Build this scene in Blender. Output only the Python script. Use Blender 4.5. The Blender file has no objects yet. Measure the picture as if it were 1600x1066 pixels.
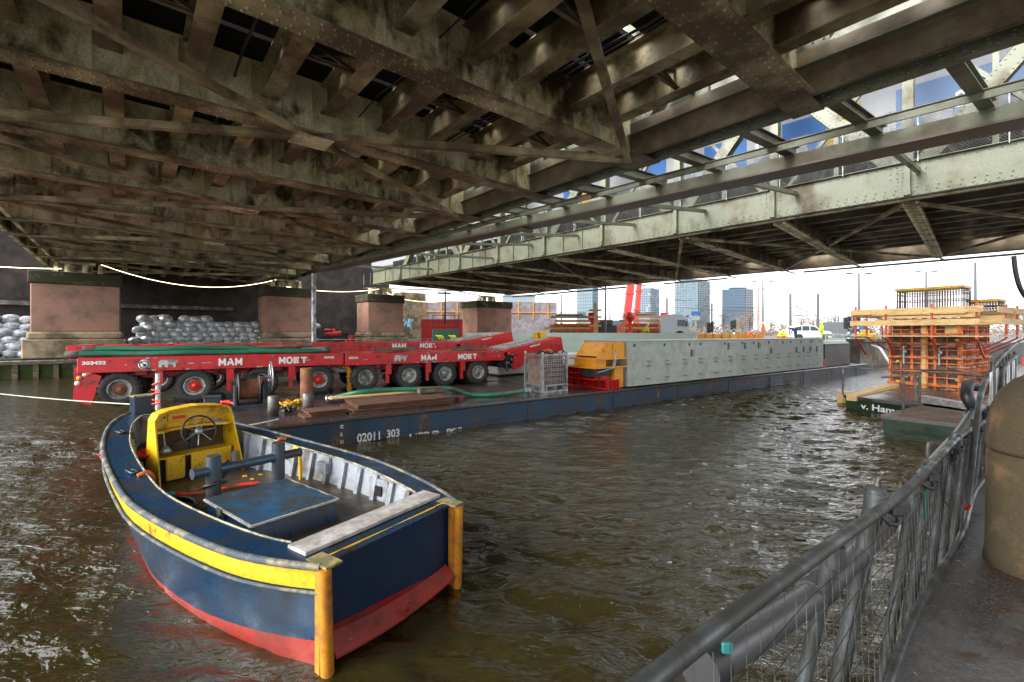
import bpy, math, random
from mathutils import Vector, Matrix
R = math.radians
random.seed(7)
S = bpy.context.scene
# ------------------------------------------------ camera
H = 2.75            # eye height above the water (water is z = 0)
HY = 522.0          # photo row of the horizon
FP = 711.0          # focal length in photo pixels
cd = bpy.data.cameras.new('camera'); cam = bpy.data.objects.new('camera', cd); S.collection.objects.link(cam)
cam.location = (0, 0, H); cam.rotation_euler = (R(90), 0, 0)
cd.sensor_width = 36; cd.lens = FP / 1600 * 36; cd.shift_y = (HY - 533) / 1600
cd.clip_start = 0.05; cd.clip_end = 5000
S.camera = cam
# ------------------------------------------------ world and sun
W = bpy.data.worlds.new('World'); S.world = W; W.use_nodes = True
nt = W.node_tree; nt.nodes.clear()
sky = nt.nodes.new('ShaderNodeTexSky'); sky.sky_type = 'NISHITA'; sky.sun_disc = False
SUN_EL, SUN_AZ = R(30), R(238)
sky.sun_elevation = SUN_EL; sky.sun_rotation = SUN_AZ; sky.air_density = 1.0; sky.dust_density = 6.0; sky.ozone_density = 1.0
hs = nt.nodes.new('ShaderNodeHueSaturation'); hs.inputs['Saturation'].default_value = 0.12; hs.inputs['Value'].default_value = 1.0
mixw = nt.nodes.new('ShaderNodeMix'); mixw.data_type = 'RGBA'; mixw.inputs[0].default_value = 0.55
mixw.inputs[7].default_value = (7.2, 7.35, 7.7, 1)       # even cloud cover
bg = nt.nodes.new('ShaderNodeBackground'); bg.inputs['Strength'].default_value = 0.14
wo = nt.nodes.new('ShaderNodeOutputWorld')
nt.links.new(sky.outputs[0], hs.inputs['Color']); nt.links.new(hs.outputs[0], mixw.inputs[6])
nt.links.new(mixw.outputs[2], bg.inputs['Color']); nt.links.new(bg.outputs[0], wo.inputs[0])
sl = bpy.data.lights.new('sun', 'SUN'); sl.energy = 0.9; sl.angle = R(25); sl.color = (1, 0.96, 0.9)
so = bpy.data.objects.new('sun', sl); S.collection.objects.link(so)
so.rotation_euler = (R(90) - SUN_EL, 0, math.pi - SUN_AZ)
S.view_settings.view_transform = 'Standard'; S.view_settings.look = 'None'; S.view_settings.gamma = 1
S.view_settings.exposure = 1.8
S.cycles.max_bounces = 8; S.cycles.diffuse_bounces = 5; S.cycles.glossy_bounces = 4; S.cycles.transparent_max_bounces = 8
S.cycles.use_denoising = True; S.cycles.caustics_reflective = True; S.cycles.blur_glossy = 0.5; S.cycles.sample_clamp_indirect = 6; S.cycles.caustics_refractive = False

# ------------------------------------------------ helpers
def V(*a): return Vector(a)
def P(px, py, z):
    "world point on the horizontal plane z seen at photo pixel px,py"
    Y = (H - z) * FP / (py - HY)
    return Vector(((px - 800) / FP * Y, Y, z))
def PD(px, py, Y): return Vector(((px - 800) / FP * Y, Y, H - (py - HY) / FP * Y))
def frame(o, x, z=(0, 0, 1)):
    "4x4 with local x along x, local z near z"
    x = Vector(x).normalized(); z = Vector(z); y = z.cross(x)
    if y.length < 1e-6: y = Vector((0, 1, 0)).cross(x)
    y.normalize(); z = x.cross(y)
    M = Matrix((x, y, z)).transposed().to_4x4(); M.translation = Vector(o); return M
I4 = Matrix.Identity(4)
class MB:
    def __init__(s): s.v = []; s.f = []; s.m = []; s.sm = []
    def add(s, vs, fs, mi=0, smooth=False, M=None):
        b = len(s.v)
        if M is not None: vs = [M @ Vector(q) for q in vs]
        s.v += [tuple(q) for q in vs]; s.f += [tuple(b + i for i in q) for q in fs]
        s.m += [mi] * len(fs); s.sm += [smooth] * len(fs); return s
    def grid(s, rows, mi=None, smooth=True, M=None):
        n = len(rows[0]); vs = [p for r in rows for p in r]; b = len(s.v); s.add(vs, [], 0, smooth, M)
        for i in range(len(rows) - 1):
            for j in range(n - 1):
                s.f.append((b + i * n + j, b + i * n + j + 1, b + (i + 1) * n + j + 1, b + (i + 1) * n + j)); s.m.append(mi[j] if mi else 0); s.sm.append(smooth)
        return s
    def box(s, c, d, M=None, mi=0, bev=0.0):
        x, y, z = d[0] / 2, d[1] / 2, d[2] / 2; cx, cy, cz = c
        if bev <= 0:
            vs = [(cx + i * x, cy + j * y, cz + k * z) for k in (-1, 1) for j in (-1, 1) for i in (-1, 1)]
            return s.add(vs, [(0, 2, 3, 1), (4, 5, 7, 6), (0, 1, 5, 4), (2, 6, 7, 3), (0, 4, 6, 2), (1, 3, 7, 5)], mi, False, M)
        b = min(bev, x * .9, y * .9, z * .9)
        ring = [(-x + b, -y), (x - b, -y), (x, -y + b), (x, y - b), (x - b, y), (-x + b, y), (-x, y - b), (-x, -y + b)]
        ins = [(-x + b, -y + b), (x - b, -y + b), (x - b, -y + b), (x - b, y - b), (x - b, y - b), (-x + b, y - b), (-x + b, y - b), (-x + b, -y + b)]
        vs = []
        for zz, rr in ((-z, ins), (-z + b, ring), (z - b, ring), (z, ins)):
            vs += [(cx + p[0], cy + p[1], cz + zz) for p in rr]
        fs = []
        for k in range(3):
            for i in range(8):
                j = (i + 1) % 8; fs.append((k * 8 + i, k * 8 + j, k * 8 + 8 + j, k * 8 + 8 + i))
        fs += [(0, 7, 5, 3)[::1], (24, 27, 29, 31)]
        fs[-2] = (0, 6, 4, 2); fs[-1] = (24, 26, 28, 30)
        return s.add(vs, fs, mi, False, M)
    def beam(s, a, b, w, h, up=(0, 0, 1), off=(0, 0), mi=0, bev=0.0):
        "box from a to b, w across, h along up; off shifts it (across, up)"
        a, b = Vector(a), Vector(b); L = (b - a).length
        if L < 1e-6: return s
        return s.box((L / 2, off[0], off[1]), (L, w, h), frame(a, b - a, up), mi, bev)
    def ibeam(s, a, b, w, h, tf=0.03, tw=0.02, up=(0, 0, 1), mi=0):
        s.beam(a, b, w, tf, up, (0, -h / 2 + tf / 2), mi); s.beam(a, b, w, tf, up, (0, h / 2 - tf / 2), mi)
        return s.beam(a, b, tw, h - 2 * tf, up, (0, 0), mi)
    def tube(s, pts, r, n=8, mi=0, caps=True, smooth=True, closed=False):
        pts = [Vector(p) for p in pts]; N = len(pts)
        rs = r if isinstance(r, (list, tuple)) else [r] * N
        vs = []; prev = None
        for i, p in enumerate(pts):
            if closed: d = pts[(i + 1) % N] - pts[i - 1]
            else: d = pts[min(i + 1, N - 1)] - pts[max(i - 1, 0)]
            if d.length < 1e-9: d = Vector((0, 0, 1))
            d.normalize()
            if prev is None: a = d.orthogonal().normalized()
            else:
                a = prev - d * prev.dot(d)
                if a.length < 1e-6: a = d.orthogonal()
                a.normalize()
            prev = a; b = d.cross(a)
            for k in range(n):
                t = 2 * math.pi * k / n; vs.append(p + (a * math.cos(t) + b * math.sin(t)) * rs[i])
        fs = []
        for i in range(N if closed else N - 1):
            j = (i + 1) % N
            for k in range(n):
                l = (k + 1) % n; fs.append((i * n + k, i * n + l, j * n + l, j * n + k))
        s.add(vs, fs, mi, smooth)
        if caps and not closed:
            s.add(vs[:n], [tuple(range(n - 1, -1, -1))], mi); s.add(vs[-n:], [tuple(range(n))], mi)
        return s
    def cyl(s, a, b, r, n=12, mi=0, r2=None, smooth=True): return s.tube([a, b], [r, r if r2 is None else r2], n, mi, True, smooth)
    def lathe(s, prof, M=None, n=24, mi=0, smooth=True, cap=False):
        "prof = [(radius, height)] turned round local z"
        vs = []; fs = []
        for (r, z) in prof:
            for k in range(n):
                t = 2 * math.pi * k / n; vs.append((r * math.cos(t), r * math.sin(t), z))
        for i in range(len(prof) - 1):
            for k in range(n):
                l = (k + 1) % n; fs.append((i * n + k, i * n + l, (i + 1) * n + l, (i + 1) * n + k))
        if cap:
            fs.append(tuple(range(n - 1, -1, -1))); fs.append(tuple((len(prof) - 1) * n + k for k in range(n)))
        return s.add(vs, fs, mi, smooth, M)
    def prism(s, poly, t, M=None, mi=0):
        "poly in local x,z; thickness t centred on local y"
        n = len(poly); vs = [(p[0], -t / 2, p[1]) for p in poly] + [(p[0], t / 2, p[1]) for p in poly]
        fs = [tuple(range(n)), tuple(range(2 * n - 1, n - 1, -1))]
        for i in range(n): j = (i + 1) % n; fs.append((i, i + n, j + n, j))
        return s.add(vs, fs, mi, False, M)
    def quad(s, a, b, c, d, mi=0): return s.add([a, b, c, d], [(0, 1, 2, 3)], mi)
    def rivets(s, pts, nrm, r=0.02, h=0.014, mi=0, n=6):
        nrm = Vector(nrm).normalized(); a = nrm.orthogonal().normalized(); b = nrm.cross(a)
        cs = [(math.cos(2 * math.pi * k / n), math.sin(2 * math.pi * k / n)) for k in range(n)]
        for p in pts:
            p = Vector(p)
            vs = [p + (a * c + b * q) * r for c, q in cs] + [p + (a * c + b * q) * r * .65 + nrm * h * .8 for c, q in cs] + [p + nrm * h]
            fs = [(k, (k + 1) % n, n + (k + 1) % n, n + k) for k in range(n)] + [(n + k, n + (k + 1) % n, 2 * n) for k in range(n)]
            s.add(vs, fs, mi, True)
        return s
def recalc(me):
    import bmesh
    bm = bmesh.new(); bm.from_mesh(me); bmesh.ops.recalc_face_normals(bm, faces=bm.faces); bm.to_mesh(me); bm.free()
def obj(name, mb, mats, parent=None, world=True, fix=True):
    me = bpy.data.meshes.new(name)
    o = bpy.data.objects.new(name, me); S.collection.objects.link(o)
    vs = mb.v
    if parent is not None and world:
        base = Vector((0, 0, 0)); q = parent
        while q is not None: base += Vector(q.location); q = q.parent
        vs = [(a[0] - base.x, a[1] - base.y, a[2] - base.z) for a in vs]
    me.from_pydata(vs, [], mb.f)
    for m in (mats if isinstance(mats, (list, tuple)) else [mats]): me.materials.append(m)
    me.polygons.foreach_set('material_index', mb.m); me.polygons.foreach_set('use_smooth', mb.sm)
    me.update()
    if fix: recalc(me)
    o.parent = parent
    return o
def tag(o, label=None, cat=None, group=None, kind=None):
    if label: o['label'] = label
    if cat: o['category'] = cat
    if group: o['group'] = group
    if kind: o['kind'] = kind
    return o
def thing(name, label, cat, loc=(0, 0, 0), group=None, rz=0):
    o = bpy.data.objects.new(name, None); S.collection.objects.link(o); o.location = loc; o.rotation_euler = (0, 0, rz)
    o.empty_display_size = 0.2
    return tag(o, label, cat, group)
def solo(name, mb, mats, label, cat, group=None):
    "a thing that is one mesh; its origin is put at its base"
    n = len(mb.v); cx = sum(v[0] for v in mb.v) / n; cy = sum(v[1] for v in mb.v) / n; cz = min(v[2] for v in mb.v)
    mb.v = [(v[0] - cx, v[1] - cy, v[2] - cz) for v in mb.v]
    o = obj(name, mb, mats); o.location = (cx, cy, cz); return tag(o, label, cat, group)
def dup(root, loc=None, rz=None, label=None, group=None):
    def cp(o, par):
        c = o.copy(); S.collection.objects.link(c); c.parent = par
        for ch in list(o.children): cp(ch, c)
        return c
    r = cp(root, None)
    if loc is not None: r.location = loc
    if rz is not None: r.rotation_euler = (0, 0, rz)
    if label: r['label'] = label
    if group: r['group'] = group
    return r
def text(s, size, M, ext=0.004, bold=0.0, sx=1.0, align='LEFT'):
    c = bpy.data.curves.new('t', 'FONT'); c.body = s; c.size = size; c.extrude = ext; c.offset = bold; c.align_x = align
    c.resolution_u = 3
    o = bpy.data.objects.new('t', c); S.collection.objects.link(o)
    dg = bpy.context.evaluated_depsgraph_get(); me = bpy.data.meshes.new_from_object(o.evaluated_get(dg))
    mb = MB(); T = M @ Matrix.Diagonal((sx, 1, 1, 1))
    mb.add([v.co[:] for v in me.vertices], [tuple(p.vertices) for p in me.polygons], 0, False, T)
    bpy.data.objects.remove(o); bpy.data.curves.remove(c); bpy.data.meshes.remove(me)
    return mb

def explode(o, cap=100):
    "one object per loose piece of o, same name, same parent"
    me = o.data; n = len(me.vertices); p = list(range(n))
    def f(i):
        while p[i] != i: p[i] = p[p[i]]; i = p[i]
        return i
    for q in me.polygons:
        a = f(q.vertices[0])
        for v in q.vertices[1:]: p[f(v)] = a
    gr = {}
    for q in me.polygons: gr.setdefault(f(q.vertices[0]), []).append(q)
    if not 1 < len(gr) <= cap: return o
    co = [v.co[:] for v in me.vertices]; out = []
    for k in gr:
        mb = MB(); ids = {}
        for q in gr[k]:
            for v in q.vertices:
                if v not in ids: ids[v] = len(mb.v); mb.v.append(co[v])
            mb.f.append(tuple(ids[v] for v in q.vertices)); mb.m.append(q.material_index); mb.sm.append(q.use_smooth)
        c = obj(o.name.split('.')[0], mb, list(me.materials), o.parent, False, False); c.matrix_local = o.matrix_local.copy(); out.append(c)
    bpy.data.objects.remove(o); return out
# ------------------------------------------------ materials
class NB:
    def __init__(s, name):
        m = bpy.data.materials.new(name); m.use_nodes = True; s.m = m; s.t = m.node_tree; s.n = s.t.nodes; s.l = s.t.links
        s.p = s.n['Principled BSDF']; s.tc = s.n.new('ShaderNodeTexCoord'); s.co = s.tc.outputs['Object']
    def map(s, scale=(1, 1, 1), src=None):
        a = s.n.new('ShaderNodeMapping'); a.inputs['Scale'].default_value = scale; s.l.new(src or s.co, a.inputs[0]); return a.outputs[0]
    def noise(s, sc, det=4, rough=.55, src=None, dist=0):
        a = s.n.new('ShaderNodeTexNoise'); a.inputs['Scale'].default_value = sc; a.inputs['Detail'].default_value = det
        a.inputs['Roughness'].default_value = rough; a.inputs['Distortion'].default_value = dist
        s.l.new(src or s.co, a.inputs['Vector']); return a.outputs['Fac']
    def ramp(s, fac, stops):
        a = s.n.new('ShaderNodeValToRGB'); e = a.color_ramp.elements
        while len(e) < len(stops): e.new(.5)
        for i, (p, c) in enumerate(stops):
            e[i].position = p; e[i].color = (c, c, c, 1) if isinstance(c, (int, float)) else (*c, 1)
        s.l.new(fac, a.inputs[0]); return a.outputs[0]
    def mix(s, fac, a, b, mode='MIX'):
        x = s.n.new('ShaderNodeMix'); x.data_type = 'RGBA'; x.blend_type = mode
        for i, q in ((0, fac), (6, a), (7, b)):
            if isinstance(q, (int, float)): x.inputs[i].default_value = q if i == 0 else (q, q, q, 1)
            elif isinstance(q, tuple): x.inputs[i].default_value = (*q, 1)
            else: s.l.new(q, x.inputs[i])
        return x.outputs[2]
    def math(s, op, a, b=0.0):
        x = s.n.new('ShaderNodeMath'); x.operation = op
        for i, q in ((0, a), (1, b)):
            if isinstance(q, (int, float)): x.inputs[i].default_value = q
            else: s.l.new(q, x.inputs[i])
        return x.outputs[0]
    def out(s, col=None, rough=None, bump=None, bd=.02, bs=.5, metal=None, spec=None):
        for k, q in (('Base Color', col), ('Roughness', rough), ('Metallic', metal), ('Specular IOR Level', spec)):
            if q is None: continue
            if isinstance(q, (int, float)): s.p.inputs[k].default_value = q
            elif isinstance(q, tuple): s.p.inputs[k].default_value = (*q, 1)
            else: s.l.new(q, s.p.inputs[k])
        if bump is not None:
            b = s.n.new('ShaderNodeBump'); b.inputs['Distance'].default_value = bd; b.inputs['Strength'].default_value = bs
            s.l.new(bump, b.inputs['Height']); s.l.new(b.outputs[0], s.p.inputs['Normal'])
        return s.m
def worn(name, c, dirt=(.07, .05, .035), amt=.5, sc=2.0, rough=.5, fine=25, metal=0.0, bump=.3, c2=None, stretch=(1, 1, 1), spec=None, edge=.08, chips=None):
    "paint with patches of dirt or rust; amt is the share of dirt"
    b = NB(name); co = b.map(stretch)
    n1 = b.noise(sc, 6, .62, co); n2 = b.noise(fine, 5, .6)
    base = c if c2 is None else b.mix(b.ramp(b.noise(sc * .4, 3), [(.4, 0.0), (.62, 1.0)]), c, c2)
    f = b.math('ADD', b.math('MULTIPLY', n1, .8), b.math('MULTIPLY', n2, .2))
    mask = b.ramp(f, [(max(0, 1 - amt - .42 + .3 - edge), 0.0), (min(1, 1 - amt - .42 + .3 + edge), 1.0)])
    col = b.mix(mask, base, dirt)
    if chips:
        n4 = b.noise(chips[1], 8, .75, b.map((1, 1, .45)), .4); col = b.mix(b.ramp(n4, [(chips[2], 0.0), (chips[2] + .025, 1.0)]), col, chips[0])
    v = b.ramp(n2, [(.3, .75), (.7, 1.15)])
    col = b.mix(1.0, col, v, 'MULTIPLY')
    rr = b.ramp(mask, [(0, rough), (1, min(1, rough + .25))])
    return b.out(col, rr, n2, .004, bump, metal, spec)
def plain(name, c, rough=.5, metal=0.0, var=.12, sc=8, bump=0.0):
    b = NB(name); n = b.noise(sc, 5); col = b.mix(1.0, c, b.ramp(n, [(.25, 1 - var), (.75, 1 + var)]), 'MULTIPLY')
    return b.out(col, rough, n if bump else None, .01, bump, metal)
def glow(name, c, e):
    b = NB(name); b.p.inputs['Emission Color'].default_value = (*c, 1); b.p.inputs['Emission Strength'].default_value = e
    return b.out(c, .5)
def brickmat(name, ux, uy, c1, c2, mort, grime, ga=.45, sc=1.0):
    b = NB(name)
    g = b.n.new('ShaderNodeNewGeometry'); d = b.n.new('ShaderNodeVectorMath'); d.operation = 'DOT_PRODUCT'
    b.l.new(g.outputs['Position'], d.inputs[0]); d.inputs[1].default_value = (ux, uy, 0)
    sp = b.n.new('ShaderNodeSeparateXYZ'); b.l.new(g.outputs['Position'], sp.inputs[0])
    cb = b.n.new('ShaderNodeCombineXYZ'); b.l.new(d.outputs['Value'], cb.inputs[0]); b.l.new(sp.outputs[2], cb.inputs[1])
    br = b.n.new('ShaderNodeTexBrick'); b.l.new(cb.outputs[0], br.inputs[0])
    br.inputs['Color1'].default_value = (*c1, 1); br.inputs['Color2'].default_value = (*c2, 1); br.inputs['Mortar'].default_value = (*mort, 1)
    br.inputs['Scale'].default_value = 1; br.inputs['Brick Width'].default_value = .22 * sc; br.inputs['Row Height'].default_value = .07 * sc
    br.inputs['Mortar Size'].default_value = .008 * sc
    n1 = b.noise(.8, 6, .65); n2 = b.noise(30, 4)
    col = b.mix(b.ramp(n1, [(1 - ga - .12, 0.0), (1 - ga + .1, 1.0)]), br.outputs[0], grime)
    col = b.mix(1.0, col, b.ramp(n2, [(.2, .7), (.8, 1.25)]), 'MULTIPLY')
    hgt = b.math('ADD', b.math('MULTIPLY', n2, .4), b.math('SUBTRACT', 1.0, br.outputs['Fac']))
    return b.out(col, .85, hgt, .008, .6)

M = {}
def underpaint(name, cream, olive, dark, g=1.0):
    b = NB(name); n1 = b.noise(.55, 6, .62); n2 = b.noise(1.9, 6, .68, b.map((1, 1, .5)), .5); n3 = b.noise(22, 5, .6)
    c = b.mix(b.ramp(n2, [(.40, 0.0), (.60, 1.0)]), cream, olive)
    c = b.mix(b.ramp(b.math('ADD', b.math('MULTIPLY', n1, .7), b.math('MULTIPLY', n2, .3)), [(.50, 0.0), (.60, 1.0)]), c, dark)
    c = b.mix(b.ramp(b.noise(7, 7, .7, b.map((1, 1, .35))), [(.60, 0.0), (.72, .6)]), c, (.20, .085, .03))
    c = b.mix(1.0, c, b.ramp(n3, [(.3, .7), (.7, 1.2)]), 'MULTIPLY')
    return b.out(c, b.ramp(n2, [(.3, .3), (.7, .55)]), b.math('ADD', n3, n2), .006, .6)
M['under'] = underpaint('bridge_underside_paint', (.90, .84, .57), (.60, .51, .25), (.095, .057, .025))
M['flange'] = worn('brown_olive_flange_paint', (.66, .57, .33), (.13, .087, .04), .42, .8, .36, 16, bump=.6, c2=(.41, .33, .155), edge=.10, chips=((.17, .09, .04), 3.5, .62))
M['chord'] = worn('bridge_chord_paint', (.33, .26, .15), (.09, .06, .032), .42, .9, .4, 18, bump=.5, c2=(.19, .165, .10), edge=.12)
M['green'] = worn('pale_green_bridge_paint', (.185, .195, .13), (.09, .065, .035), .32, .7, .42, 20, bump=.35, c2=(.145, .16, .105), edge=.07)
M['brownflange'] = worn('brown_flange_paint', (.13, .09, .06), (.2, .19, .13), .25, 1.3, .45, 20)
M['darktimber'] = worn('dark_sleeper_timber', (.035, .026, .018), (.012, .01, .008), .5, 2, .85, 20)
M['rivet'] = worn('riveted_steel', (.32, .33, .24), (.08, .06, .04), .35, 5, .35, 40)
M['wetsteel'] = worn('wet_grey_steel', (.27, .28, .26), (.07, .055, .04), .45, 1.6, .22, 20, bump=.5)
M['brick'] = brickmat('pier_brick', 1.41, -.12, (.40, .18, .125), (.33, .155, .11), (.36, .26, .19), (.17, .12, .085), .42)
M['stone'] = worn('stained_sandstone', (.40, .30, .19), (.13, .11, .06), .38, .9, .8, 25, bump=.5)
M['stonedark'] = worn('mossy_capstone', (.27, .25, .15), (.045, .043, .02), .5, 1.0, .85, 25, bump=.5)
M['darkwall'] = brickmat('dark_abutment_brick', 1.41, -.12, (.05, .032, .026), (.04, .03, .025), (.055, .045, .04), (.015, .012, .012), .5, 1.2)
def wetconcrete():
    b = NB('wet_concrete'); n1 = b.noise(1.3, 7, .65); n2 = b.noise(38, 6, .7); n3 = b.noise(3.5, 6, .6, None, .6)
    c = b.mix(b.ramp(n1, [(.42, 0.0), (.58, 1.0)]), (.085, .083, .082), (.035, .032, .029))
    c = b.mix(b.ramp(n3, [(.55, 0.0), (.63, .85)]), c, (.05, .030, .018))
    c = b.mix(b.ramp(b.noise(90, 2), [(.62, 0.0), (.68, 1.0)]), c, (.18, .175, .165))
    c = b.mix(1.0, c, b.ramp(n2, [(.3, .55), (.7, 1.35)]), 'MULTIPLY')
    return b.out(c, b.ramp(n1, [(.42, .5), (.56, .07)]), b.math('ADD', b.math('MULTIPLY', n2, .5), n3), .02, .55)
M['concrete'] = wetconcrete()
M['galv'] = worn('galvanised_steel', (.42, .44, .45), (.18, .18, .17), .35, 4, .35, 40, metal=.7)
M['tubegrey'] = worn('grey_scaffold_tube', (.10, .112, .118), (.045, .045, .04), .42, 5, .3, 40, metal=.5, chips=((.16, .07, .035), 18, .66))
M['black'] = plain('black_rubber', (.018, .018, .019), .45, 0, .3)
M['red'] = worn('trailer_red_paint', (.56, .008, .012), (.15, .045, .03), .31, 3.5, .38, 30, bump=.2, edge=.04, chips=((.30, .26, .22), 9, .69))
M['reddark'] = worn('dark_red_paint', (.30, .008, .012), (.06, .02, .02), .3, 3.0, .4, 30)
M['white'] = plain('white_paint', (.75, .75, .73), .5)
M['whitedirty'] = worn('dirty_white_paint', (.62, .62, .60), (.25, .22, .18), .3, 4, .5)
M['greyrim'] = worn('grey_wheel_rim', (.42, .42, .40), (.12, .09, .07), .35, 5, .5)
M['tyre'] = worn('tyre_rubber', (.028, .029, .031), (.075, .066, .052), .3, 4, .8, 30)
M['hose'] = worn('green_hose', (.012, .15, .085), (.05, .07, .045), .3, 3, .4, 30)
M['blackmetal'] = plain('black_machine_parts', (.02, .02, .022), .45, .2, .4)
M['orange'] = worn('orange_yellow_paint', (.72, .30, .012), (.22, .09, .03), .25, 3, .42, 30)
M['postorange'] = worn('worn_orange_post', (.56, .215, .012), (.16, .07, .03), .3, 4, .45, 30, chips=((.05, .04, .04), 10, .62))
M['orangered'] = worn('formwork_orange', (.85, .22, .04), (.33, .08, .035), .35, 3, .5, 30)
M['signalred'] = plain('signal_red', (.72, .03, .02), .45)
M['yellow'] = worn('boat_yellow_paint', (.70, .42, .008), (.17, .09, .01), .27, 5, .4, 30, edge=.05, chips=((.10, .06, .03), 14, .645))
M['rust'] = worn('rusty_steel_plate', (.26, .10, .035), (.10, .045, .025), .5, 2.5, .75, 30, bump=.5)
M['rustpipe'] = worn('rusty_pipe', (.34, .13, .06), (.16, .07, .04), .4, 3, .7, 30)
M['timber'] = worn('weathered_timber', (.28, .22, .15), (.10, .075, .05), .45, 3, .8, 30, stretch=(1, 1, 5), bump=.5)
M['newwood'] = worn('new_pine_timber', (.68, .46, .20), (.42, .27, .11), .3, 2, .65, 25, stretch=(1, 1, 4))
M['ply'] = worn('brown_formwork_plywood', (.10, .062, .045), (.20, .15, .11), .35, 2, .6, 20)
M['navy'] = worn('boat_navy_paint', (.005, .026, .068), (.012, .018, .026), .36, 2.2, .25, 30, bump=.4, c2=(.007, .036, .080), stretch=(1, 1, .4), chips=((.22, .24, .25), 9, .67))
M['bargenavy'] = worn('barge_blue_paint', (.007, .026, .055), (.045, .03, .02), .34, 1.1, .35, 20, bump=.4, c2=(.012, .042, .08), stretch=(1, 1, .35), chips=((.17, .085, .045), 2.2, .60))
M['deckwet'] = worn('wet_barge_deck', (.035, .05, .06), (.06, .035, .025), .4, .8, .10, 15, bump=.5)
M['boatgrey'] = worn('boat_inside_grey', (.27, .30, .34), (.08, .06, .04), .33, 2.5, .45, 30)
M['boatfloor'] = worn('wet_brown_boat_floor', (.11, .08, .045), (.05, .04, .028), .45, 2.5, .22, 25, bump=.5)
M['antifoul'] = worn('red_antifouling', (.36, .034, .022), (.18, .035, .025), .33, 3, .5, 30, bump=.4, chips=((.30, .22, .18), 9, .65))
M['steelblue'] = worn('blue_grey_worn_steel', (.045, .085, .125), (.06, .05, .045), .4, 4, .3, 30, metal=.3)
M['plank'] = worn('light_grey_plank', (.46, .44, .42), (.26, .24, .22), .4, 6, .7, 60)
M['mint'] = worn('pale_green_grey_girder_paint', (.33, .36, .32), (.29, .32, .28), .3, .35, .45, 3, bump=.03)
M['mintlight'] = plain('pale_mint_panel', (.42, .52, .45), .5, 0, .05, 1)
M['silver'] = worn('silver_foil_bag', (.66, .69, .72), (.25, .27, .29), .34, 3, .38, 8, metal=.3, bump=.8)
M['silverwhite'] = worn('white_plastic_bag', (.62, .66, .70), (.25, .28, .31), .4, 3, .35, 8, bump=.8)
M['strap'] = plain('red_webbing', (.62, .035, .03), .6, 0, .3)
M['rope'] = plain('pale_rope', (.45, .42, .36), .8, 0, .2, 60)
M['glass'] = plain('dark_glass', (.03, .05, .06), .08)
M['led'] = glow('lit_light_tube', (1.0, .88, .50), 1.6)
# ------------------------------------------------ water, ground, banks
def water_mat():
    b = NB('canal_water')
    g = b.n.new('ShaderNodeNewGeometry'); mp = b.n.new('ShaderNodeMapping'); mp.inputs['Rotation'].default_value = (0, 0, R(28)); mp.inputs['Scale'].default_value = (1, 2.1, 1)
    b.l.new(g.outputs['Position'], mp.inputs[0]); co = mp.outputs[0]
    n1 = b.noise(3.2, 2, .45, co, .9); n2 = b.noise(8, 3, .5, co, 1.2); n3 = b.noise(.22, 2, .5, co)
    h = b.math('ADD', b.math('MULTIPLY', n1, 1.0), b.math('MULTIPLY', n2, .30))
    h = b.math('MULTIPLY', h, b.ramp(n3, [(.3, .55), (.7, 1.15)]))
    col = b.mix(b.ramp(b.noise(.5, 3), [(.35, 0.0), (.65, 1.0)]), (.019, .0155, .0042), (.026, .021, .006))
    b.p.inputs['IOR'].default_value = 1.5
    return b.out(col, .02, h, .045, 1.0, None, .85)
M['water'] = water_mat()
uA = Vector((.765, .644, 0)); vA = Vector((-.644, .765, 0))
import numpy as np
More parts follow.
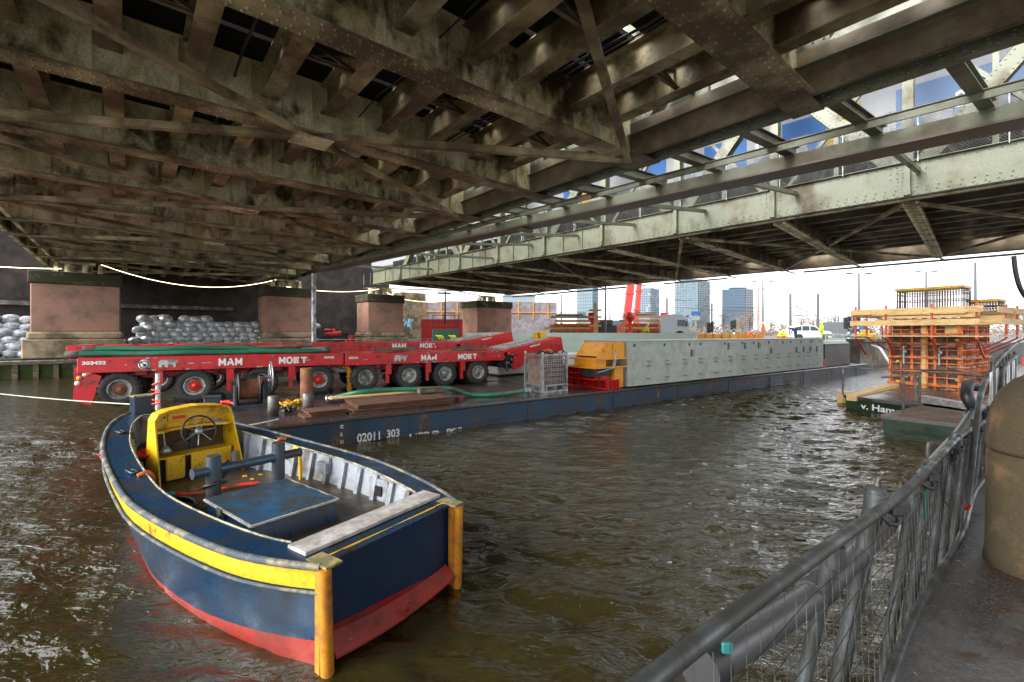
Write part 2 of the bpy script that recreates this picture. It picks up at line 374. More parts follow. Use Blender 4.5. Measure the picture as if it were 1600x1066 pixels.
def water():
    x0, x1, y0, y1, st = -16.0, 17.0, -1.0, 27.0, .065
    nx, ny = int((x1 - x0) / st) + 1, int((y1 - y0) / st) + 1
    xs = np.linspace(x0, x1, nx); ys = np.linspace(y0, y1, ny); X, Y = np.meshgrid(xs, ys); Z = np.zeros_like(X); rg = np.random.RandomState(4)
    env = .66 + .42 * np.sin(X * .31 + 1.2 * np.sin(Y * .23)) * np.sin(Y * .37 + .8 * np.sin(X * .19))
    for k in range(64):
        lam = .24 * (4.6 ** rg.rand()); th = R(78) + rg.randn() * .5; ph = rg.rand() * 6.283; a = .0037 * (lam / .5) ** .75
        kx, ky = math.cos(th) * 6.283 / lam, math.sin(th) * 6.283 / lam
        wob = .5 * np.sin(X * .9 + k) + .5 * np.sin(Y * .8 + 2 * k); q = np.sin(kx * X + ky * Y + ph + wob); Z += a * (q + .25 * np.cos(2 * (kx * X + ky * Y + ph + wob)))
    e = np.minimum.reduce([X - x0, x1 - X, Y - y0, y1 - Y]); Z *= env * np.clip(e / 2.5, 0, 1)
    co = np.stack([X, Y, Z], -1).reshape(-1, 3); n = nx * ny
    idx = np.arange(n).reshape(ny, nx); f = np.stack([idx[:-1, :-1], idx[:-1, 1:], idx[1:, 1:], idx[1:, :-1]], -1).reshape(-1, 4)
    ex = np.array([(-600, -60, 0), (600, -60, 0), (600, y0, 0), (-600, y0, 0), (-600, y1, 0), (600, y1, 0), (600, 1500, 0), (-600, 1500, 0), (x0, y0, 0), (x1, y0, 0), (x1, y1, 0), (x0, y1, 0)], float)
    f = np.concatenate([f, np.array([(n, n + 1, n + 2, n + 3), (n + 4, n + 5, n + 6, n + 7), (n + 3, n + 8, n + 11, n + 4), (n + 9, n + 2, n + 5, n + 10)])])
    co = np.concatenate([co, ex]); me = bpy.data.meshes.new('water'); me.vertices.add(len(co)); me.vertices.foreach_set('co', co.ravel())
    me.loops.add(len(f) * 4); me.loops.foreach_set('vertex_index', f.ravel().astype(np.int32)); me.polygons.add(len(f)); me.polygons.foreach_set('loop_start', (np.arange(len(f)) * 4).astype(np.int32))
    me.polygons.foreach_set('use_smooth', np.ones(len(f), bool)); me.update(); me.validate(); me.materials.append(M['water'])
    o = bpy.data.objects.new('water', me); S.collection.objects.link(o); tag(o, kind='structure')
water()
# canal bed is not visible; far street ground at z = 2.1, seen only as a sliver
Q0 = V(-30, 28.7, 0)                          # front of the far quay, running along uA
def Q(s, d, z): p = Q0 + uA * s + vA * d; return V(p.x, p.y, z)
mb = MB()
a, b_, c, d = Q(-60, 0, 0), Q(34, 0, 0), Q(34, 80, 0), Q(-60, 80, 0)
for z0, z1, k in ((-1.0, 1.2, 0),):
    vs = [V(p.x, p.y, z0) for p in (a, b_, c, d)] + [V(p.x, p.y, z1) for p in (a, b_, c, d)]
    mb.add(vs, [(0, 1, 5, 4), (1, 2, 6, 5), (2, 3, 7, 6), (3, 0, 4, 7), (4, 5, 6, 7)], 0)
M['quay'] = worn('mossy_quay_face', (.085, .07, .045), (.035, .055, .012), .45, 1.2, .8, 20, bump=.6)
M['quaytop'] = worn('quay_paving', (.20, .17, .13), (.10, .085, .06), .4, 1, .8, 20)
tag(obj('quay_ground', mb, M['quay']), kind='structure')
mb = MB(); mb.quad(Q(-60, .3, 1.204), Q(34, .3, 1.204), Q(34, 80, 1.204), Q(-60, 80, 1.204))
tag(obj('quay_pavement', mb, M['quaytop'], fix=False), kind='structure')
# city ground beyond the crossing
M['asphalt'] = worn('asphalt', (.10, .10, .10), (.07, .07, .07), .4, .3, .7, 10)
mb = MB()
E = [(-7, 52), (12, 47), (28, 46.5), (60, 44), (160, 40), (600, 60), (900, 1500), (-600, 1500), (-600, 70), (-40, 70)]
n = len(E); vs = [(x, y, -1) for x, y in E] + [(x, y, 2.08) for x, y in E]
mb.add(vs, [tuple(range(n, 2 * n))] + [(i, (i + 1) % n, n + (i + 1) % n, n + i) for i in range(n)])
tag(obj('street_ground', mb, M['asphalt']), kind='structure')
# near bank walkway under the photographer's right hand
K0 = V(3.03, 3.17, 0)                          # a point of the walkway edge, running along uA
def K(s, d, z): p = K0 + uA * s + vA * d; return V(p.x, p.y, z)
mb = MB()
pts = [K(-8, 0, 0), K(60, 0, 0), K(60, -30, 0), K(-8, -30, 0)]
vs = [V(p.x, p.y, -1) for p in pts] + [V(p.x, p.y, 1.2) for p in pts]
mb.add(vs, [(0, 1, 5, 4), (1, 2, 6, 5), (2, 3, 7, 6), (3, 0, 4, 7), (4, 5, 6, 7)])
tag(obj('walkway', mb, M['concrete']), kind='structure')

# ------------------------------------------------ the two railway bridges
class Br:
    def __init__(s, O, i, v, z0): s.O = O; s.i = i; s.v = v; s.z0 = z0
    def __call__(s, a, t, z=0.0): p = s.O + s.i * a + s.v * t; return V(p.x, p.y, s.z0 + z)
vB = Vector((-.698, .716, 0)); uB = Vector((.716, .698, 0))
A = Br(V(3.40, 13.07, 0), -uA, vA, 7.75)
B = Br(V(15.1, 17.3, 0), uB, vB, 7.85)
def chord(root, br, s0, t0, t1, hin, hout, w, inner, mats, rt0, rt1, outer_rich=True, name='main_girder'):
    """riveted open-bottomed bottom chord; inner web at s0, outer web at s0 - inner*w; inner=+1 when the bridge lies to +s"""
    mb = MB(); so_ = s0 - inner * w
    Z = (0, 0, 1)
    mb.beam(br(s0, t0, hin / 2 + .02), br(s0, t1, hin / 2 + .02), .03, hin, Z, mi=0)
    mb.beam(br(so_, t0, hout / 2 + .02), br(so_, t1, hout / 2 + .02), .03, hout, Z, mi=1)
    mb.beam(br(s0 - inner * w / 2, t0, hout + .03), br(s0 - inner * w / 2, t1, hout + .03), w + .34, .025, Z, mi=1)
    for sgn, ss in ((1, s0), (-1, so_)):            # flange angles on both faces
        if w < .55 or ss == so_: q_ = .15 if w < .55 else .07; mb.beam(br(ss + (-sgn if w < .55 else sgn) * inner * q_ / 2 if ss == s0 else so_ + inner * q_ / 2, t0, .006), br(ss - sgn * inner * q_ / 2 if ss == s0 else so_ + inner * q_ / 2, t1, .006), q_, .022, Z, mi=1 if ss == so_ else 0)
        mb.beam(br(ss + sgn * inner * .07, t0, .009), br(ss + sgn * inner * .07, t1, .009), .13, .022, Z, mi=1 if ss == so_ else 0)
        mb.beam(br(ss - sgn * inner * .026, t0, .1), br(ss - sgn * inner * .026, t1, .1), .018, .16, Z, mi=1)
        mb.beam(br(ss + sgn * inner * .026, t0, .1), br(ss + sgn * inner * .026, t1, .1), .018, .16, Z, mi=1 if ss == so_ else 0)
    # rivets
    t = rt0
    while t < rt1:
        mb.rivets([br(so_ + inner * .036, t, .07), br(so_ + inner * .036, t + .12, .14)], br.i * inner, .045, .04, 1)
        mb.rivets([br(s0 - inner * .036, t, .1)], br.i * -inner, .024, .022, 2)
        mb.rivets([br(s0 + inner * .036, t, .1), br(s0 + inner * .017, t + .2, .55)], br.i * inner, .022, .02, 0)
        mb.rivets([br(so_ - inner * .036, t, .07), br(so_ - inner * .036, t + .09, .15)], br.i * -inner, .036, .03, 1)
        if hout > .9: mb.rivets([br(so_ - inner * .017, t, hout - .08), br(so_ - inner * .017, t + .05, .3)], br.i * -inner, .034, .03, 1)
        mb.rivets([br(s0 + inner * .1, t, -.006), br(s0 - inner * .1, t + .09, -.006), br(so_ + inner * .1, t, -.006)], (0, 0, -1), .022, .018, 0)
        t += .3
    return obj(name, mb, mats, root)
def cross(root, br, t, s0, s1, h, w, riv, mats):
    mb = MB(); Z = (0, 0, 1)
    a, b = br(s0, t, 0), br(s1, t, 0)
    mb.beam(br(s0, t, .02), br(s1, t, .02), w, .035, Z)                      # flange
    L = abs(s1 - s0); sg = 1 if s1 > s0 else -1
    mb.beam(br(s0 + sg * L * .1, t, -.008), br(s1 - sg * L * .1, t, -.008), w * .96, .02, Z)
    mb.beam(br(s0, t, .04 + h / 2), br(s1, t, .04 + h / 2), .02, h, Z, mi=1)
    for k in (-1, 1):
        mb.beam(br(s0, t + k * .022, .1), br(s1, t + k * .022, .1), .018, .13, Z, mi=1)
        mb.beam(br(s0, t + k * .07, h), br(s1, t + k * .07, h), .12, .02, Z, mi=1)
    n = int(L / 1.45)
    for q in range(n + 1):                                                   # stiffeners on the web
        ss = s0 + sg * (q + .5) * L / (n + 1)
        for k in (-1, 1): mb.beam(br(ss, t + k * .06, .04), br(ss, t + k * .06, h), .08, .016, br.i, mi=1)
    for e in (s0, s1):                                                       # splice plates with rivets
        k = sg if e == s0 else -sg
        mb.beam(br(e + k * .35, t, h / 2), br(e + k * .85, t, h / 2), .05, h * .8, Z, mi=1)
    if riv:
        s = .15
        while s < L - .1:
            ss = s0 + sg * s
            for q in (-.18, -.09, .09, .18): mb.rivets([br(ss + (.05 if abs(q) > .1 else 0), t + q * w / .45, -.018 if .1 * L < s < .9 * L else .002)], (0, 0, -1), .034 if riv > 1 else .027, .026, 0)
            if s < 1.5 or riv > 1:
                for k in (-1, 1): mb.rivets([br(ss, t + k * .032, .11)], br.v * k, .018, .015, 1)
            s += .21
        for e in (s0, s1):
            k = sg if e == s0 else -sg
            for x in (.42, .54, .66, .78):
                for zz in range(7):
                    for f in (-1, 1): mb.rivets([br(e + k * x, t + f * .026, .2 + zz * h * .105 + (.04 if x in (.54, .78) else 0))], br.v * f, .022, .02, 1)
    return obj('cross_girder', mb, mats, root)

# ---- bridge over the left half (A): interior to +s
WA, TA0, TA1, pA = 15.0, -17.5, 49.0, 4.25
ra = thing('railway_bridge', 'riveted dark olive railway bridge filling the upper left, carried by the two left brick piers', 'bridge', A(7.5, 36, 0))
chord(ra, A, 0, TA0, TA1, 1.0, .62, .6, 1, [M['chord'], M['green'], M['rivet']], -9, 18)
chord(ra, A, WA, TA0, TA1, 1.0, 1.0, .6, -1, [M['under'], M['under'], M['rivet']], 0, 0)
k0 = -5
for k in range(-4, 9):
    t = k * pA
    cross(ra, A, t, .03, WA - .03, 1.35, .78 if k == -1 else .58, 2 if -1 <= k <= 2 else (1 if k <= 4 and k > -3 else 0), [M['flange'], M['under'], M['rivet']])
    mb = MB()                                                                 # node plates under both chords
    for s0 in (0, WA):
        sg = 1 if s0 == 0 else -1
        mb.box((s0, 0, 0), (0, 0, 0), I4) if False else None
        c = A(s0 - sg * .1, t, -.012); mb.beam(A(s0 - sg * .75, t, -.02), A(s0 + sg * .55, t, -.02), 1.0 if k % 2 == 0 else .62, .02)
        if -2 <= k <= 4 and s0 == 0: mb.rivets([A(s0 + x, t + y, -.03) for x in (-.62, -.45, .05, .2, .42) for y in ((-.42, -.28, -.14, .14, .28, .42) if k % 2 == 0 else (-.25, -.1, .1, .25))], (0, 0, -1), .024, .02, 0)
    obj('gusset_plate', mb, M['chord'], ra)
SA = [1.15, 2.5, 4.25, 5.6, 7.1, 8.45, 9.95, 11.3, 12.7, 13.9]
for s in SA:
    mb = MB(); mb.ibeam(A(s, TA0, .98), A(s, TA1, .98), .38, .72, .03, .02)
    obj('stringer', mb, M['flange'], ra)
for j in range(-3, 5):                                                        # wind bracing crosses, two panels each
    t0 = (2 * j) * pA
    if t0 + 2 * pA > TA1 + 1: break
    for a, b in (((.1, t0), (WA - .1, t0 + 2 * pA)), ((WA - .1, t0), (.1, t0 + 2 * pA))):
        up = .055 if a[0] < 1 else .085
        mb = MB(); pa, pb = A(a[0], a[1], -.03 - up), A(b[0], b[1], -.03 - up)
        if a[0] < 1: mb.beam(pa, pb, .20, .03); mb.beam(pa, pb, .02, .14, (0, 0, 1), (.09, .085))
        else: mb.beam(pa, pb, .17, .025); mb.beam(pa, pb, .02, .12, (0, 0, 1), (-.075, .07))
        obj('wind_brace', mb, M['flange'], ra)
    mb = MB(); mb.box((0, 0, 0), (.9, .75, .02), frame(A(WA / 2, t0 + pA, -.14), A.i)); obj('gusset_plate', mb, M['under'], ra)
# sway frames between stringers (small V braces)
for k in range(-4, 9):
    for i in range(0, 9, 2):
        mb = MB(); s1, s2 = SA[i], SA[i + 1]; t = (k + .5) * pA
        mb.beam(A(s1, t, .75), A(s2, t, 1.2), .07, .07); mb.beam(A(s2, t + .06, .75), A(s1, t + .06, 1.2), .07, .07)
        mb.beam(A(s1, t - .05, .72), A(s2, t - .05, .72), .09, .05)
        obj('sway_brace', mb, M['chord'], ra)
mb = MB()
def decking(mb, br, s0, s1, ta, tb, z, slots):
    t = ta; cuts = sorted(slots)
    for (c, w) in cuts + [(tb, 0)]:
        if c - t > .05: mb.box((0, 0, 0), (s1 - s0, c - t, .14), frame(br((s0 + s1) / 2, (t + c) / 2, z), br.i))
        t = c + w
for i in range(len(SA) + 1):
    s0 = SA[i - 1] if i else .05; s1 = SA[i] if i < len(SA) else WA - .05
    sl = []
    for k in range(-4, 9):
        if i % 2 == 0 or random.random() < .55:
            sl.append((k * pA - 1.15 + random.uniform(-.05, .05), .16 if 0 < i < len(SA) else .3))
        if i <= 3 and k < 2: sl += [(k * pA - .75, .14), (k * pA + .9, .14)]
        if i <= 2 and k <= 0: sl += [(k * pA - 2.2, .3)]
    sl = [q for q in sl if TA0 < q[0] < TA1 - 1]
    decking(mb, A, s0 + (.0 if i else 0.55), s1, TA0, TA1, 1.45, sl)
obj('deck', mb, M['darktimber'], ra)
def truss(root, br, s0, t0, t1, p, h, mat, riv=()):
    mb = MB(); mb.beam(br(s0, t0, h), br(s0, t1, h), .6, .5, (0, 0, 1)); obj('top_chord', mb, mat, root)
    t = t0; i = 0
    while t < t1 - .1:
        mb = MB()
        for q in (-.22, .22): mb.beam(br(s0 + q, t, .5), br(s0 + q, t, h), .03, .32, br.v)
        mb.beam(br(s0, t, .5), br(s0, t, h), .42, .02, br.v)
        obj('truss_post', mb, mat, root)
        if t + p <= t1 + .1:
            mb = MB(); a, b = (br(s0, t, .7), br(s0, t + p, h - .2)) if i % 2 == 0 else (br(s0, t, h - .2), br(s0, t + p, .7))
            for q in (-.22, .22): mb.beam(a + br.i * q, b + br.i * q, .03, .5, br.v)
            mb.beam(a, b, .42, .02, br.v)
            if t < 14:
                dd = (b - a); L = dd.length; dd.normalize(); nn = br.i.cross(dd)
                for q in (-1, 1):
                    mb.rivets([a + dd * x + nn * w + br.i * q * .238 for x in [.3 + .17 * y for y in range(int(L / .17) - 2)] for w in (-.18, .18)], br.i * q, .03, .02, 0)
            obj('truss_diagonal', mb, mat, root)
            mb = MB(); mb.beam(br(s0, t, h - .2 if i % 2 == 0 else .7), br(s0, t + p, .7 if i % 2 == 0 else h - .2), .16, .14, br.v); mb.beam(br(s0 + .05, t + p / 2, .5), br(s0 + .05, t + p / 2, h), .14, .16, br.v); mb.beam(br(s0 + .1, t, 3.3), br(s0 + .1, t + p, 3.3), .12, .16); explode(obj('truss_brace', mb, mat, root))
        t += p; i += 1
    for k in range(int((t1 - t0) / p) + 1):
        t = t0 + k * p; mb = MB()
        for q in (-.26, .26): mb.prism([(-.8, .2), (.8, .2), (.55, 1.35), (-.55, 1.35)], .02, frame(br(s0 + q, t, 0), br.v))
        if t < 16:
            for q in (-.27, .27): mb.rivets([br(s0 + q, t + x, z) for x in (-.5, -.3, -.1, .1, .3, .5) for z in (.75, .95, 1.15)], br.i * (1 if q > 0 else -1), .03, .025, 0)
        obj('gusset_plate', mb, mat, root)
truss(ra, A, -.3, -17, 34, 8.5 / 2, 6.5, M['green'])
truss(ra, A, WA + .3, -4.25, 34, 4.25, 6.5, M['chord'])
for q, (s_, z_) in enumerate(((3.4, .5), (3.55, .52), (6.3, .45), (9.2, .5), (.9, .55))):   # cables clipped under the floor
    mb = MB(); pts = []
    for k in range(-4, 12):
        for j in range(3): t = (k + j / 3) * pA; pts.append(A(s_ + .03 * math.sin(k * 2 + q), t, z_ + (.42 if j else .40) - (.09 if j == 1 else 0) * (1 + .4 * math.sin(k + q))))
    mb.tube(pts, .018 + .012 * (q % 2), 5); obj('cable', mb, M['black'], ra)
# ---- bridge over the right half (B)
WB, TB0, TB1, pB = 18.0, -13.5, 41.5, 4.5
rb = thing('railway_bridge', 'pale green riveted railway bridge crossing at the upper right, with a train on its deck', 'bridge', B(9, 41, 0))
chord(rb, B, 0, TB0, TB1, .9, 1.25, .5, 1, [M['under'], M['green'], M['green']], -6, 20)
chord(rb, B, WB, TB0, TB1, 1.0, 1.0, .5, -1, [M['chord'], M['chord'], M['rivet']], 0, 0)
for k in range(-3, 10):
    t = k * pB
    cross(rb, B, t, .03, WB - .03, 1.3, .5, 1 if k <= 0 else 0, [M['flange'], M['chord'], M['rivet']])
    mb = MB()                                                                 # outside stiffener posts on the near chord
    if k < 9:
        mb.beam(B(-.62, t, .04), B(-.62, t, 1.25), .14, .16, B.v); mb.beam(B(-.7, t, .02), B(-.7, t, .28), .2, .2, B.v)
        mb.rivets([B(-.52, t + x, z) for x in (-.16, -.28, .16, .28) for z in (.3, .45, .6, .75, .9, 1.05)], -B.i, .024, .02, 0)
        obj('bracket', mb, M['green'], rb)
    for h_ in (.33, .66):
        if k > 2: mb2 = MB(); mb2.beam(B(-.55, t + pB * h_, .06), B(-.55, t + pB * h_, 1.2), .06, .06, B.v); obj('stiffener', mb2, M['green'], rb)
SB = [1.6, 3.0, 4.8, 6.2, 8.0, 9.4, 11.3, 12.7, 14.6, 16.2]
for s in SB:
    mb = MB(); mb.ibeam(B(s, TB0, .95), B(s, TB1, .95), .32, .65, .03, .02); obj('stringer', mb, M['chord'], rb)
for j in range(-2, 5):
    t0 = (2 * j) * pB
    for a, b, w in (((.1, t0), (WB - .1, t0 + 2 * pB), .17), ((WB - .1, t0), (.1, t0 + 2 * pB), .13)):
        if t0 + 2 * pB > 45: continue
        up = .055 if a[0] < 1 else .1
        mb = MB(); pa, pb = B(a[0], a[1], -.03 - up), B(b[0], b[1], -.03 - up); mb.beam(pa, pb, w, .025); mb.beam(pa, pb, .02, .1, (0, 0, 1), (w / 2 - .02, .06)); obj('wind_brace', mb, M['flange'], rb)
mb = MB()
for j in range(-3, 9):                                                         # latticed beams below some cross girders
    t = j * pB + .0
    for q in (-.2, .2): mb.beam(B(.2, t + q, -.08), B(WB - .2, t + q, -.08), .07, .06)
    for x in range(0, 44):
        s = .3 + x * .4
        if s < WB - .7: mb.beam(B(s, t - .2, -.1), B(s + .4, t + .2, -.1), .05, .012); mb.beam(B(s + .4, t - .2, -.115), B(s, t + .2, -.115), .05, .012)
obj('lattice_bracing', mb, M['under'], rb)
mb = MB()
for i in range(len(SB) + 1):
    s0 = SB[i - 1] if i else .6; s1 = SB[i] if i < len(SB) else WB - .05
    sl = [(k * pB - 1.2 - random.random() * .5, .15) for k in range(-2, 9) if random.random() < .5]
    if i == len(SB): sl = [(k * pB + .4, 2.6) for k in range(-2, 9)]
    decking(mb, B, s0, s1, TB0, TB1, 1.4, sl)
obj('deck', mb, M['darktimber'], rb)
mb = MB(); mb.beam(B(.95, -12, 1.78), B(.95, 40, 1.78), .12, 1.05)  # dark board added to stand for the shade inside the bridge floor
for k in range(-24, 80): mb.beam(B(.86, k * .5, 1.3), B(.86, k * .5, 2.0), .06, .08, vB)
obj('shade_board', mb, M['darktimber'], rb)
truss(rb, B, -.25, -9, 36, 4.5, 6.5, M['green'])
truss(rb, B, WB + .3, -9, 36, 4.5, 6.5, M['chord'])
mb = MB()                                                                      # service rail and brackets outside the far edge
for k in range(-3, 9): mb.beam(B(WB + .2, k * pB, -.02), B(WB + 1.9, k * pB - .3, -.12), .1, .09)
explode(obj('outrigger', mb, M['chord'], rb))
mb = MB(); mb.beam(B(WB + 1.6, -13, -.1), B(WB + 1.6, 8, -.1), .24, .12); mb.beam(B(WB + 1.6, 14, -.1), B(WB + 1.6, 20, -.1), .24, .12); mb.tube([B(WB + 1.0, 24, -.2), B(WB + 1.0, 41, -.2)], .09, 8)
obj('service_rail', mb, M['wetsteel'], rb)
# ---- walkway beam hanging between the bridges
wk = thing('walkway_beam', 'long brown-bottomed walkway beam slung between the two bridges on pale green brackets', 'walkway', (11.4, 10.2, 7.5))
w0, w1 = V(13.4, 8.4, 7.5), V(-14.2, 34.2, 7.5); wd = (w1 - w0).normalized(); wn = V(wd.y, -wd.x, 0)
mb = MB(); mb.beam(w0, w1, .85, .05); obj('bottom_flange', mb, M['brownflange'], wk)
mb = MB(); mb.beam(w0 - wn * .40, w1 - wn * .40, .03, .30, (0, 0, 1), (0, .18)); mb.beam(w0 - wn * .34, w1 - wn * .34, .14, .02, (0, 0, 1), (0, .34)); mb.beam(w0 + wn * .40, w1 + wn * .40, .03, .30, (0, 0, 1), (0, .18)); obj('side_channel', mb, M['green'], wk)
mb = MB(); e0, e1 = w0 - wn * 1.6, w0 + wd * 30 - wn * .55
mb.beam(e0, e1, .05, .2, (0, 0, 1), (0, .3)); mb.beam(e0, e1, .14, .02, (0, 0, 1), (0, .39)); obj('side_rail', mb, M['green'], wk)
import bisect
def hitA(p):  # foot of p on the A chord
    r = V(p.x, p.y, 0) - A.O; return r.dot(A.v)
for i in range(0, 19):
    p = w0 + wd * (1.2 + i * 1.95); t = hitA(p); a = A(-.62, t + .3, .2)
    if (V(a.x, a.y, 0) - V(p.x, p.y, 0)).length < .35: continue
    mb = MB(); mb.beam(V(a.x, a.y, 7.86), V(p.x, p.y, 7.86), .26, .025); mb.beam(V(a.x, a.y, 7.86), V(p.x, p.y, 7.86), .025, .26, (0, 0, 1), (0, .14)); mb.beam(V(a.x, a.y, 7.86), V(p.x, p.y, 7.86), .2, .02, (0, 0, 1), (0, .28))
    mb.box((0, 0, 0), (.12, .3, .06), frame(V(p.x, p.y, 7.82) - wn * .3, wd)); obj('bracket', mb, M['green'], wk)
    if i % 2 == 0:
        q = V(p.x, p.y, 0) - B.O; tb = q.dot(B.v); bb = B(-.6, tb - .2, .9)
        mb = MB(); mb.beam(V(p.x, p.y, 7.75), V(bb.x, bb.y, 8.75 if i < 14 else 8.3), .16, .14); obj('strut', mb, M['green'], wk)
mb = MB(); hp = w0 + wd * 17.5; mb.box((0, 0, 0), (.3, .7, .1), frame(hp + V(0, 0, -.12), wd)); mb.cyl(hp - wn * .3 + V(0, 0, -.15), hp - wn * .3 + V(0, 0, .7), .025); obj('hanger', mb, M['green'], wk)
# ---- chain link fence along the near side of bridge B
def chainlink(mb, o, dx, L, h, p, r, mi=0):
    n = int(L / p); up = V(0, 0, 1); nn = dx.cross(up)
    for sg in (1, -1):
        for i in range(-int(h / p), n):
            xa, xb = i * p, i * p + h; za, zb = 0, h
            if xa < 0: za = -xa; xa = 0
            if xb > L: zb = h - (xb - L); xb = L
            if xb <= xa: continue
            if sg < 0: xa, xb = L - xa, L - xb
            mb.tube([o + dx * xa + up * za + nn * (sg * r), o + dx * xb + up * zb + nn * (sg * r)], r, 3, mi, False, False)
fe = thing('mesh_fence', 'grey chain-link fence in front of the train on the right bridge', 'fence', B(-.75, 0, 1.35))
mb = MB(); chainlink(mb, B(-.7, -5, 1.3), vB, 26, 1.7, .11, .0065); obj('wire_mesh', mb, M['tubegrey'], fe, fix=False)
mb = MB()
for k in range(-2, 11): mb.cyl(B(-.72, k * 2.25 - .3, 1.2), B(-.72, k * 2.25 - .3, 3.05), .025, 6)
explode(obj('fence_post', mb, M['galv'], fe))
fe = thing('mesh_fence', 'wire fence with a red-striped black cable duct above the near edge of the left bridge', 'fence', A(-1.2, 0, 2.4))
mb = MB(); chainlink(mb, A(-1.3, -9, 1.9), vA, 13, 1.6, .14, .006); obj('wire_mesh', mb, M['galv'], fe, fix=False)
mb = MB(); mb.tube([A(-1.2, -12, 1.85), A(-1.2, 6, 1.85)], .09, 10); mb.tube([A(-1.25, -12, 2.05), A(-1.25, 6, 2.05)], .05, 8); obj('cable_duct', mb, M['black'], fe)
mb = MB()
for k in range(11): mb.tube([A(-1.2, -12 + k * 1.5, 1.852), A(-1.2, -11.5 + k * 1.5, 1.852)], .094, 10)
obj('red_band', mb, M['signalred'], fe)
mb = MB(); mb.beam(A(-1.0, -12, 1.62), A(-1.0, 8, 1.62), .1, .2)
for k in range(8): mb.beam(A(-.3, -11 + k * 2.4, 1.6), A(-1.3, -11 + k * 2.4, 1.75), .1, .1)
obj('support_rail', mb, M['green'], fe)
# ---- train
M['trainblue'] = plain('train_blue', (.02, .10, .30), .7, 0, .05); M['trainyellow'] = plain('train_yellow', (.40, .22, .008), .7, 0, .05)
M['trainwhite'] = plain('train_white', (.26, .27, .29), .7, 0, .05); M['trainglass'] = plain('train_window', (.05, .06, .08), .3, 0, .05)
def train():
    zf = 2.0; sN = 1.9; hh = 4.9
    def tp(px):
        r = (px - 800) / FP; o = B.O + B.i * sN; return (r * o.y - o.x) / (B.v.x - r * B.v.y)
    tr = thing('train', 'white and blue train with yellow panels, on the right bridge behind the mesh fence', 'train', B(sN + 1.4, 4, zf))
    mb = MB(); mb.box((0, 0, 0), (60, 2.8, hh), frame(B(sN + 1.45, 17, zf + hh / 2), B.v), 0, .35); obj('body', mb, M['trainwhite'], tr)
    def panel(name, p0, p1, z, h, m, out=.03, b=.0, d=.02):
        t0, t1 = tp(p0), tp(p1)
        mb = MB(); mb.box((0, 0, 0), (abs(t1 - t0), d, h), frame(B(sN + .05 - out, (t0 + t1) / 2, zf + z), B.v), 0, b); return obj(name, mb, m, tr)
    for p0, p1 in ((1100, 1166), (1222, 1290), (1000, 1040), (880, 905)): panel('blue_panel', p0, p1, 1.6, 2.9, M['trainblue'], .012)
    for p0, p1 in ((1291, 1345), (905, 922)): panel('yellow_panel', p0, p1, 1.6, 2.9, M['trainyellow'], .015)
    panel('blue_panel', 1400, 1720, 1.9, 2.4, M['trainpale'], .01)
    for p0, p1, z, m in ((1110, 1150, 1.7, 0), (1235, 1262, 1.8, 0), (1305, 1335, 1.9, 0), (1060, 1085, 1.7, 0), (1440, 1490, 1.6, 0), (1560, 1620, 1.6, 0), (1350, 1392, 1.8, 0), (960, 990, 1.7, 0), (1175, 1215, 1.7, 0)): panel('window', p0, p1, z, .95, M['trainglass'], .03, .05)
    panel('red_stripe', 800, 1750, .25, .18, M['signalred'], .02)
    for px, ch, z in ((1176, '1', 2.0), (1492, '2', 1.75)):
        T = frame(B(sN - .0, tp(px), zf + z), -B.v); m3 = T @ Matrix.Rotation(R(90), 4, 'X')
        obj('numeral', text(ch, .85, m3, .01, .02), M['white'], tr)
    for t in (-2, 1, 12, 15): mb = MB(); mb.lathe([(.42, -.06), (.46, -.06), (.46, .06), (.42, .06)], frame(B(sN + .6, t, zf - .3), (0, 0, 1), B.i), 20, 0, True, True); obj('wheel', mb, M['blackmetal'], tr)
    mb = MB(); mb.box((0, 0, 0), (32, 2.2, .35), frame(B(sN + 1.5, 6, zf - .1), B.v)); obj('underframe', mb, M['blackmetal'], tr)
M['trainpale'] = plain('train_pale_blue', (.10, .16, .28), .7, 0, .05)
train()
# ------------------------------------------------ piers
def pier(px, ztop, Y, wu, wv, label, cap=.8, base=1.2, off=(0, 0), brick='brick', capm='stonedark'):
    c = V((px - 800) / FP * Y, Y, base)
    Fm = frame((c.x, c.y, 0), uA)
    r = thing('bridge_pier', label, 'pier', c)
    mb = MB(); mb.box((0, 0, (base + 1.7 + ztop - cap) / 2), (wu, wv, ztop - cap - base - 1.7), Fm, 0, .05); obj('brick_shaft', mb, M[brick], r)
    mb = MB(); mb.box((0, 0, ztop - cap / 2), (wu + .24, wv + .24, cap), Fm, 0, .06); obj('cap', mb, M[capm], r)
    mb = MB(); mb.box((0, 0, base + .6), (wu + .7, wv + .7, 1.2), Fm, 0, .06); mb.box((0, 0, base + 1.45), (wu + .35, wv + .35, .5), Fm, 0, .12); obj('stone_plinth', mb, M['stone'], r)
    mb = MB()
    for x in (-.45, .45): mb.cyl(Fm @ V(x, -.15, ztop), Fm @ V(x, -.15, ztop + .62), .27, 14)
    mb.box((0, -.15, ztop + .04), (1.7, .9, .08), Fm); mb.box((0, -.15, ztop + .68), (1.7, 1.0, .13), Fm)
    mb.prism([(-1.25, 0), (-.95, 0), (-1.0, .7), (-1.15, .7)], .7, Fm @ Matrix.Translation((0, 0, ztop)))
    mb.prism([(1.25, 0), (.95, 0), (1.0, .7), (1.15, .7)], .7, Fm @ Matrix.Translation((0, 0, ztop)))
    obj('bearing', mb, M['under'], r)
    return r
pier(123, 6.80, 31.0, 4.3, 2.4, 'reddish brick pier at the far left beside the white bags, leftmost of the four')
pier(447, 6.80, 40.6, 3.9, 2.6, 'brown brick pier behind the tall grey pipe, second from the left')
pier(594, 6.85, 48.6, 3.9, 3.0, 'brick pier right of the red machine, third from the left')
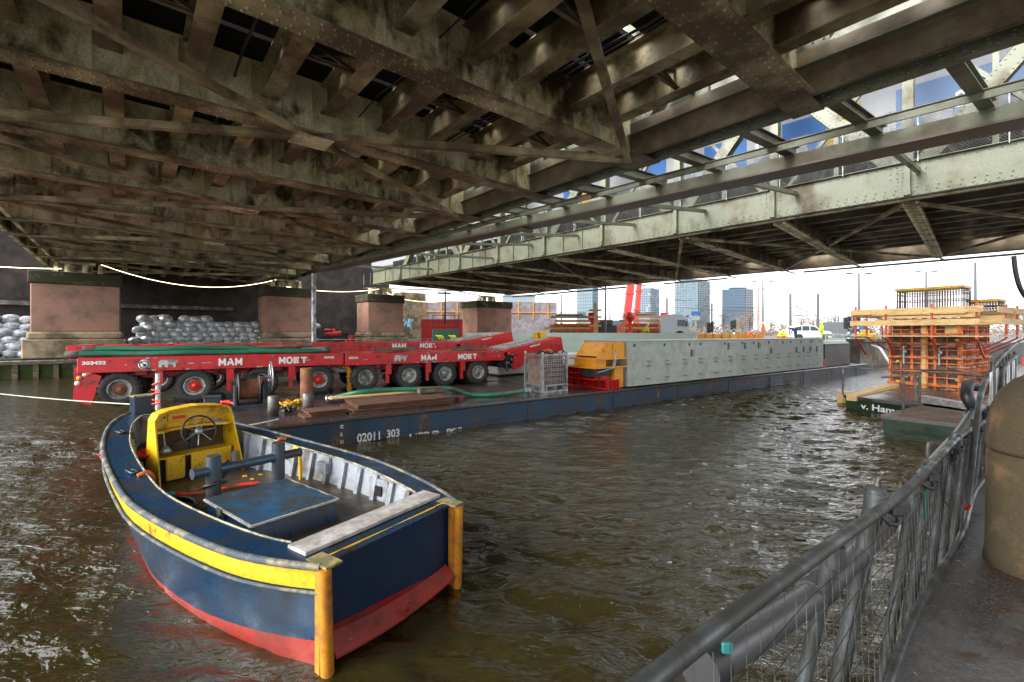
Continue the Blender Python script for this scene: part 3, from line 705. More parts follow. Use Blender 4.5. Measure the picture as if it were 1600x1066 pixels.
pier(760, 6.80, 58.0, 5.4, 3.6, 'dark brick pier with green-stained cap behind the rear power pack, rightmost')
# far wall behind the left quay
wl = thing('abutment_wall', 'dark brick wall behind the piers', 'wall', Q(-10, 14, 1.2))
mb = MB(); mb.box((0, 0, 0), (98, .8, 17), frame(Q(-18, 16, 1.2 + 8.5), uA)); obj('wall', mb, M['darkwall'], wl)  # extra height added to block the sky, in place of another bridge at left
mb = MB(); mb.box((0, 0, 0), (30, .35, .35), frame(Q(-2, 15.2, 5.4), uA)); obj('ledge', mb, M['wetsteel'], wl)
mb = MB()
for s in (-14, -10, -5, -1.5): mb.cyl(Q(s, 15.3, 1.2), Q(s, 15.3, 5.4), .05, 6)
explode(obj('conduit', mb, M['wetsteel'], wl))
# quay railing
rl = thing('quay_railing', 'thin galvanised pipe railing along the far quay edge', 'railing', Q(0, .2, 1.2))
mb = MB()
for z in (1.65, 2.25): mb.tube([Q(-45, .1, z), Q(33, .1, z)], .028, 6)
mb.tube([Q(-45, -.02, 1.05), Q(33, -.02, 1.05)], .05, 6)
obj('rail', mb, M['galv'], rl)
mb = MB()
for k in range(-16, 12): mb.cyl(Q(k * 2.8, .1, .6), Q(k * 2.8, .1, 2.27), .03, 6)
explode(obj('post', mb, M['galv'], rl))
fd = thing('fender_timbers', 'row of dark timber fender piles below the far quay edge', 'fender', Q(0, -.3, -.5))
mb = MB()
for k in range(-55, 37): mb.box((0, 0, 0), (.25, .2, 1.2), frame(Q(k * .9, -.12, .25), uA))
for z in (.95,): mb.beam(Q(-55, -.28, z), Q(33, -.28, z), .12, .2)
explode(obj('timber', mb, M['timber'], fd), 110)
# bags
def bag_mesh(seed):
    rnd = random.Random(seed); mb = MB(); n, m = 22, 13; vs = []; f1, f2, f3 = rnd.uniform(3, 6), rnd.uniform(4, 7), rnd.uniform(0, 6)
    for j in range(m + 1):
        th = math.pi * j / m
        for i in range(n):
            ph = 2 * math.pi * i / n; r = 1 + rnd.uniform(-.025, .025) + .06 * math.sin(f1 * ph + 3 * math.sin(th * 2 + f3)) * math.sin(th) + .05 * math.sin(f2 * th * 2 + ph * 2 + f3)
            sx = math.copysign(abs(math.sin(th) * math.cos(ph)) ** .75, math.sin(th) * math.cos(ph)); sy = math.copysign(abs(math.sin(th) * math.sin(ph)) ** .75, math.sin(th) * math.sin(ph))
            vs.append((.42 * r * sx, .55 * r * sy, .27 * r * math.cos(th) + .27))
    fs = [(j * n + i, j * n + (i + 1) % n, (j + 1) * n + (i + 1) % n, (j + 1) * n + i) for j in range(m) for i in range(n)]
    mb.add(vs, fs, 0, True)
    return mb
bags = []
for s in range(4):
    bags.append(bag_mesh(s))
def bag_pile(s0, s1, rows, d, mat, label, group, name, z0=1.2, step=.78, rz=.43):
    protos = [None] * 4; first = [True] * 4
    for r_ in range(rows):
        s = s0 + r_ * .12 + (r_ % 2) * .35
        top = s1 if r_ < rows - 1 else s0 + (s1 - s0) * .45
        while s < top:
            if r_ == rows - 1 and random.random() < .3: s += step; continue
            k = random.randrange(4); loc = Q(s, d + random.uniform(-.12, .12) + r_ * .12, z0 + r_ * rz + random.uniform(-.03, .03)); a = R(40) + random.uniform(-.5, .5)
            if protos[k] is None:
                o = obj(name, bags[k], mat); tag(o, label, 'bag', group); protos[k] = o
            else: o = dup(protos[k])
            o.location = loc; o.rotation_euler = (random.uniform(-.12, .12), random.uniform(-.12, .12), a)
            sc = random.uniform(.98, 1.2); o.scale = (sc, sc, sc * random.uniform(.9, 1.1))
            s += step * random.uniform(.92, 1.1)
bag_pile(4.6, 17.8, 7, 3.0, M['silver'], 'grey silver wrapped bag in the long heap between the first two piers', 'grey bags heaped behind the quay railing', 'bag', step=.66, rz=.40)
bag_pile(-8, .2, 7, 1.8, M['silverwhite'], 'shiny white wrapped bag in the tall stack left of the first pier', 'white bags stacked at the left edge', 'bag', step=.8, rz=.44)
# light strings
def sag(a, b, d, n=14): return [a.lerp(b, i / n) - V(0, 0, d * 4 * (i / n) * (1 - i / n)) for i in range(n + 1)]
for a, b, d, lab in ((PD(-30, 415, 30), PD(96, 420, 30), .05, 'lit light tube hanging at the far left above the first pier'),
                     (PD(156, 413, 32), PD(432, 437, 40), 1.1, 'long lit light tube sagging between the first and second piers'),
                     (PD(447, 448, 40), PD(592, 452, 47), .35, 'lit light tube between the second and third piers'),
                     (PD(604, 457, 48), PD(614, 461, 49), .05, 'short lit light tube just right of the third pier'),
                     (PD(632, 468, 52), PD(735, 462, 55), .5, 'faint lit light tube between the third and fourth piers')):
    mb = MB(); mb.tube(sag(a, b, d), .02, 6); solo('light_tube', mb, M['led'], lab, 'light', 'light tubes strung between the piers')
# grey tall pipe, blue cable
mb = MB(); mb.cyl(PD(490, 545, 30), PD(490, 428, 30), .16, 14); solo('mooring_pile', mb, M['galv'], 'tall slim grey steel pipe standing in front of the second pier', 'pipe')
mb = MB(); mb.tube([PD(50, 540, 29), PD(50, 490, 29.2), PD(52, 460, 29.4), PD(55, 452, 29.5), PD(57, 470, 29.4), PD(57, 500, 29.3)], .05, 6); solo('cable', mb, M['steelblue'], 'blue-grey cable looped over the left side of the first pier', 'cable')
# red machine between piers 2 and 3
def red_machine():
    o = PD(528, 520, 46); r = thing('construction_machine', 'red machine with black wheels and hoses between the second and third piers', 'machine', (o.x, o.y, 1.2))
    Fm = frame((o.x, o.y, 1.2), (1, .1, 0))
    mb = MB(); mb.box((.2, 0, 1.55), (2.2, 1.4, .45), Fm @ Matrix.Rotation(R(-8), 4, 'Y'), 0, .1); mb.box((-.8, 0, 1.9), (.9, 1.0, .35), Fm, 0, .1); mb.box((1.3, 0, .9), (.5, 1.2, 1.0), Fm, 0, .05); obj('body', mb, M['red'], r)
    for x, z in ((.95, 1.75), (-.6, .5), (.9, .45)):
        mb = MB(); mb.lathe([(.14, -.2), (.38, -.2), (.42, -.12), (.42, .12), (.38, .2), (.14, .2)], Fm @ Matrix.Translation((x, -.8, z)) @ Matrix.Rotation(R(90), 4, 'X'), 18, 0, True, True); obj('wheel', mb, M['tyre'], r)
    mb = MB()
    for k in range(16):
        a = Fm @ V(random.uniform(-1.6, -.3), -.75, random.uniform(.5, 2.4)); mb.tube([a, a + V(random.uniform(-.4, .4), .1, random.uniform(-.3, .4)), a + V(random.uniform(-.5, .5), 0, random.uniform(-.4, .4))], .03, 5)
    mb.box((0, 0, .7), (2.6, 1.1, .3), Fm); mb.box((-.3, -.2, 1.2), (2.4, 1.1, .2), Fm)
    obj('hoses', mb, M['blackmetal'], r)
red_machine()
# green container with curved yellow marks, yellow box, background yard fence between piers 3 and 4
def green_container():
    o = PD(696, 524, 45); r = thing('container_booth', 'dark green container with curved yellow stripes, between the third and fourth piers', 'container', (o.x, o.y, 1.3))
    Fm = frame((o.x, o.y, 1.3), (.9, .2, 0))
    mb = MB(); mb.box((0, 0, .95), (2.5, 1.6, 1.9), Fm, 0, .03); obj('body', mb, plain('dark_green_panel', (.02, .10, .06), .5), r)
    mb = MB()
    for cx in (-.62, .6):
        for k in range(3):
            pts = [V(cx - .35 + k * .22 + .35 * math.sin(a), -.815, .75 + .55 * math.cos(a)) for a in [R(x) for x in range(-10, 75, 12)]]
            mb.tube([Fm @ p for p in pts], [.03 + .05 * math.sin(math.pi * i / (len(pts) - 1)) for i in range(len(pts))], 5)
    obj('stripe', mb, plain('safety_yellow', (.75, .65, .03), .5), r)
    mb = MB()
    for x in (-1.2, -.1, .9, 1.25): mb.box((x, .2, 2.6), (.07, .07, 1.5), Fm)
    for z in (2.1, 2.6, 3.3): mb.box((0, .2, z), (2.5, .06, .06), Fm)
    mb.box((0, .25, 4.1), (.14, .14, 3.2), Fm); mb.box((-.1, .2, 5.5), (1.3, .3, .15), Fm)
    obj('frame', mb, M['blackmetal'], r)
    p = PD(722, 520, 43); mb = MB(); mb.box((0, 0, .45), (.8, .7, .55), frame((p.x, p.y, 1.3), (1, 0, 0)), 0, .06); mb.box((-.2, -.36, .45), (.3, .03, .4), frame((p.x, p.y, 1.3), (1, 0, 0)))
    for z in (.2, .75): mb.tube([V(p.x - .45, p.y - .4, 1.3 + z), V(p.x + .45, p.y - .4, 1.3 + z)], .03, 5)
    solo('generator', mb, M['yellow'], 'small yellow box with a frame right of the green container', 'generator')
    p = PD(690, 518, 52); mb = MB(); mb.box((0, 0, 1.6), (4.6, 2.2, 3.2), frame((p.x, p.y, 1.2), (1, .2, 0)), 0, .04)
    for k in range(14): mb.box((-2.1 + k * .33, -1.12, 1.6), (.1, .05, 3.0), frame((p.x, p.y, 1.2), (1, .2, 0)))
    solo('shipping_container', mb, M['red'], 'red ribbed container behind the green one', 'container')
green_container()
def hoarding():
    p0, p1 = PD(640, 520, 66), PD(745, 520, 66); r = thing('hoarding', 'grey panel hoarding with orange posts behind the third and fourth piers', 'fence', (p0.x, p0.y, 1.2))
    mb = MB(); a, b = V(p0.x, p0.y, 4.4), V(p1.x + 12, p1.y + 4, 4.4); mb.beam(a, b, .1, 6.4); obj('panel', mb, M['silver2'], r)
    mb = MB(); d = (b - a).normalized()
    for k in range(10): q = a + d * (k * 2.3); mb.beam(V(q.x, q.y - .15, 5), V(q.x, q.y - .15, 8.0), .12, .12, (0, 1, 0))
    mb.beam(V(a.x, a.y - .15, 6.0), V(b.x, b.y - .15, 6.0), .1, .12); obj('post', mb, M['orange'], r)
    mb = MB(); c = PD(640, 520, 60)
    mb.box((0, 0, 0), (3.4, 2.5, 7), frame((c.x, c.y, 4.6), uA)); o = solo('side_pier', mb, M['stone'], 'pinkish masonry block with light blue graffiti behind the third pier', 'masonry')
    mb = MB()
    rnd = random.Random(3)
    for k in range(7):
        x = c.x - .9 + k * .28; mb.tube([V(x, c.y - 2.26 - 0, 3.0 + rnd.random()), V(x + rnd.uniform(-.3, .3), c.y - 2.3, 3.6 + rnd.random() * .5), V(x + .2, c.y - 2.26, 4.3 + rnd.random() * .6)], .1, 5)
    g = obj('graffiti', mb, plain('light_blue_spray', (.15, .42, .62), .6), o)
M['silver2'] = worn('grey_panel', (.30, .28, .30), (.20, .17, .18), .4, 1.2, .6, 10)
hoarding()
# ------------------------------------------------ work barge
G0 = V(-4.63, 11.0, 0); db = V(.815, .579, 0).normalized(); nb = V(-db.y, db.x, 0); DZ = .66
def D(s, d, z): p = G0 + db * s + nb * d; return V(p.x, p.y, z)
bg_ = thing('work_barge', 'long flat dark blue work barge carrying red trailers and pale girders', 'barge', D(20, 6, 0))
mb = MB(); FD = frame(D(0, 0, 0), db)
L0, L1, WD = -3.0, 36.5, 13.0
prof = [(L0, DZ - .16), (L0 + 1.2, -.6), (L1 - 1, -.6), (L1, DZ - .16)]
mb.add([(x, 0, z) for x, z in [(L0 + .05, DZ - .1), (L0 + 1.0, -.6), (L1, -.6), (L1, DZ - .1)]] + [(x, WD, z) for x, z in [(L0 + .05, DZ - .1), (L0 + 1.0, -.6), (L1, -.6), (L1, DZ - .1)]],
       [(0, 1, 2, 3), (4, 7, 6, 5), (0, 4, 5, 1), (1, 5, 6, 2), (2, 6, 7, 3), (3, 7, 4, 0)], 0, False, FD)
for s in range(-2, 36, 4): mb.box((s + .3, -.006, .24), (.04, .03, .5), FD)
mb.box(((L0 + L1) / 2, -.01, .13), (L1 - L0 - 1.4, .045, .03), FD)
obj('hull', mb, M['bargenavy'], bg_)
mb = MB(); mb.box(((L0 + L1) / 2, WD / 2, DZ - .05), (L1 - L0, WD + .1, .1), FD, 0, .03); obj('deck', mb, M['deckwet'], bg_)
def side_text(s, string, z, size, sx=1.0, name='hull_number', m='whitedirty'):
    T = Matrix((tuple(db) + (0,), (0, 0, 1, 0), (db.y, -db.x, 0, 0), (0, 0, 0, 1))).transposed(); T.translation = D(s, -.04, z)
    return obj(name, text(string, size, T, .003, .006, sx), M[m], bg_)
def s_at(px, d=0):
    r = (px - 800) / FP; o = G0 + nb * d; return (r * o.y - o.x) / (db.x - r * db.y)
side_text(s_at(557), '02011', .02, .30, .85); side_text(s_at(603), '303', .03, .29, .85)
side_text(s_at(638), 'HERO  P05', -.12, .24, 1.45)
for i, ch in enumerate('C2H'): side_text(s_at(531), ch, .42 - i * .19, .11, 1)
# things on its deck
mb = MB(); mb.lathe([(.0, .0), (.135, .0), (.135, .5), (.12, .515), (.0, .515)], Matrix.Translation(P(427, 650, DZ)), 18); solo('mooring_bollard', mb, M['wetsteel'], 'short grey round steel bollard at the barge edge, nearest the blue winch', 'bollard', 'grey bollards on the barge edge')
mb = MB(); mb.lathe([(.0, .0), (.14, .0), (.14, .53), (.125, .545), (.0, .545)], Matrix.Translation(P(481, 646, DZ)), 18); solo('mooring_bollard', mb, M['wetsteel'], 'short grey round steel bollard just in front of the tall rusty pipe', 'bollard', 'grey bollards on the barge edge')
p = P(479, 624, DZ); mb = MB(); mb.lathe([(.19, 0), (.19, 1.0), (.17, 1.0), (.17, .02)], Matrix.Translation(p), 20, 0, True); solo('steel_pipe', mb, M['rustpipe'], 'tall rusty brown upright pipe on the barge deck', 'pipe')
p = P(331, 644, DZ); mb = MB(); mb.box((0, 0, .2), (.36, .36, .4), frame(p, db), 0, .02); mb.box((0, 0, .41), (.4, .4, .04), frame(p, db)); solo('mooring_box', mb, M['steelblue'], 'small blue square bollard box behind the yellow steering console', 'bollard')
def winch():
    o = P(398, 634, DZ); r = thing('cable_winch', 'blue-grey cable winch with a big upright handwheel and rusty drum, left on the barge deck', 'winch', o, None, math.atan2(db.y, db.x))
    X = Matrix.Rotation(R(90), 4, 'Y')
    mb = MB()
    for x in (-.42, .1): mb.lathe([(.12, -.015), (.42, -.015), (.44, 0), (.42, .015), (.12, .015)], Matrix.Translation((x, 0, .5)) @ X, 28, 0, True, True)
    for x in (-.5, .2):
        mb.prism([(-.35, 0), (.35, 0), (.2, .62), (-.2, .62)], .05, Matrix.Translation((x, 0, 0)) @ Matrix.Rotation(R(90), 4, 'Z'))
    for y in (-.3, .3): mb.box((-.15, y, .04), (.9, .1, .08))
    obj('frame', mb, M['steelblue'], r, False)
    mb = MB()
    pr = []
    for k in range(15): pr += [(.27, -.4 + k * .033), (.30, -.385 + k * .033)]
    mb.lathe(pr, Matrix.Translation((0, 0, .5)) @ X, 24); obj('drum', mb, M['rustpipe'], r, False)
    mb = MB(); ring = [V(.42, .44 * math.cos(R(t)), .82 + .44 * math.sin(R(t))) for t in range(0, 360, 12)]; mb.tube(ring, .022, 6, 0, False, True, True)
    for t in range(0, 360, 60): mb.cyl((.42, 0, .82), (.42, .43 * math.cos(R(t)), .82 + .43 * math.sin(R(t))), .016, 6)
    mb.cyl((.2, 0, .82), (.46, 0, .82), .05, 8); obj('handwheel', mb, M['galv'], r, False)
    mb = MB(); mb.box((.28, .05, .45), (.12, .5, .5)); mb.box((-.1, .25, .8), (.4, .3, .25)); mb.cyl((-.1, -.1, .98), (.25, -.05, .85), .03, 6); obj('gearbox', mb, M['blackmetal'], r, False)
winch()
def plates(name, label, c, wx, wy, n, z0=DZ, seed=1):
    rnd = random.Random(seed)
    for k in range(n):
        mb = MB(); Fm = frame(V(c.x, c.y, 0), db) @ Matrix.Translation((rnd.uniform(-.08, .08) + k * .06, rnd.uniform(-.05, .05), z0 + .022 + k * .06)) @ Matrix.Rotation(rnd.uniform(-.05, .05), 4, 'Z')
        mb.box((0, 0, 0), (wx - k * .05, wy, .045), Fm, 0, .005)
        solo(name, mb, M['rust'], label[k] if isinstance(label, list) else label, 'steel plate', 'rusty steel plates stacked on the barge')
pc = D((s_at(560) + s_at(712)) / 2, 1.02, 0)
plates('steel_plate', ['big rusty steel plate, %s of the large stack under the green hose' % q for q in ('lowest', 'second from the bottom', 'third from the bottom', 'topmost')], pc, 2.9, 1.35, 4)
pc2 = D(s_at(520) - .1, .75, 0)
plates('steel_plate', ['small rusty plate, %s of the small stack right of the bollards' % q for q in ('bottom', 'middle', 'top')], pc2, 1.0, .75, 3, seed=5)
zt = DZ + .26
mb = MB(); c = P(676, 613, zt); mb.box((0, 0, .08), (.95, .24, .17), frame(c, db), 0, .01); solo('timber_block', mb, M['timber'], 'weathered timber block lying over the green hose on the plates', 'timber')
mb = MB(); a = D(s_at(545), 1.9, zt); b = D(s_at(705), 2.0, zt); mb.beam(a, b, .35, .035); solo('plank', mb, M['newwood'], 'thin pale plank behind the green hose on the rusty plates', 'plank')
hs_ = [P(518, 622, zt - .1), P(540, 617, zt), P(566, 612, zt + .1), P(610, 609, zt + .1), P(653, 608, zt + .1), P(697, 607, zt + .1), P(714, 610, zt), P(735, 617, DZ + .08), P(770, 617, DZ + .08), P(800, 614, DZ + .1), P(822, 611, DZ + .14)]
def smooth(pts, k=6):
    out = []
    for i in range(len(pts) - 1):
        p0, p1, p2, p3 = pts[max(i - 1, 0)], pts[i], pts[i + 1], pts[min(i + 2, len(pts) - 1)]
        for j in range(k):
            t = j / k; out.append(.5 * ((2 * p1) + (p2 - p0) * t + (2 * p0 - 5 * p1 + 4 * p2 - p3) * t * t + (3 * p1 - p0 - 3 * p2 + p3) * t ** 3))
    return out + [pts[-1]]
ho = thing('suction_hose', 'long green suction hose lying over the rusty plates to the wire crate', 'hose', hs_[4])
mb = MB(); mb.tube(smooth(hs_), .068, 10); obj('hose', mb, M['hose'], ho)
mb = MB()
for i, j in ((0, 1), (-1, -2)):
    d_ = (hs_[j] - hs_[i]).normalized(); mb.cyl(hs_[i] - d_ * .12, hs_[i] + d_ * .06, .085, 10); mb.cyl(hs_[i] - d_ * .14, hs_[i] - d_ * .09, .12, 10)
obj('coupling', mb, M['galv'], ho)
def valve():
    o = P(560, 610, DZ); r = thing('pipe_valve', 'orange-yellow pipe bend with a horizontal arm beside the rusty plates', 'valve', o, None, math.atan2(db.y, db.x))
    mb = MB(); mb.tube(smooth([V(-.32, 0, 0), V(-.32, 0, .45), V(-.34, 0, .75), V(-.45, 0, .92), V(-.6, 0, .95)]), .10, 10)
    mb.tube(smooth([V(-.3, 0, .28), V(0, 0, .3), V(.3, 0, .33)]), .09, 10); mb.cyl((.3, 0, .15), (.3, 0, .42), .12, 10)
    for z in (.1, .5, .7): mb.cyl((-.32, 0, z), (-.32, 0, z + .05), .14, 12)
    obj('pipe', mb, M['orange'], r, False)
    mb = MB(); rnd = random.Random(2)
    for k in range(7): mb.tube(smooth([V(.55 + rnd.uniform(-.05, .05), 0, .05), V(.7 + rnd.uniform(-.2, .3), .1, .45 + rnd.random() * .2), V(.95 + rnd.uniform(-.1, .3), .1, .5 + rnd.random() * .15)], 4), .014, 4)
    for k in range(3): mb.tube(smooth([V(-1.4, .2, 1.05 - k * .06), V(-.9, .1, .85 - k * .04), V(-.45, 0, .8 - k * .05)], 4), .022, 5)
    obj('cables', mb, M['galv'], r, False)
valve()
def clutter():
    o = P(447, 652, DZ)
    rnd = random.Random(11)
    for k, (m, nm, px, py) in enumerate((('orange', 'orange and yellow', 452, 636), ('steelblue', 'blue', 448, 644), ('yellow', 'yellow', 462, 632), ('signalred', 'bright orange', 352, 634))):
        mb = MB(); c = P(px, py, DZ)
        for q in range(5):
            a = c + V(rnd.uniform(-.18, .18), rnd.uniform(-.1, .1), .04); mb.tube(smooth([a, a + V(rnd.uniform(-.15, .15), rnd.uniform(-.1, .1), .1), a + V(rnd.uniform(-.3, .3), rnd.uniform(-.1, .1), .03)], 3), .03, 6)
        mb.box((0, 0, .05), (.3, .16, .1), frame(c, V(rnd.random(), 1, 0)), 0, .02)
        solo('tool_heap', mb, M[m], 'small heap of %s rope and tool cases on the barge deck' % nm, 'tools')
    mb = MB(); mb.tube(smooth([D(s_at(372), .15, DZ + .03), D(s_at(400), .1, DZ + .05), D(s_at(437), .15, DZ + .1)]), .018, 6)
    solo('mooring_rope', mb, M['rope'], 'pale rope along the barge edge below the winch', 'rope')
clutter()
def gitter():
    c = P(848, 615, DZ); ex = (P(885, 611, DZ) - c); ey = (P(813, 607, DZ) - c); ey *= .75
    Lx, Ly, h = ex.length, ey.length, 1.38
    ex.normalize(); ey.normalize()
    r = thing('wire_crate', 'galvanised wire mesh crate filled with brown boards, standing on the barge edge', 'crate', c)
    def q(x, y, z): return c + ex * x + ey * y + V(0, 0, z)
    mb = MB()
    for x, y in ((0, 0), (Lx, 0), (0, Ly), (Lx, Ly)): mb.beam(q(x, y, 0), q(x, y, h), .07, .07, ex); mb.cyl(q(x, y, h), q(x, y, h + .06), .05, 6)
    for z in (.04, .26, h - .04):
        for a, b in (((0, 0), (Lx, 0)), ((0, 0), (0, Ly)), ((Lx, 0), (Lx, Ly)), ((0, Ly), (Lx, Ly))): mb.beam(q(*a, z), q(*b, z), .05, .06)
    for f in (.12, .5, .88): mb.beam(q(Lx * f, 0, .04), q(Lx * f, 0, .26), .12, .05, ex); mb.beam(q(0, Ly * f, .04), q(0, Ly * f, .26), .12, .05, ey)
    obj('frame', mb, M['galv'], r)
    mb = MB()
    n = 11
    for i in range(1, n):
        f = i / n
        mb.beam(q(Lx * f, -.01, .28), q(Lx * f, -.01, h - .05), .012, .012, ex); mb.beam(q(-.01, Ly * f, .28), q(-.01, Ly * f, h - .05), .012, .012, ex)
    for i in range(1, 13):
        z = .28 + (h - .33) * i / 13; mb.beam(q(0, -.02, z), q(Lx, -.02, z), .012, .012); mb.beam(q(-.02, 0, z), q(-.02, Ly, z), .012, .012)
    obj('wire_mesh', mb, M['galv'], r)
    mb = MB()
    for i in range(9): mb.beam(q(.1 + (Lx - .2) * i / 8.5, .12, .3), q(.1 + (Lx - .2) * i / 8.5, .12, h - .05), .1, .03, ex)
    for z in (.45, .62, .8, .97, 1.14, 1.3): mb.beam(q(.06, .08, z), q(Lx - .06, .08, z), .02, .07)
    mb.box((0, 0, 0), (Lx - .3, Ly - .3, h - .5), frame(q(Lx / 2, Ly / 2, .7), ex)); explode(obj('boards', mb, worn('brown_boards', (.33, .19, .12), (.18, .11, .08), .4, 5, .7), r))
    mb = MB(); rnd = random.Random(4)
    for k in range(9):
        a = q(rnd.uniform(-.1, Lx), rnd.uniform(0, Ly), h - .1); mb.tube(smooth([a, a + V(rnd.uniform(-.2, .2), 0, .2), a + V(rnd.uniform(-.4, .4), 0, .1)], 3), .025, 5)
    obj('cable', mb, M['blackmetal'], r)
    mb = MB(); a = q(.25, .3, h + .08); mb.tube(smooth([a, a + V(.18, 0, .06), a + V(.3, 0, -.02)], 3), .05, 6); obj('orange_strap', mb, M['orangered'], r)
gitter()
# steel girders
def girder1():
    s0, s1, d0, d1, z0, z1 = 11.25, 29.35, .12, 2.5, .76, 2.46
    r = thing('box_girder', 'long pale green-grey steel box girder with rows of small brackets at the barge edge', 'girder', D((s0 + s1) / 2, (d0 + d1) / 2, z0))
    mb = MB(); mb.box(((s0 + s1) / 2, (d0 + d1) / 2, (z0 + z1) / 2), (s1 - s0, d1 - d0, z1 - z0), FD)
    mb.box(((s0 + s1) / 2, (d0 + d1) / 2, z0 - .02), (s1 - s0 + .06, d1 - d0 + .14, .04), FD); mb.box(((s0 + s1) / 2, (d0 + d1) / 2, z1 + .015), (s1 - s0 + .04, d1 - d0 + .06, .03), FD)
    obj('shell', mb, M['mint'], r)
    mb = MB(); x = s0 + 1.25
    while x < s1 - .5:
        for z in (.62, .50, .16): 
            mb.add([(x - .14, d0, z0 + z * 1.5), (x + .17, d0, z0 + z * 1.5), (x + .17, d0 - .14, z0 + z * 1.5 - .02), (x - .04, d0 - .14, z0 + z * 1.5 - .02), (x + .1, d0, z0 + z * 1.5 - .05), (x - .02, d0, z0 + z * 1.5 - .05)], [(0, 1, 2, 3), (0, 3, 5), (1, 4, 2), (2, 4, 5, 3), (0, 5, 4, 1)], 0, False, FD)
        x += 1.22
    explode(obj('bracket', mb, M['mint'], r))
    mb = MB(); k = 0; x = s0 + .5
    for x in (.4, 2.3, 4.05, 4.9, 6.9, 8.5, 9.6, 11.2, 12.8, 13.7, 15, 16.4, 17.6): mb.box((s0 + x, d0 - .012, z1 - .16), (.08, .02, .12), FD)
    for x, z in ((4.2, 1.25), (7.2, 1.5), (8.7, 1.5), (10.1, 1.5), (11.4, 1.2), (14.4, 1.2), (15.3, 1.2), (16.2, 1.2), (17.1, 1.2)):
        mb.box((s0 + x, d0 - .012, z0 + z - .1), (.07, .02, .3), FD)
        for q in range(4): mb.box((s0 + x + .15, d0 - .012, z0 + z - .22 + q * .08), (.14, .02, .02), FD)
    obj('slot', mb, plain('dark_slot', (.03, .035, .03), .7), r)
    mb = MB()
    for x in range(1, 9): mb.box((s0 + x * 2.1, d0 + .0, (z0 + z1) / 2), (.02, .004, z1 - z0 - .06), FD)
    explode(obj('weld_seam', mb, M['mint'], r))
    mb = MB()
    for x in (3, 8, 13, 17): mb.box((s0 + x, 1.4, DZ + .05), (.4, 1.8, .1), FD)
    solo('support_timber', mb, M['timber'], 'dark packing timbers under the pale box girder', 'timber')
girder1()
def girder2():
    s0, s1, d0, d1 = 10.0, 28.2, 8.0, 10.4
    r = thing('box_girder', 'second, paler mint green girder lying further back on the barge behind the orange jack', 'girder', D(19, 9, .76))
    mb = MB(); mb.box(((s0 + s1) / 2, (d0 + d1) / 2, 1.82), (s1 - s0, d1 - d0, 2.0), FD)
    for z in (2.0, 2.4): mb.box(((s0 + s1) / 2, d0 - .01, z), (s1 - s0, .03, .025), FD)
    for x in range(1, 8): mb.prism([(-.25, 0), (.25, 0), (0, .5)], .03, FD @ Matrix.Translation((s0 + x * 2.4, d0 - .1, 1.72)))
    obj('shell', mb, M['mintlight'], r)
    mb = MB(); mb.box(((s0 + s1) / 2, d0 - .5, 1.2), (s1 - s0 + .4, 1.0, .95), FD, 0, .05); solo('tarpaulin_load', mb, M['white'], 'low white wrapped load along the foot of the rear girder', 'load')
    mb = MB()
    for i, (s, w) in enumerate(((12.4, .9), (14.8, .7), (17.2, .5), (19.5, .6))): mb.box((s, 3.6, 2.40), (w, .4, .05), FD)
girder2()
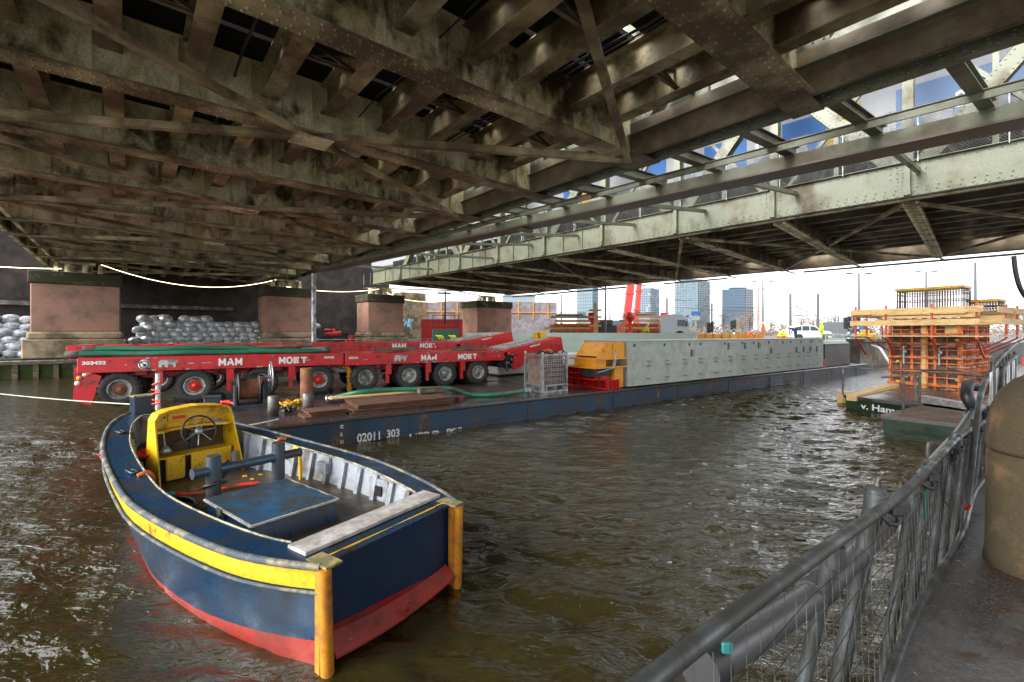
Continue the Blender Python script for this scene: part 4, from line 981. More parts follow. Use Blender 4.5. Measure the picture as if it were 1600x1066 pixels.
def jack():
    r = thing('jacking_frame', 'orange-yellow jacking head gripping the left end of the pale box girder', 'jack', D(10.2, .9, DZ))
    mb = MB()
    for d in (.25, 1.35): mb.prism([(11.2, 2.42), (10.15, 2.44), (9.7, 1.93), (9.7, 1.86), (11.2, 1.86)], .06, FD @ Matrix.Translation((0, d, 0)))
    mb.prism([(10.15, 2.40), (9.73, 1.92), (9.79, 1.92), (10.2, 2.40)], 1.1, FD @ Matrix.Translation((0, .8, 0)))
    mb.box((10.67, .8, 2.41), (1.0, 1.04, .03), FD); mb.box((10.35, .8, 1.82), (1.7, 1.4, .07), FD); mb.box((9.9, .8, 1.65), (.6, 1.1, .25), FD); mb.box((10.3, .8, 1.5), (1.8, 1.5, .05), FD)
    mb.box((10.85, .8, 1.1), (.5, 1.2, .78), FD); mb.box((10.55, .2, 1.95), (.05, .05, .9), FD)
    mb.cyl(FD @ V(10.1, .17, 2.18), FD @ V(10.1, .24, 2.18), .11, 14)
    obj('head', mb, M['orange'], r)
    mb = MB(); mb.cyl(FD @ V(9.9, .7, 1.2), FD @ V(9.9, .7, 1.5), .42, 20); mb.box((9.95, .5, 1.33), (1.0, .5, .3), FD); obj('cylinder', mb, M['blackmetal'], r)
    mb = MB(); mb.tube(smooth([D(9.5, .0, 1.35), D(9.9, -.05, 1.42), D(10.25, -.1, 1.55), D(10.4, -.05, 1.9), D(10.3, 0, 2.1)]), .02, 6); obj('hose', mb, plain('light_blue_hose', (.12, .4, .62), .4), r)
    def hb(label, s, d0, d1, z0, z1, w, k):
        mb = MB(); mb.ibeam(D(s, d0, (z0 + z1) / 2), D(s, d1, (z0 + z1) / 2), w, z1 - z0, .04, .03)
        n = int((d1 - d0) / .35)
        for i in range(n + 1): mb.box((s, d0 + .04 + i * (d1 - d0 - .08) / n, (z0 + z1) / 2), (w - .03, .025, z1 - z0 - .09), FD)
        for q in range(k): mb.box((s - w / 2 + .08 + q * .13, d0 - .012, (z0 + z1) / 2), (.03, .05, z1 - z0 - .02), FD)
        return solo('steel_beam', mb, M['red'], label, 'beam', 'red steel support beams under the orange jack')
    hb('long red steel beam resting on the barge deck, lowest under the orange jack', 10.45, .1, 3.2, DZ + .01, DZ + .36, .75, 5)
    hb('shorter red steel beam in the middle of the stack under the orange jack', 10.05, .3, 2.2, DZ + .37, DZ + .58, .75, 2)
    hb('red steel beam on top of the stack, directly below the black jack cylinder', 9.9, .25, 2.2, DZ + .37 + .22, DZ + .83, .7, 2)
    hb('red steel beam on the deck at the far right end of the pale girder', 30.0, .3, 2.4, DZ + .01, DZ + .5, .7, 2)
    hb('small red steel post at the far right end of the pale girder', 29.75, 1.0, 1.8, DZ + .51, DZ + 1.1, .4, 2)
jack()
mb = MB(); mb.box((32.4, 1.6, 1.36), (4.2, 2.4, 1.4), FD, 0, .03); mb.box((32.4, 1.6, 2.08), (4.3, 2.5, .06), FD); solo('steel_tank', mb, worn('dark_steel', (.05, .045, .045), (.12, .06, .03), .3, 1, .5), 'dark brown steel tank at the far end of the barge beyond the red beams', 'tank')
# ------------------------------------------------ red self-propelled trailers
T0 = V(-11.95, 12.5, 0); dt = V(.853, .52, 0).normalized(); nt_ = V(-dt.y, dt.x, 0); RT = math.atan2(dt.y, dt.x)
def wheel(parent, x, y, z, m_rim, m_hub, steer=0.0):
    X = Matrix.Translation((x, y, z)) @ Matrix.Rotation(steer, 4, 'Z') @ Matrix.Rotation(R(90), 4, 'X')
    mb = MB(); pr = [(.27, -.13), (.30, -.155), (.42, -.165), (.475, -.14), (.485, -.08), (.485, .08), (.475, .14), (.42, .165), (.30, .155), (.27, .13)]
    mb.lathe(pr, X, 28, 0, True)
    for k in range(22):
        for sg in (-1, 1):
            a = 2 * math.pi * (k + (.5 if sg > 0 else 0)) / 22
            mb.box((.487, 0, sg * .08), (.035, .05, .15), X @ Matrix.Rotation(a, 4, 'Z'))
    w = obj('wheel', mb, M['tyre'], parent, False)
    for sg in (1,):
        mb = MB(); mb.lathe([(.27, .13), (.285, .15), (.265, .155), (.245, .12), (.235, .05), (.15, .04)], X, 24); obj('rim', mb, M[m_rim], w, False)
        mb = MB(); mb.lathe([(.16, .03), (.165, .075), (.08, .085), (.075, .12), (.0, .125)], X, 18)
        for k in range(8): a = k * math.pi / 4; mb.box((.125 * math.cos(a), .125 * math.sin(a), .085), (.03, .03, .03), X)
        obj('hub', mb, M[m_hub], w, False)
    return w
def ttext(parent, s, size, x, z, m='white', bold=.006, sx=1.0, name='lettering', y=-.012):
    X = Matrix(((1, 0, 0, x), (0, 0, -1, y), (0, 1, 0, z), (0, 0, 0, 1)))
    return obj(name, text(s, size, X, .004, bold, sx), M[m], parent, False)
STR = {'M': [(0, 0, 0, 1), (0, 1, .5, .3), (.5, .3, 1, 1), (1, 1, 1, 0)], 'A': [(0, 0, .45, 1), (.55, 1, 1, 0), (.2, .3, .8, .3), (.4, 1, .6, 1)], 'E': [(0, 0, 0, 1), (0, .92, .85, .92), (0, .5, .75, .5), (0, .08, .85, .08)],
       'T': [(.5, 0, .5, 1), (0, .92, 1, .92)], 'O': [(0, .25, 0, .75), (0, .75, .25, 1), (.25, 1, .75, 1), (.75, 1, 1, .75), (1, .75, 1, .25), (1, .25, .75, 0), (.75, 0, .25, 0), (.25, 0, 0, .25)]}
def block(parent, s, size, x, z, y=-.012, w=None, X=I4):
    w = w or size * .82; wd = size * .24
    for i, ch in enumerate(s):
        mb = MB()
        for j, (x0, z0, x1, z1) in enumerate(STR[ch]):
            a = V(x + i * w * 1.22 + x0 * w * .8 + wd / 2, y - .0006 * j, z + wd * .4 + z0 * (size - wd * .8)); b = V(x + i * w * 1.22 + x1 * w * .8 + wd / 2, y - .0006 * j, z + wd * .4 + z1 * (size - wd * .8))
            d = (b - a).normalized(); mb.beam(X @ (a - d * wd * .4), X @ (b + d * wd * .4), wd, .006, X.to_3x3() @ V(0, 1, 0))
        obj('letter', mb, M['white'], parent, False)
def mammoth(parent, x, z, k=1.0):
    poly = [(-.22, -.1), (-.22, .08), (-.15, .13), (-.02, .12), (.06, .15), (.13, .13), (.2, .1), (.26, .12), (.24, .04), (.2, .02), (.19, -.1), (.13, -.1), (.12, -.02), (.02, -.02), (0, -.1), (-.07, -.1), (-.08, -.01), (-.13, -.03), (-.15, -.1)]
    mb = MB(); mb.prism([(p[0] * k, p[1] * k) for p in poly], .008, Matrix.Translation((x, -.008, z))); obj('emblem', mb, M['galv'], parent, False)
def trailer(label, x0, L, yo, zt, axles, hubs, texts, detail=True):
    o = T0 + dt * x0 + nt_ * yo; top = zt - DZ
    r = thing('heavy_trailer', label, 'trailer', (o.x, o.y, DZ), 'red self-propelled heavy transport trailers', RT)
    bt, bb = top, top - .42
    mb = MB(); mb.box((L / 2, .12, (bt + bb) / 2), (L, .24, bt - bb), None, 0, .012); mb.box((L / 2, 2.31, (bt + bb) / 2), (L, .24, bt - bb), None, 0, .012)
    mb.box((L / 2, 1.21, bt - .15), (L - .1, 1.94, .2)); mb.box((L / 2, 1.21, bt - .42), (L - .4, .7, .5))
    for k in range(5): mb.box((.05 + (L - .1) * k / 4, 1.21, bb + .1), (.08, 1.94, .3))
    obj('chassis', mb, M['red'], r, False)
    mb = MB(); mb.box((L / 2, 1.21, bt - .035), (L - .2, 1.9, .05))
    for k in range(7): mb.box((.3 + (L - .6) * k / 6, 1.21, bt + .002), (.5, 1.6, .03))
    obj('deck_board', mb, worn('trailer_deck', (.20, .12, .09), (.38, .02, .02), .45, 1.5, .6), r, False)
    mb = MB()
    x = .25
    while x < L - .2:
        mb.box((x, -.004, bb + (.07 if int(x * 10) % 2 else .33)), (.05, .02, .05)); x += .42
    for x in [L * .18, L * .5, L * .85]: mb.box((x, -.006, bt - .12), (.16, .02, .13))
    obj('recess', mb, M['reddark'] if detail else M['reddark'], r, False)
    for i, ax in enumerate(axles):
        st = (.12, -.05, 0, .03, .05, 0, 0, 0)[i % 8]
        for y in (.22, .72, 1.72, 2.2):
            if y > .3 and not detail: continue
            wheel(r, ax, y, .5, 'greyrim', hubs[i], st)
        mb = MB(); mb.box((ax, 1.2, .5), (.18, 2.1, .16)); mb.cyl((ax, .47, .5), (ax + .3, .47, bb), .1, 8); mb.cyl((ax, 1.95, .5), (ax + .3, 1.95, bb), .1, 8); mb.box((ax + .35, .47, bb - .06), (.5, .3, .14)); mb.box((ax + .35, 1.95, bb - .06), (.5, .3, .14)); obj('axle', mb, M['reddark'], r, False)
    for i in range(len(axles) - 1):
        xm = (axles[i] + axles[i + 1]) / 2 + .02
        mb = MB(); mb.box((xm, .1, bb - .18), (.2, .14, .38)); mb.box((xm - .03, .14, bb - .5), (.12, .1, .4)); obj('jack_leg', mb, M['red'], r, False)
    mb = MB(); rnd = random.Random(int(x0 * 7 + yo * 3 + 50))
    for q in range(16): mb.box((rnd.uniform(.2, L - .2), -.003, rnd.choice((bb + .03, bt - .04, bb + .2))), (rnd.choice((.05, .09, .16)), .008, rnd.choice((.025, .04))))
    explode(obj('sticker', mb, M['plank'] if detail else M['reddark'], r, False))
    for q in range(5):
        mb = MB(); xq = L * (q + .5) / 5; mb.tube(smooth([V(xq - .5, .3, bb + .02), V(xq - .2, .22, bb - .16 - .05 * (q % 2)), V(xq + .2, .26, bb - .12), V(xq + .55, .3, bb + .0)], 4), .02, 5); mb.tube(smooth([V(xq - .4, .34, bb + .02), V(xq, .3, bb - .22), V(xq + .5, .34, bb + .0)], 4), .016, 5)
        if detail: obj('hydraulic_hose', mb, M['black'], r, False)
    mb = MB()                                                                       # pipes under the deck
    for y, z in ((.5, bb + .02), (.9, bb - .02), (1.5, bb)): mb.tube([V(.1, y, z), V(L * .3, y, z - .05), V(L * .6, y, z), V(L - .1, y, z - .04)], .03, 6)
    obj('hydraulic_pipe', mb, M['blackmetal'], r, False)
    for s, size, x, z, m, bold, sx in texts: block(r, s, size, x, bb + z) if m == 'B' else ttext(r, s, size, x, bb + z, m, bold, sx)
    return r, bt, bb
t1, bt, bb = trailer('red heavy trailer at the left of the front row, green hoses on its deck', 0, 7.0, 0, 2.08, [.87, 2.66, 4.45, 6.2], ['rustpipe', 'signalred', 'rustpipe', 'signalred'],
    [('303432', .125, .1, .24, 'white', .006, 1.35), ('MAM', .22, 3.27, .1, 'B', 0, 0), ('MOET', .22, 4.95, .1, 'B', 0, 0), ('303432', .1, 6.35, .24, 'white', .004, 1.1)])
mammoth(t1, 2.0, bb + .2)
mb = MB(); mb.lathe([(0, 0), (.14, 0), (.14, .01), (0, .01)], Matrix.Translation((1.45, -.001, bb + .2)) @ Matrix.Rotation(R(90), 4, 'X'), 22); e = obj('emblem', mb, M['white'], t1, False)
mb = MB(); mb.lathe([(.095, 0), (.12, 0), (.12, .006), (.095, .006)], Matrix.Translation((1.45, -.012, bb + .2)) @ Matrix.Rotation(R(90), 4, 'X'), 22, 0, False); mb.box((1.46, -.014, bb + .18), (.07, .012, .07)); mb.beam((1.38, -.014, bb + .26), (1.5, -.014, bb + .14), .01, .02); obj('ring', mb, M['blackmetal'], e, False)
# nose with lamps at the left end
mb = MB(); mb.box((-.02, 1.2, bb - .02), (.1, 2.3, .35)); mb.prism([(-.1, bb - .75), (.28, bb - .9), (.5, bb - .1), (.3, bb), (-.05, bb - .02)], .12, Matrix.Translation((0, .12, 0))); mb.prism([(-.12, bb - .5), (.1, bb - .55), (.1, bb), (-.02, bb)], .6, Matrix.Translation((0, .5, 0))); mb.box((.05, 1.2, bb - .5), (.12, 2.2, .2)); obj('bumper', mb, M['red'], t1, False)
for x, z, m in ((.16, -.03, 'white'), (.04, -.13, 'orange'), (.0, -.27, 'white'), (.26, .02, 'orange')):
    mb = MB(); mb.lathe([(0, .05), (.06, .04), (.065, 0)], Matrix.Translation((x, .05, bb + z)) @ Matrix.Rotation(R(90), 4, 'X'), 12); obj('lamp', mb, M[m], t1, False)
t2, bt, bb = trailer('red heavy trailer in the middle of the front row, joined to the tilted power pack', 7.05, 6.55, 0, 2.04, [.72, 2.38, 3.86, 5.34], ['greyrim', 'greyrim', 'greyrim', 'greyrim'],
    [('303343', .1, .12, .24, 'white', .004, 1.1), ('MAM', .22, 2.82, .1, 'B', 0, 0), ('MOET', .22, 4.38, .1, 'B', 0, 0)])
mammoth(t2, 2.0, bb + .2, 1.05)
t3, _, _ = trailer('red heavy trailer at the left of the rear row, mostly hidden', -1.0, 6.9, 3.4, 2.36, [.8, 2.4, 4.0, 5.6], ['greyrim'] * 4, [('MAM', .22, 2.9, .12, 'B', 0, 0), ('MOET', .22, 4.5, .12, 'B', 0, 0)], False)
t4, _, _ = trailer('red heavy trailer in the middle of the rear row, its lettering half hidden', 6.0, 6.9, 3.4, 2.38, [.8, 2.4, 4.0, 5.6], ['greyrim'] * 4, [('303343', .1, .1, .3, 'white', .004, 1.1), ('MAM', .22, 3.75, .14, 'B', 0, 0), ('MOET', .22, 5.05, .14, 'B', 0, 0)], False)
def ppu(label, x0, yo, z0, L, tilt, t_):
    o = T0 + dt * x0 + nt_ * yo
    r = thing('power_pack', label, 'machine', (o.x, o.y, DZ), 'red power packs at the trailer ends', RT)
    X = Matrix.Translation((0, 0, z0)) @ Matrix.Rotation(-tilt, 4, 'Y')
    mb = MB()
    for y in (.06, 2.36): mb.prism([(.0, -.02), (.0, -.2), (.35, -.28), (.12, -.82), (.25, -.92), (1.0, -.74), (L, -.62), (L, 0)], .08, X @ Matrix.Translation((0, y, 0)))
    mb.box((L / 2, 1.21, -.02), (L, 2.3, .05), X); mb.box((L, 1.21, -.35), (.08, 2.3, .6), X); mb.box((L / 2, 1.2, -.7), (L - .6, 2.2, .1), X)
    mb.cyl(X @ V(-.45, .1, -.1), X @ V(.2, .1, .02), .09, 10); mb.cyl(X @ V(-.45, 2.2, -.1), X @ V(.2, 2.2, .02), .09, 10)
    obj('housing', mb, M['red'], r, False)
    mb = MB(); mb.box((L * .45, 1.2, .03), (L * .8, 1.7, .04), X); mb.box((L * .5, 1.0, .07), (1.1, .8, .05), X @ Matrix.Rotation(.2, 4, 'Z')); obj('cover_board', mb, M['plank'], r, False)
    mb = MB(); rnd = random.Random(9)
    for k in range(60):
        a = V(rnd.uniform(-.35, .3), rnd.uniform(.0, .4), rnd.uniform(-.75, -.12)); mb.tube(smooth([a, a + V(rnd.uniform(-.25, .25), rnd.uniform(-.1, .1), rnd.uniform(-.25, .2)), a + V(rnd.uniform(-.4, .4), .1, rnd.uniform(-.3, .3))], 3), rnd.choice((.012, .02, .03)), 5)
    mb.box((.0, 1.2, -.45), (.5, 2.0, .55)); mb.v = [tuple((X @ Vector(q))) for q in mb.v]
    obj('engine_parts', mb, M['blackmetal'], r, False)
    mb = MB(); rnd = random.Random(19)
    for k in range(14):
        a = X @ V(rnd.uniform(-.25, .3), -.05 + rnd.random() * .1, rnd.uniform(-.7, -.15)); mb.cyl(a, a + V(.05, 0, .03), .025, 6)
    obj('fitting', mb, M['galv'], r, False)
    X2 = X @ Matrix(((1, 0, 0, 0), (0, 0, -1, .015), (0, 1, 0, 0), (0, 0, 0, 1)))
    obj('lettering', text(t_, .09, X2 @ Matrix.Translation((1.2, -.12, 0)), .003, .003, 1.3), M['white'], r, False)
    mb = MB(); mb.box((L - .45, 1.0, .18), (.3, .5, .32), X, 0, .02); mb.box((L - .75, 1.0, .2), (.06, .3, .36), X, 0, .02)
    if yo < 1: obj('control_box', mb, M['yellow'], r, False)
ppu('tilted red power pack at the right end of the front trailer row, hoses hanging out', 13.75, 0, 1.38, 3.0, R(11), 'MAMMOET')
ppu('tilted red power pack at the right end of the rear trailer row', 13.1, 3.4, 1.68, 3.0, R(10), 'MAMMOET')
# hoses, planks and post on the trailers
def TL(x, y, z): p = T0 + dt * x + nt_ * y; return V(p.x, p.y, z)
hz = 2.17
for i, (y, r_, x0, x1) in enumerate(((.25, .085, -.1, 6.5), (.5, .085, .2, 6.6), (.75, .08, -.15, 6.3))):
    mb = MB(); pts = [TL(x0 + (x1 - x0) * k / 10, y + .06 * math.sin(k * 1.3 + i), hz + (.13 if i == 1 and k < 7 else 0) + .015 * math.sin(k * 2)) for k in range(11)]
    h_ = thing('pump_hose', 'green ribbed hose along the left trailer deck, ' + ('nearest the camera', 'raised on top of the others', 'furthest back')[i], 'hose', pts[5], 'green hoses on the left trailer')
    mb.tube(smooth(pts, 4), r_, 10); obj('hose', mb, M['hose'], h_)
    mb = MB(); mb.cyl(pts[0] - dt * .2, pts[0] + dt * .05, r_ * 1.15, 10); mb.cyl(pts[-1] - dt * .5, pts[-1], r_ * 1.25, 10); mb.cyl(pts[-1] - dt * .02, pts[-1] + dt * .05, r_ * 1.5, 10); obj('coupling', mb, M['wetsteel'], h_)
mb = MB(); mb.tube(smooth([TL(2.8, 1.2, 2.2), TL(4.5, 1.1, 2.27), TL(6.1, .95, 2.36)]), .07, 8); solo('pump_hose', mb, M['timber'], 'brown hose end resting across the green hoses', 'hose')
for i, (x, y, a) in enumerate(((8.9, .8, .1), (9.2, .6, -.2), (12.0, .5, .05), (12.6, .9, -.1))):
    mb = MB(); p = TL(x, y, 2.09 + (i % 2) * .03)
    for k in range(3): mb.box((0, (k - 1) * .18, k * .03 + .02), (1.5 - .1 * k, .14, .03), frame(p, dt) @ Matrix.Rotation(a + k * .08, 4, 'Z'))
    solo('loose_boards', mb, M['timber'], 'loose weathered boards on the front trailer deck, ' + ('left heap', 'left heap on top', 'right heap', 'right heap on top')[i], 'boards')
mb = MB(); p = P(247, 652, .66); mb.cyl(V(p.x, p.y, 0.3), V(p.x, p.y, 1.75), .055, 10)
o = solo('marker_pole', mb, M['whitedirty'], 'white upright pole with red and white tape in front of the first trailer wheel', 'pole')
mb = MB(); c0 = V(p.x, p.y, 0)
for k in range(5): mb.tube([c0 + V(-.1 - .03 * math.sin(k), -.08, 1.0 + k * .12), c0 + V(.12, -.08, 1.04 + k * .13 - .1 * (k % 2))], .022, 5)
tp = obj('tape', mb, M['signalred'], o)
mb = MB(); mb.tube([P(228, 645, 1.30), TL(-.1, -.2, 1.1)], .01, 5)
# mooring line from far left to the bow post
mb = MB(); mb.tube(sag(PD(-60, 608, 12), PD(208, 632, 8.2), .04) , .012, 6); solo('mooring_line', mb, M['rope'], 'thin pale mooring line from the left edge to the blue boat bow post', 'rope')
# ------------------------------------------------ blue open work boat in the foreground
def boat():
    BO = V(-1.08, 4.37, 0); ax = V(-.836, .55, 0).normalized()
    r = thing('work_boat', 'open dark blue work boat with yellow console and yellow stripe, nearest the camera', 'boat', BO, None, math.atan2(ax.y, ax.x))
    st = [(.0, .83, .88, .80), (.4, 1.0, .885, .88), (.9, 1.14, .90, .96), (1.7, 1.25, .95, 1.03), (2.6, 1.27, .99, 1.02), (3.4, 1.18, 1.05, .90), (4.2, 1.05, 1.13, .74), (4.8, .92, 1.19, .60), (5.3, .77, 1.25, .45), (5.75, .61, 1.30, .31), (6.1, .44, 1.34, .19), (6.38, .25, 1.37, .09), (6.55, .05, 1.39, .02)]
    def fine(st, k=3):
        out = []
        for i in range(len(st) - 1):
            p0, p1, p2, p3 = [Vector(st[j]) for j in (max(i - 1, 0), i, i + 1, min(i + 2, len(st) - 1))]
            for j in range(k):
                t = j / k; out.append(tuple(.5 * ((2 * p1) + (p2 - p0) * t + (2 * p0 - 5 * p1 + 4 * p2 - p3) * t * t + (3 * p1 - p0 - 3 * p2 + p3) * t ** 3)))
        return out + [st[-1]]
    def fine(st, k=3):
        out = []; n = len(st[0])
        for i in range(len(st) - 1):
            q = [st[j] for j in (max(i - 1, 0), i, i + 1, min(i + 2, len(st) - 1))]
            for j in range(k):
                t = j / k
                out.append(tuple(.5 * (2 * q[1][c] + (q[2][c] - q[0][c]) * t + (2 * q[0][c] - 5 * q[1][c] + 4 * q[2][c] - q[3][c]) * t * t + (3 * q[1][c] - q[0][c] - 3 * q[2][c] + q[3][c]) * t ** 3) for c in range(n)))
        return out + [st[-1]]
    sts = fine(st)
    def rows(x, hb, sh, hw):
        rk = .30 * (1 - min(1, max(0, (x - 4.4) / 2.2)) ** 1.5)
        def yz(z): # outer half breadth at height z
            f = max(0, min(1, z / sh)); return hw + (hb - hw) * (f ** .8)
        zr = .10 + .15 * max(0, 1 - x / 1.6)
        return [(hb, sh), (hb - .005, sh - .05), (hb - .012, sh - .205), (yz(sh * .62) - .01, sh * .62), (yz(.42), .42 if sh > .6 else .3), (yz(zr), zr), (yz(.02), 0.0), (hw * .86, -.16), (hw * .3, -rk), (0, -rk - .03)]
    mats = [0, 1, 0, 0, 0, 2, 2, 2, 2]
    mb = MB()
    for sg in (1, -1): mb.grid([[(x, sg * y, z) for y, z in rows(x, hb, sh, hw)] for (x, hb, sh, hw) in sts if x < 4.9], mats); mb.grid([[(x, sg * y, z) for y, z in rows(x, hb, sh, hw)] for (x, hb, sh, hw) in sts if x > 4.7], [0, 0] + mats[2:])
    obj('hull', mb, [M['navy'], M['yellow'], M['antifoul']], r, False)
    for sg in (1, -1):
        for x in ():
            i = min(range(len(sts)), key=lambda q: abs(sts[q][0] - x)); rw = rows(*sts[i])
            mb = MB(); mb.tube([(sts[i][0], sg * (y + .001), z) for y, z in rw[2:8]], .003, 5); obj('weld_bead', mb, M['navy'], r, False)
    # gunwale deck and rub rail
    GW = lambda x: .29 if x < 5.6 else .29 + (x - 5.6) * .05
    inn = [(x, max(hb - GW(x), 0.0), sh, hb) for x, hb, sh, hw in sts if hb - GW(x) > .03]; ins_ = [q for q in inn if q[0] > .2]
    mb = MB()
    for sg in (1, -1): mb.grid([[(q[0], sg * q[3], q[2] + .001), (q[0], sg * q[1], q[2] + .012)] for q in inn])
    x0 = inn[-1][0]; fo = [s for s in sts if s[0] >= x0]
    ring = [(s[0], s[1], s[2] + .002) for s in fo] + [(s[0], -s[1], s[2] + .002) for s in fo[::-1]]
    mb.add(ring + [(x0, 0, inn[-1][2] + .012)], [(i, i + 1, len(ring)) for i in range(len(ring) - 1)] + [(len(ring) - 1, 0, len(ring))], 0)
    obj('gunwale', mb, M['navy'], r, False)
    mb = MB()
    for sg in (1, -1): mb.tube([(x, sg * (hb + .012), sh - .01) for x, hb, sh, hw in sts], .032, 8)
    for sg in (1, -1): mb.tube([(x, sg * (hb + .008), sh - .225) for x, hb, sh, hw in sts if x < 6.2], .016, 6)
    obj('rub_rail', mb, worn('scuffed_rail', (.30, .25, .12), (.05, .07, .09), .45, 6, .5), r, False)
    mb = MB()
    for sg in (1, -1): mb.tube([(x, sg * y, sh + .012) for x, y, sh, hb in inn if x > .45], .012, 6)
    mb.tube([(x0, inn[-1][1], inn[-1][2] + .012), (x0 + .03, 0, inn[-1][2] + .014), (x0, -inn[-1][1], inn[-1][2] + .012)], .012, 6)
    obj('coaming_edge', mb, worn('pale_edge', (.5, .46, .28), (.12, .12, .1), .4, 8, .5), r, False)
    # inner skin with ribs
    FL = .62
    mb = MB()
    for sg in (1, -1): mb.grid([[(q[0], sg * (q[1] + .02), q[2]), (q[0], sg * max(q[1] - .06, .02), FL - .05)] for q in ins_])
    mb.add([(x0, inn[-1][1], inn[-1][2]), (x0, -inn[-1][1], inn[-1][2]), (x0, -inn[-1][1], FL - .05), (x0, inn[-1][1], FL - .05)], [(0, 1, 2, 3)], 0)
    obj('inner_skin', mb, M['boatgrey'], r, False)
    mb = MB()
    def inner_at(x):
        for i in range(len(inn) - 1):
            a, b = inn[i], inn[i + 1]
            if a[0] <= x <= b[0]: f = (x - a[0]) / (b[0] - a[0] + 1e-9); return a[1] + (b[1] - a[1]) * f, a[2] + (b[2] - a[2]) * f
        return inn[-1][1], inn[-1][2]
    x = .7
    while x < 5.4:
        y, sh = inner_at(x)
        for sg in (1, -1): mb.beam((x, sg * (y - .01), sh - .015), (x, sg * (y - .09), FL - .03), .05, .07, (1, 0, 0))
        x += .36
    explode(obj('rib', mb, M['boatgrey'], r, False))
    mb = MB()
    for i in range(len(ins_) - 1):
        a, b = ins_[i], ins_[i + 1]; mb.add([(a[0], a[1], FL), (b[0], b[1], FL), (b[0], -b[1], FL), (a[0], -a[1], FL)], [(0, 1, 2, 3)], 0)
    obj('floor', mb, M['boatfloor'], r, False)
    mb = MB()                                                                    # dark bench round the bow
    bb = [q for q in inn if q[0] > 4.9]
    for z in (.90,):
        for i in range(len(bb) - 1):
            a, b = bb[i], bb[i + 1]; mb.add([(a[0], a[1], z), (b[0], b[1], z), (b[0], -b[1], z), (a[0], -a[1], z)], [(0, 1, 2, 3)], 0)
    a = bb[0]; mb.box((a[0], 0, .76), (.03, 2 * a[1] - .02, .28)); obj('bow_bench', mb, M['blackmetal'], r, False)
    # transom
    mb = MB(); q = .10; hb, sh, hw = .83, .88, .80
    mb.prism([(-.82, .88), (.82, .88), (.80, .3), (.79, .0), (.5, -.12), (0, -.2), (-.5, -.12), (-.79, .0), (-.80, .3)], .03, Matrix.Translation((q, 0, 0)) @ Matrix.Rotation(R(90), 4, 'Z'))
    obj('transom', mb, plain('navy_transom', (.006, .020, .055), .35, 0, .35, 3), r, False)
    mb = MB(); mb.prism([(-.80, .15), (.80, .30), (.79, .0), (.5, -.12), (0, -.2), (-.5, -.12), (-.79, .0)], .012, Matrix.Translation((q - .022, 0, 0)) @ Matrix.Rotation(R(90), 4, 'Z')); obj('red_band', mb, M['reddark'], r, False)
    mb = MB()
    n = 10; vs = []
    for i in range(n + 1):
        y = .74 - 1.48 * i / n; c = (i / n - .5) * 2; z = .02 + .06 * c * c
        vs += [(q - .03, y, z + .15 + .03 * y), (q - .16, y, z + .03), (q - .16, y, z + .01), (q - .03, y, z - .0)]
    for i in range(n):
        for j in range(4): mb.add([vs[i * 4 + j], vs[i * 4 + (j + 1) % 4], vs[i * 4 + 4 + (j + 1) % 4], vs[i * 4 + 4 + j]], [(0, 1, 2, 3)], 0)
    mb.add(vs[:4], [(0, 1, 2, 3)], 0); mb.add(vs[-4:], [(0, 1, 2, 3)], 0)
    obj('stern_step', mb, M['antifoul'], r, False)
    mb = MB(); mb.tube([V(q - .16, -.05 + .05 * math.cos(a), .12 + .06 * math.sin(a)) for a in [R(t) for t in range(0, 360, 30)]], .014, 6, 0, False, True, True); obj('lifting_eye', mb, M['antifoul'], r, False)
    for sg in (1, -1):
        mb = MB(); mb.cyl((-.035, sg * .80, -.12), (-.035, sg * .83, .86), .054, 14); mb.box((.02, sg * .81, .37), (.06, .10, .96)); obj('corner_fender', mb, M['postorange'], r, False)
        mb = MB(); mb.prism([(-.095, .0), (.18, -.0), (.18, .02), (-.095, .02)], .15, Matrix.Translation((0, sg * .78, .875)), 0); obj('corner_plate', mb, worn('ochre_worn', (.42, .34, .10), (.14, .13, .07), .45, 8, .6), r, False)
    mb = MB(); mb.box((.17, 0, .873), (.36, 1.5, .02)); mb.tube([(.085, -.72, .885), (.095, 0, .872), (.085, .72, .885)], .012, 6, 1); mb.box((.50, 0, .83), (.03, 1.62, .09)); obj('stern_deck', mb, [M['navy'], M['yellow']], r, False)
    mb = MB(); mb.box((.36, -.0, .905), (.27, 1.66, .035), None, 0, .006); obj('stern_plank', mb, M['plank'], r, False)
    mb = MB(); mb.box((6.42, 0, 1.44), (.21, .25, .46), None, 0, .01); obj('bow_post', mb, M['navy'], r, False)
    mb = MB(); mb.box((6.42, 0, 1.68), (.23, .27, .03), None, 0, .006); obj('post_cap', mb, worn('ochre_cap', (.36, .32, .16), (.12, .12, .08), .4, 8, .6), r.children[-1], False)
    # engine box
    mb = MB(); bx = Matrix.Translation((1.86, .22, 0)) @ Matrix.Rotation(R(-4), 4, 'Z')
    mb.add([(x, y, z) for z, e in ((FL, .06), (.82, 0)) for x, y in ((-.55 - e, -.42 - e), (.55 + e, -.42 - e), (.55 + e, .42 + e), (-.55 - e, .42 + e))], [(0, 1, 5, 4), (1, 2, 6, 5), (2, 3, 7, 6), (3, 0, 4, 7), (4, 5, 6, 7)], 0, False, bx)
    obj('engine_box', mb, M['navy'], r, False); eb = r.children[-1]
    mb = MB(); n = 16; vs = []; rnd = random.Random(5)
    for i in range(n + 1):
        for j in range(n + 1): vs.append((-.59 + 1.18 * i / n, -.46 + .92 * j / n, .865 + rnd.uniform(0, .006) + .006 * math.sin(i * 1.3) * math.cos(j * .9)))
    mb.add(vs, [(i * (n + 1) + j, (i + 1) * (n + 1) + j, (i + 1) * (n + 1) + j + 1, i * (n + 1) + j + 1) for i in range(n) for j in range(n)], 0, True, bx)
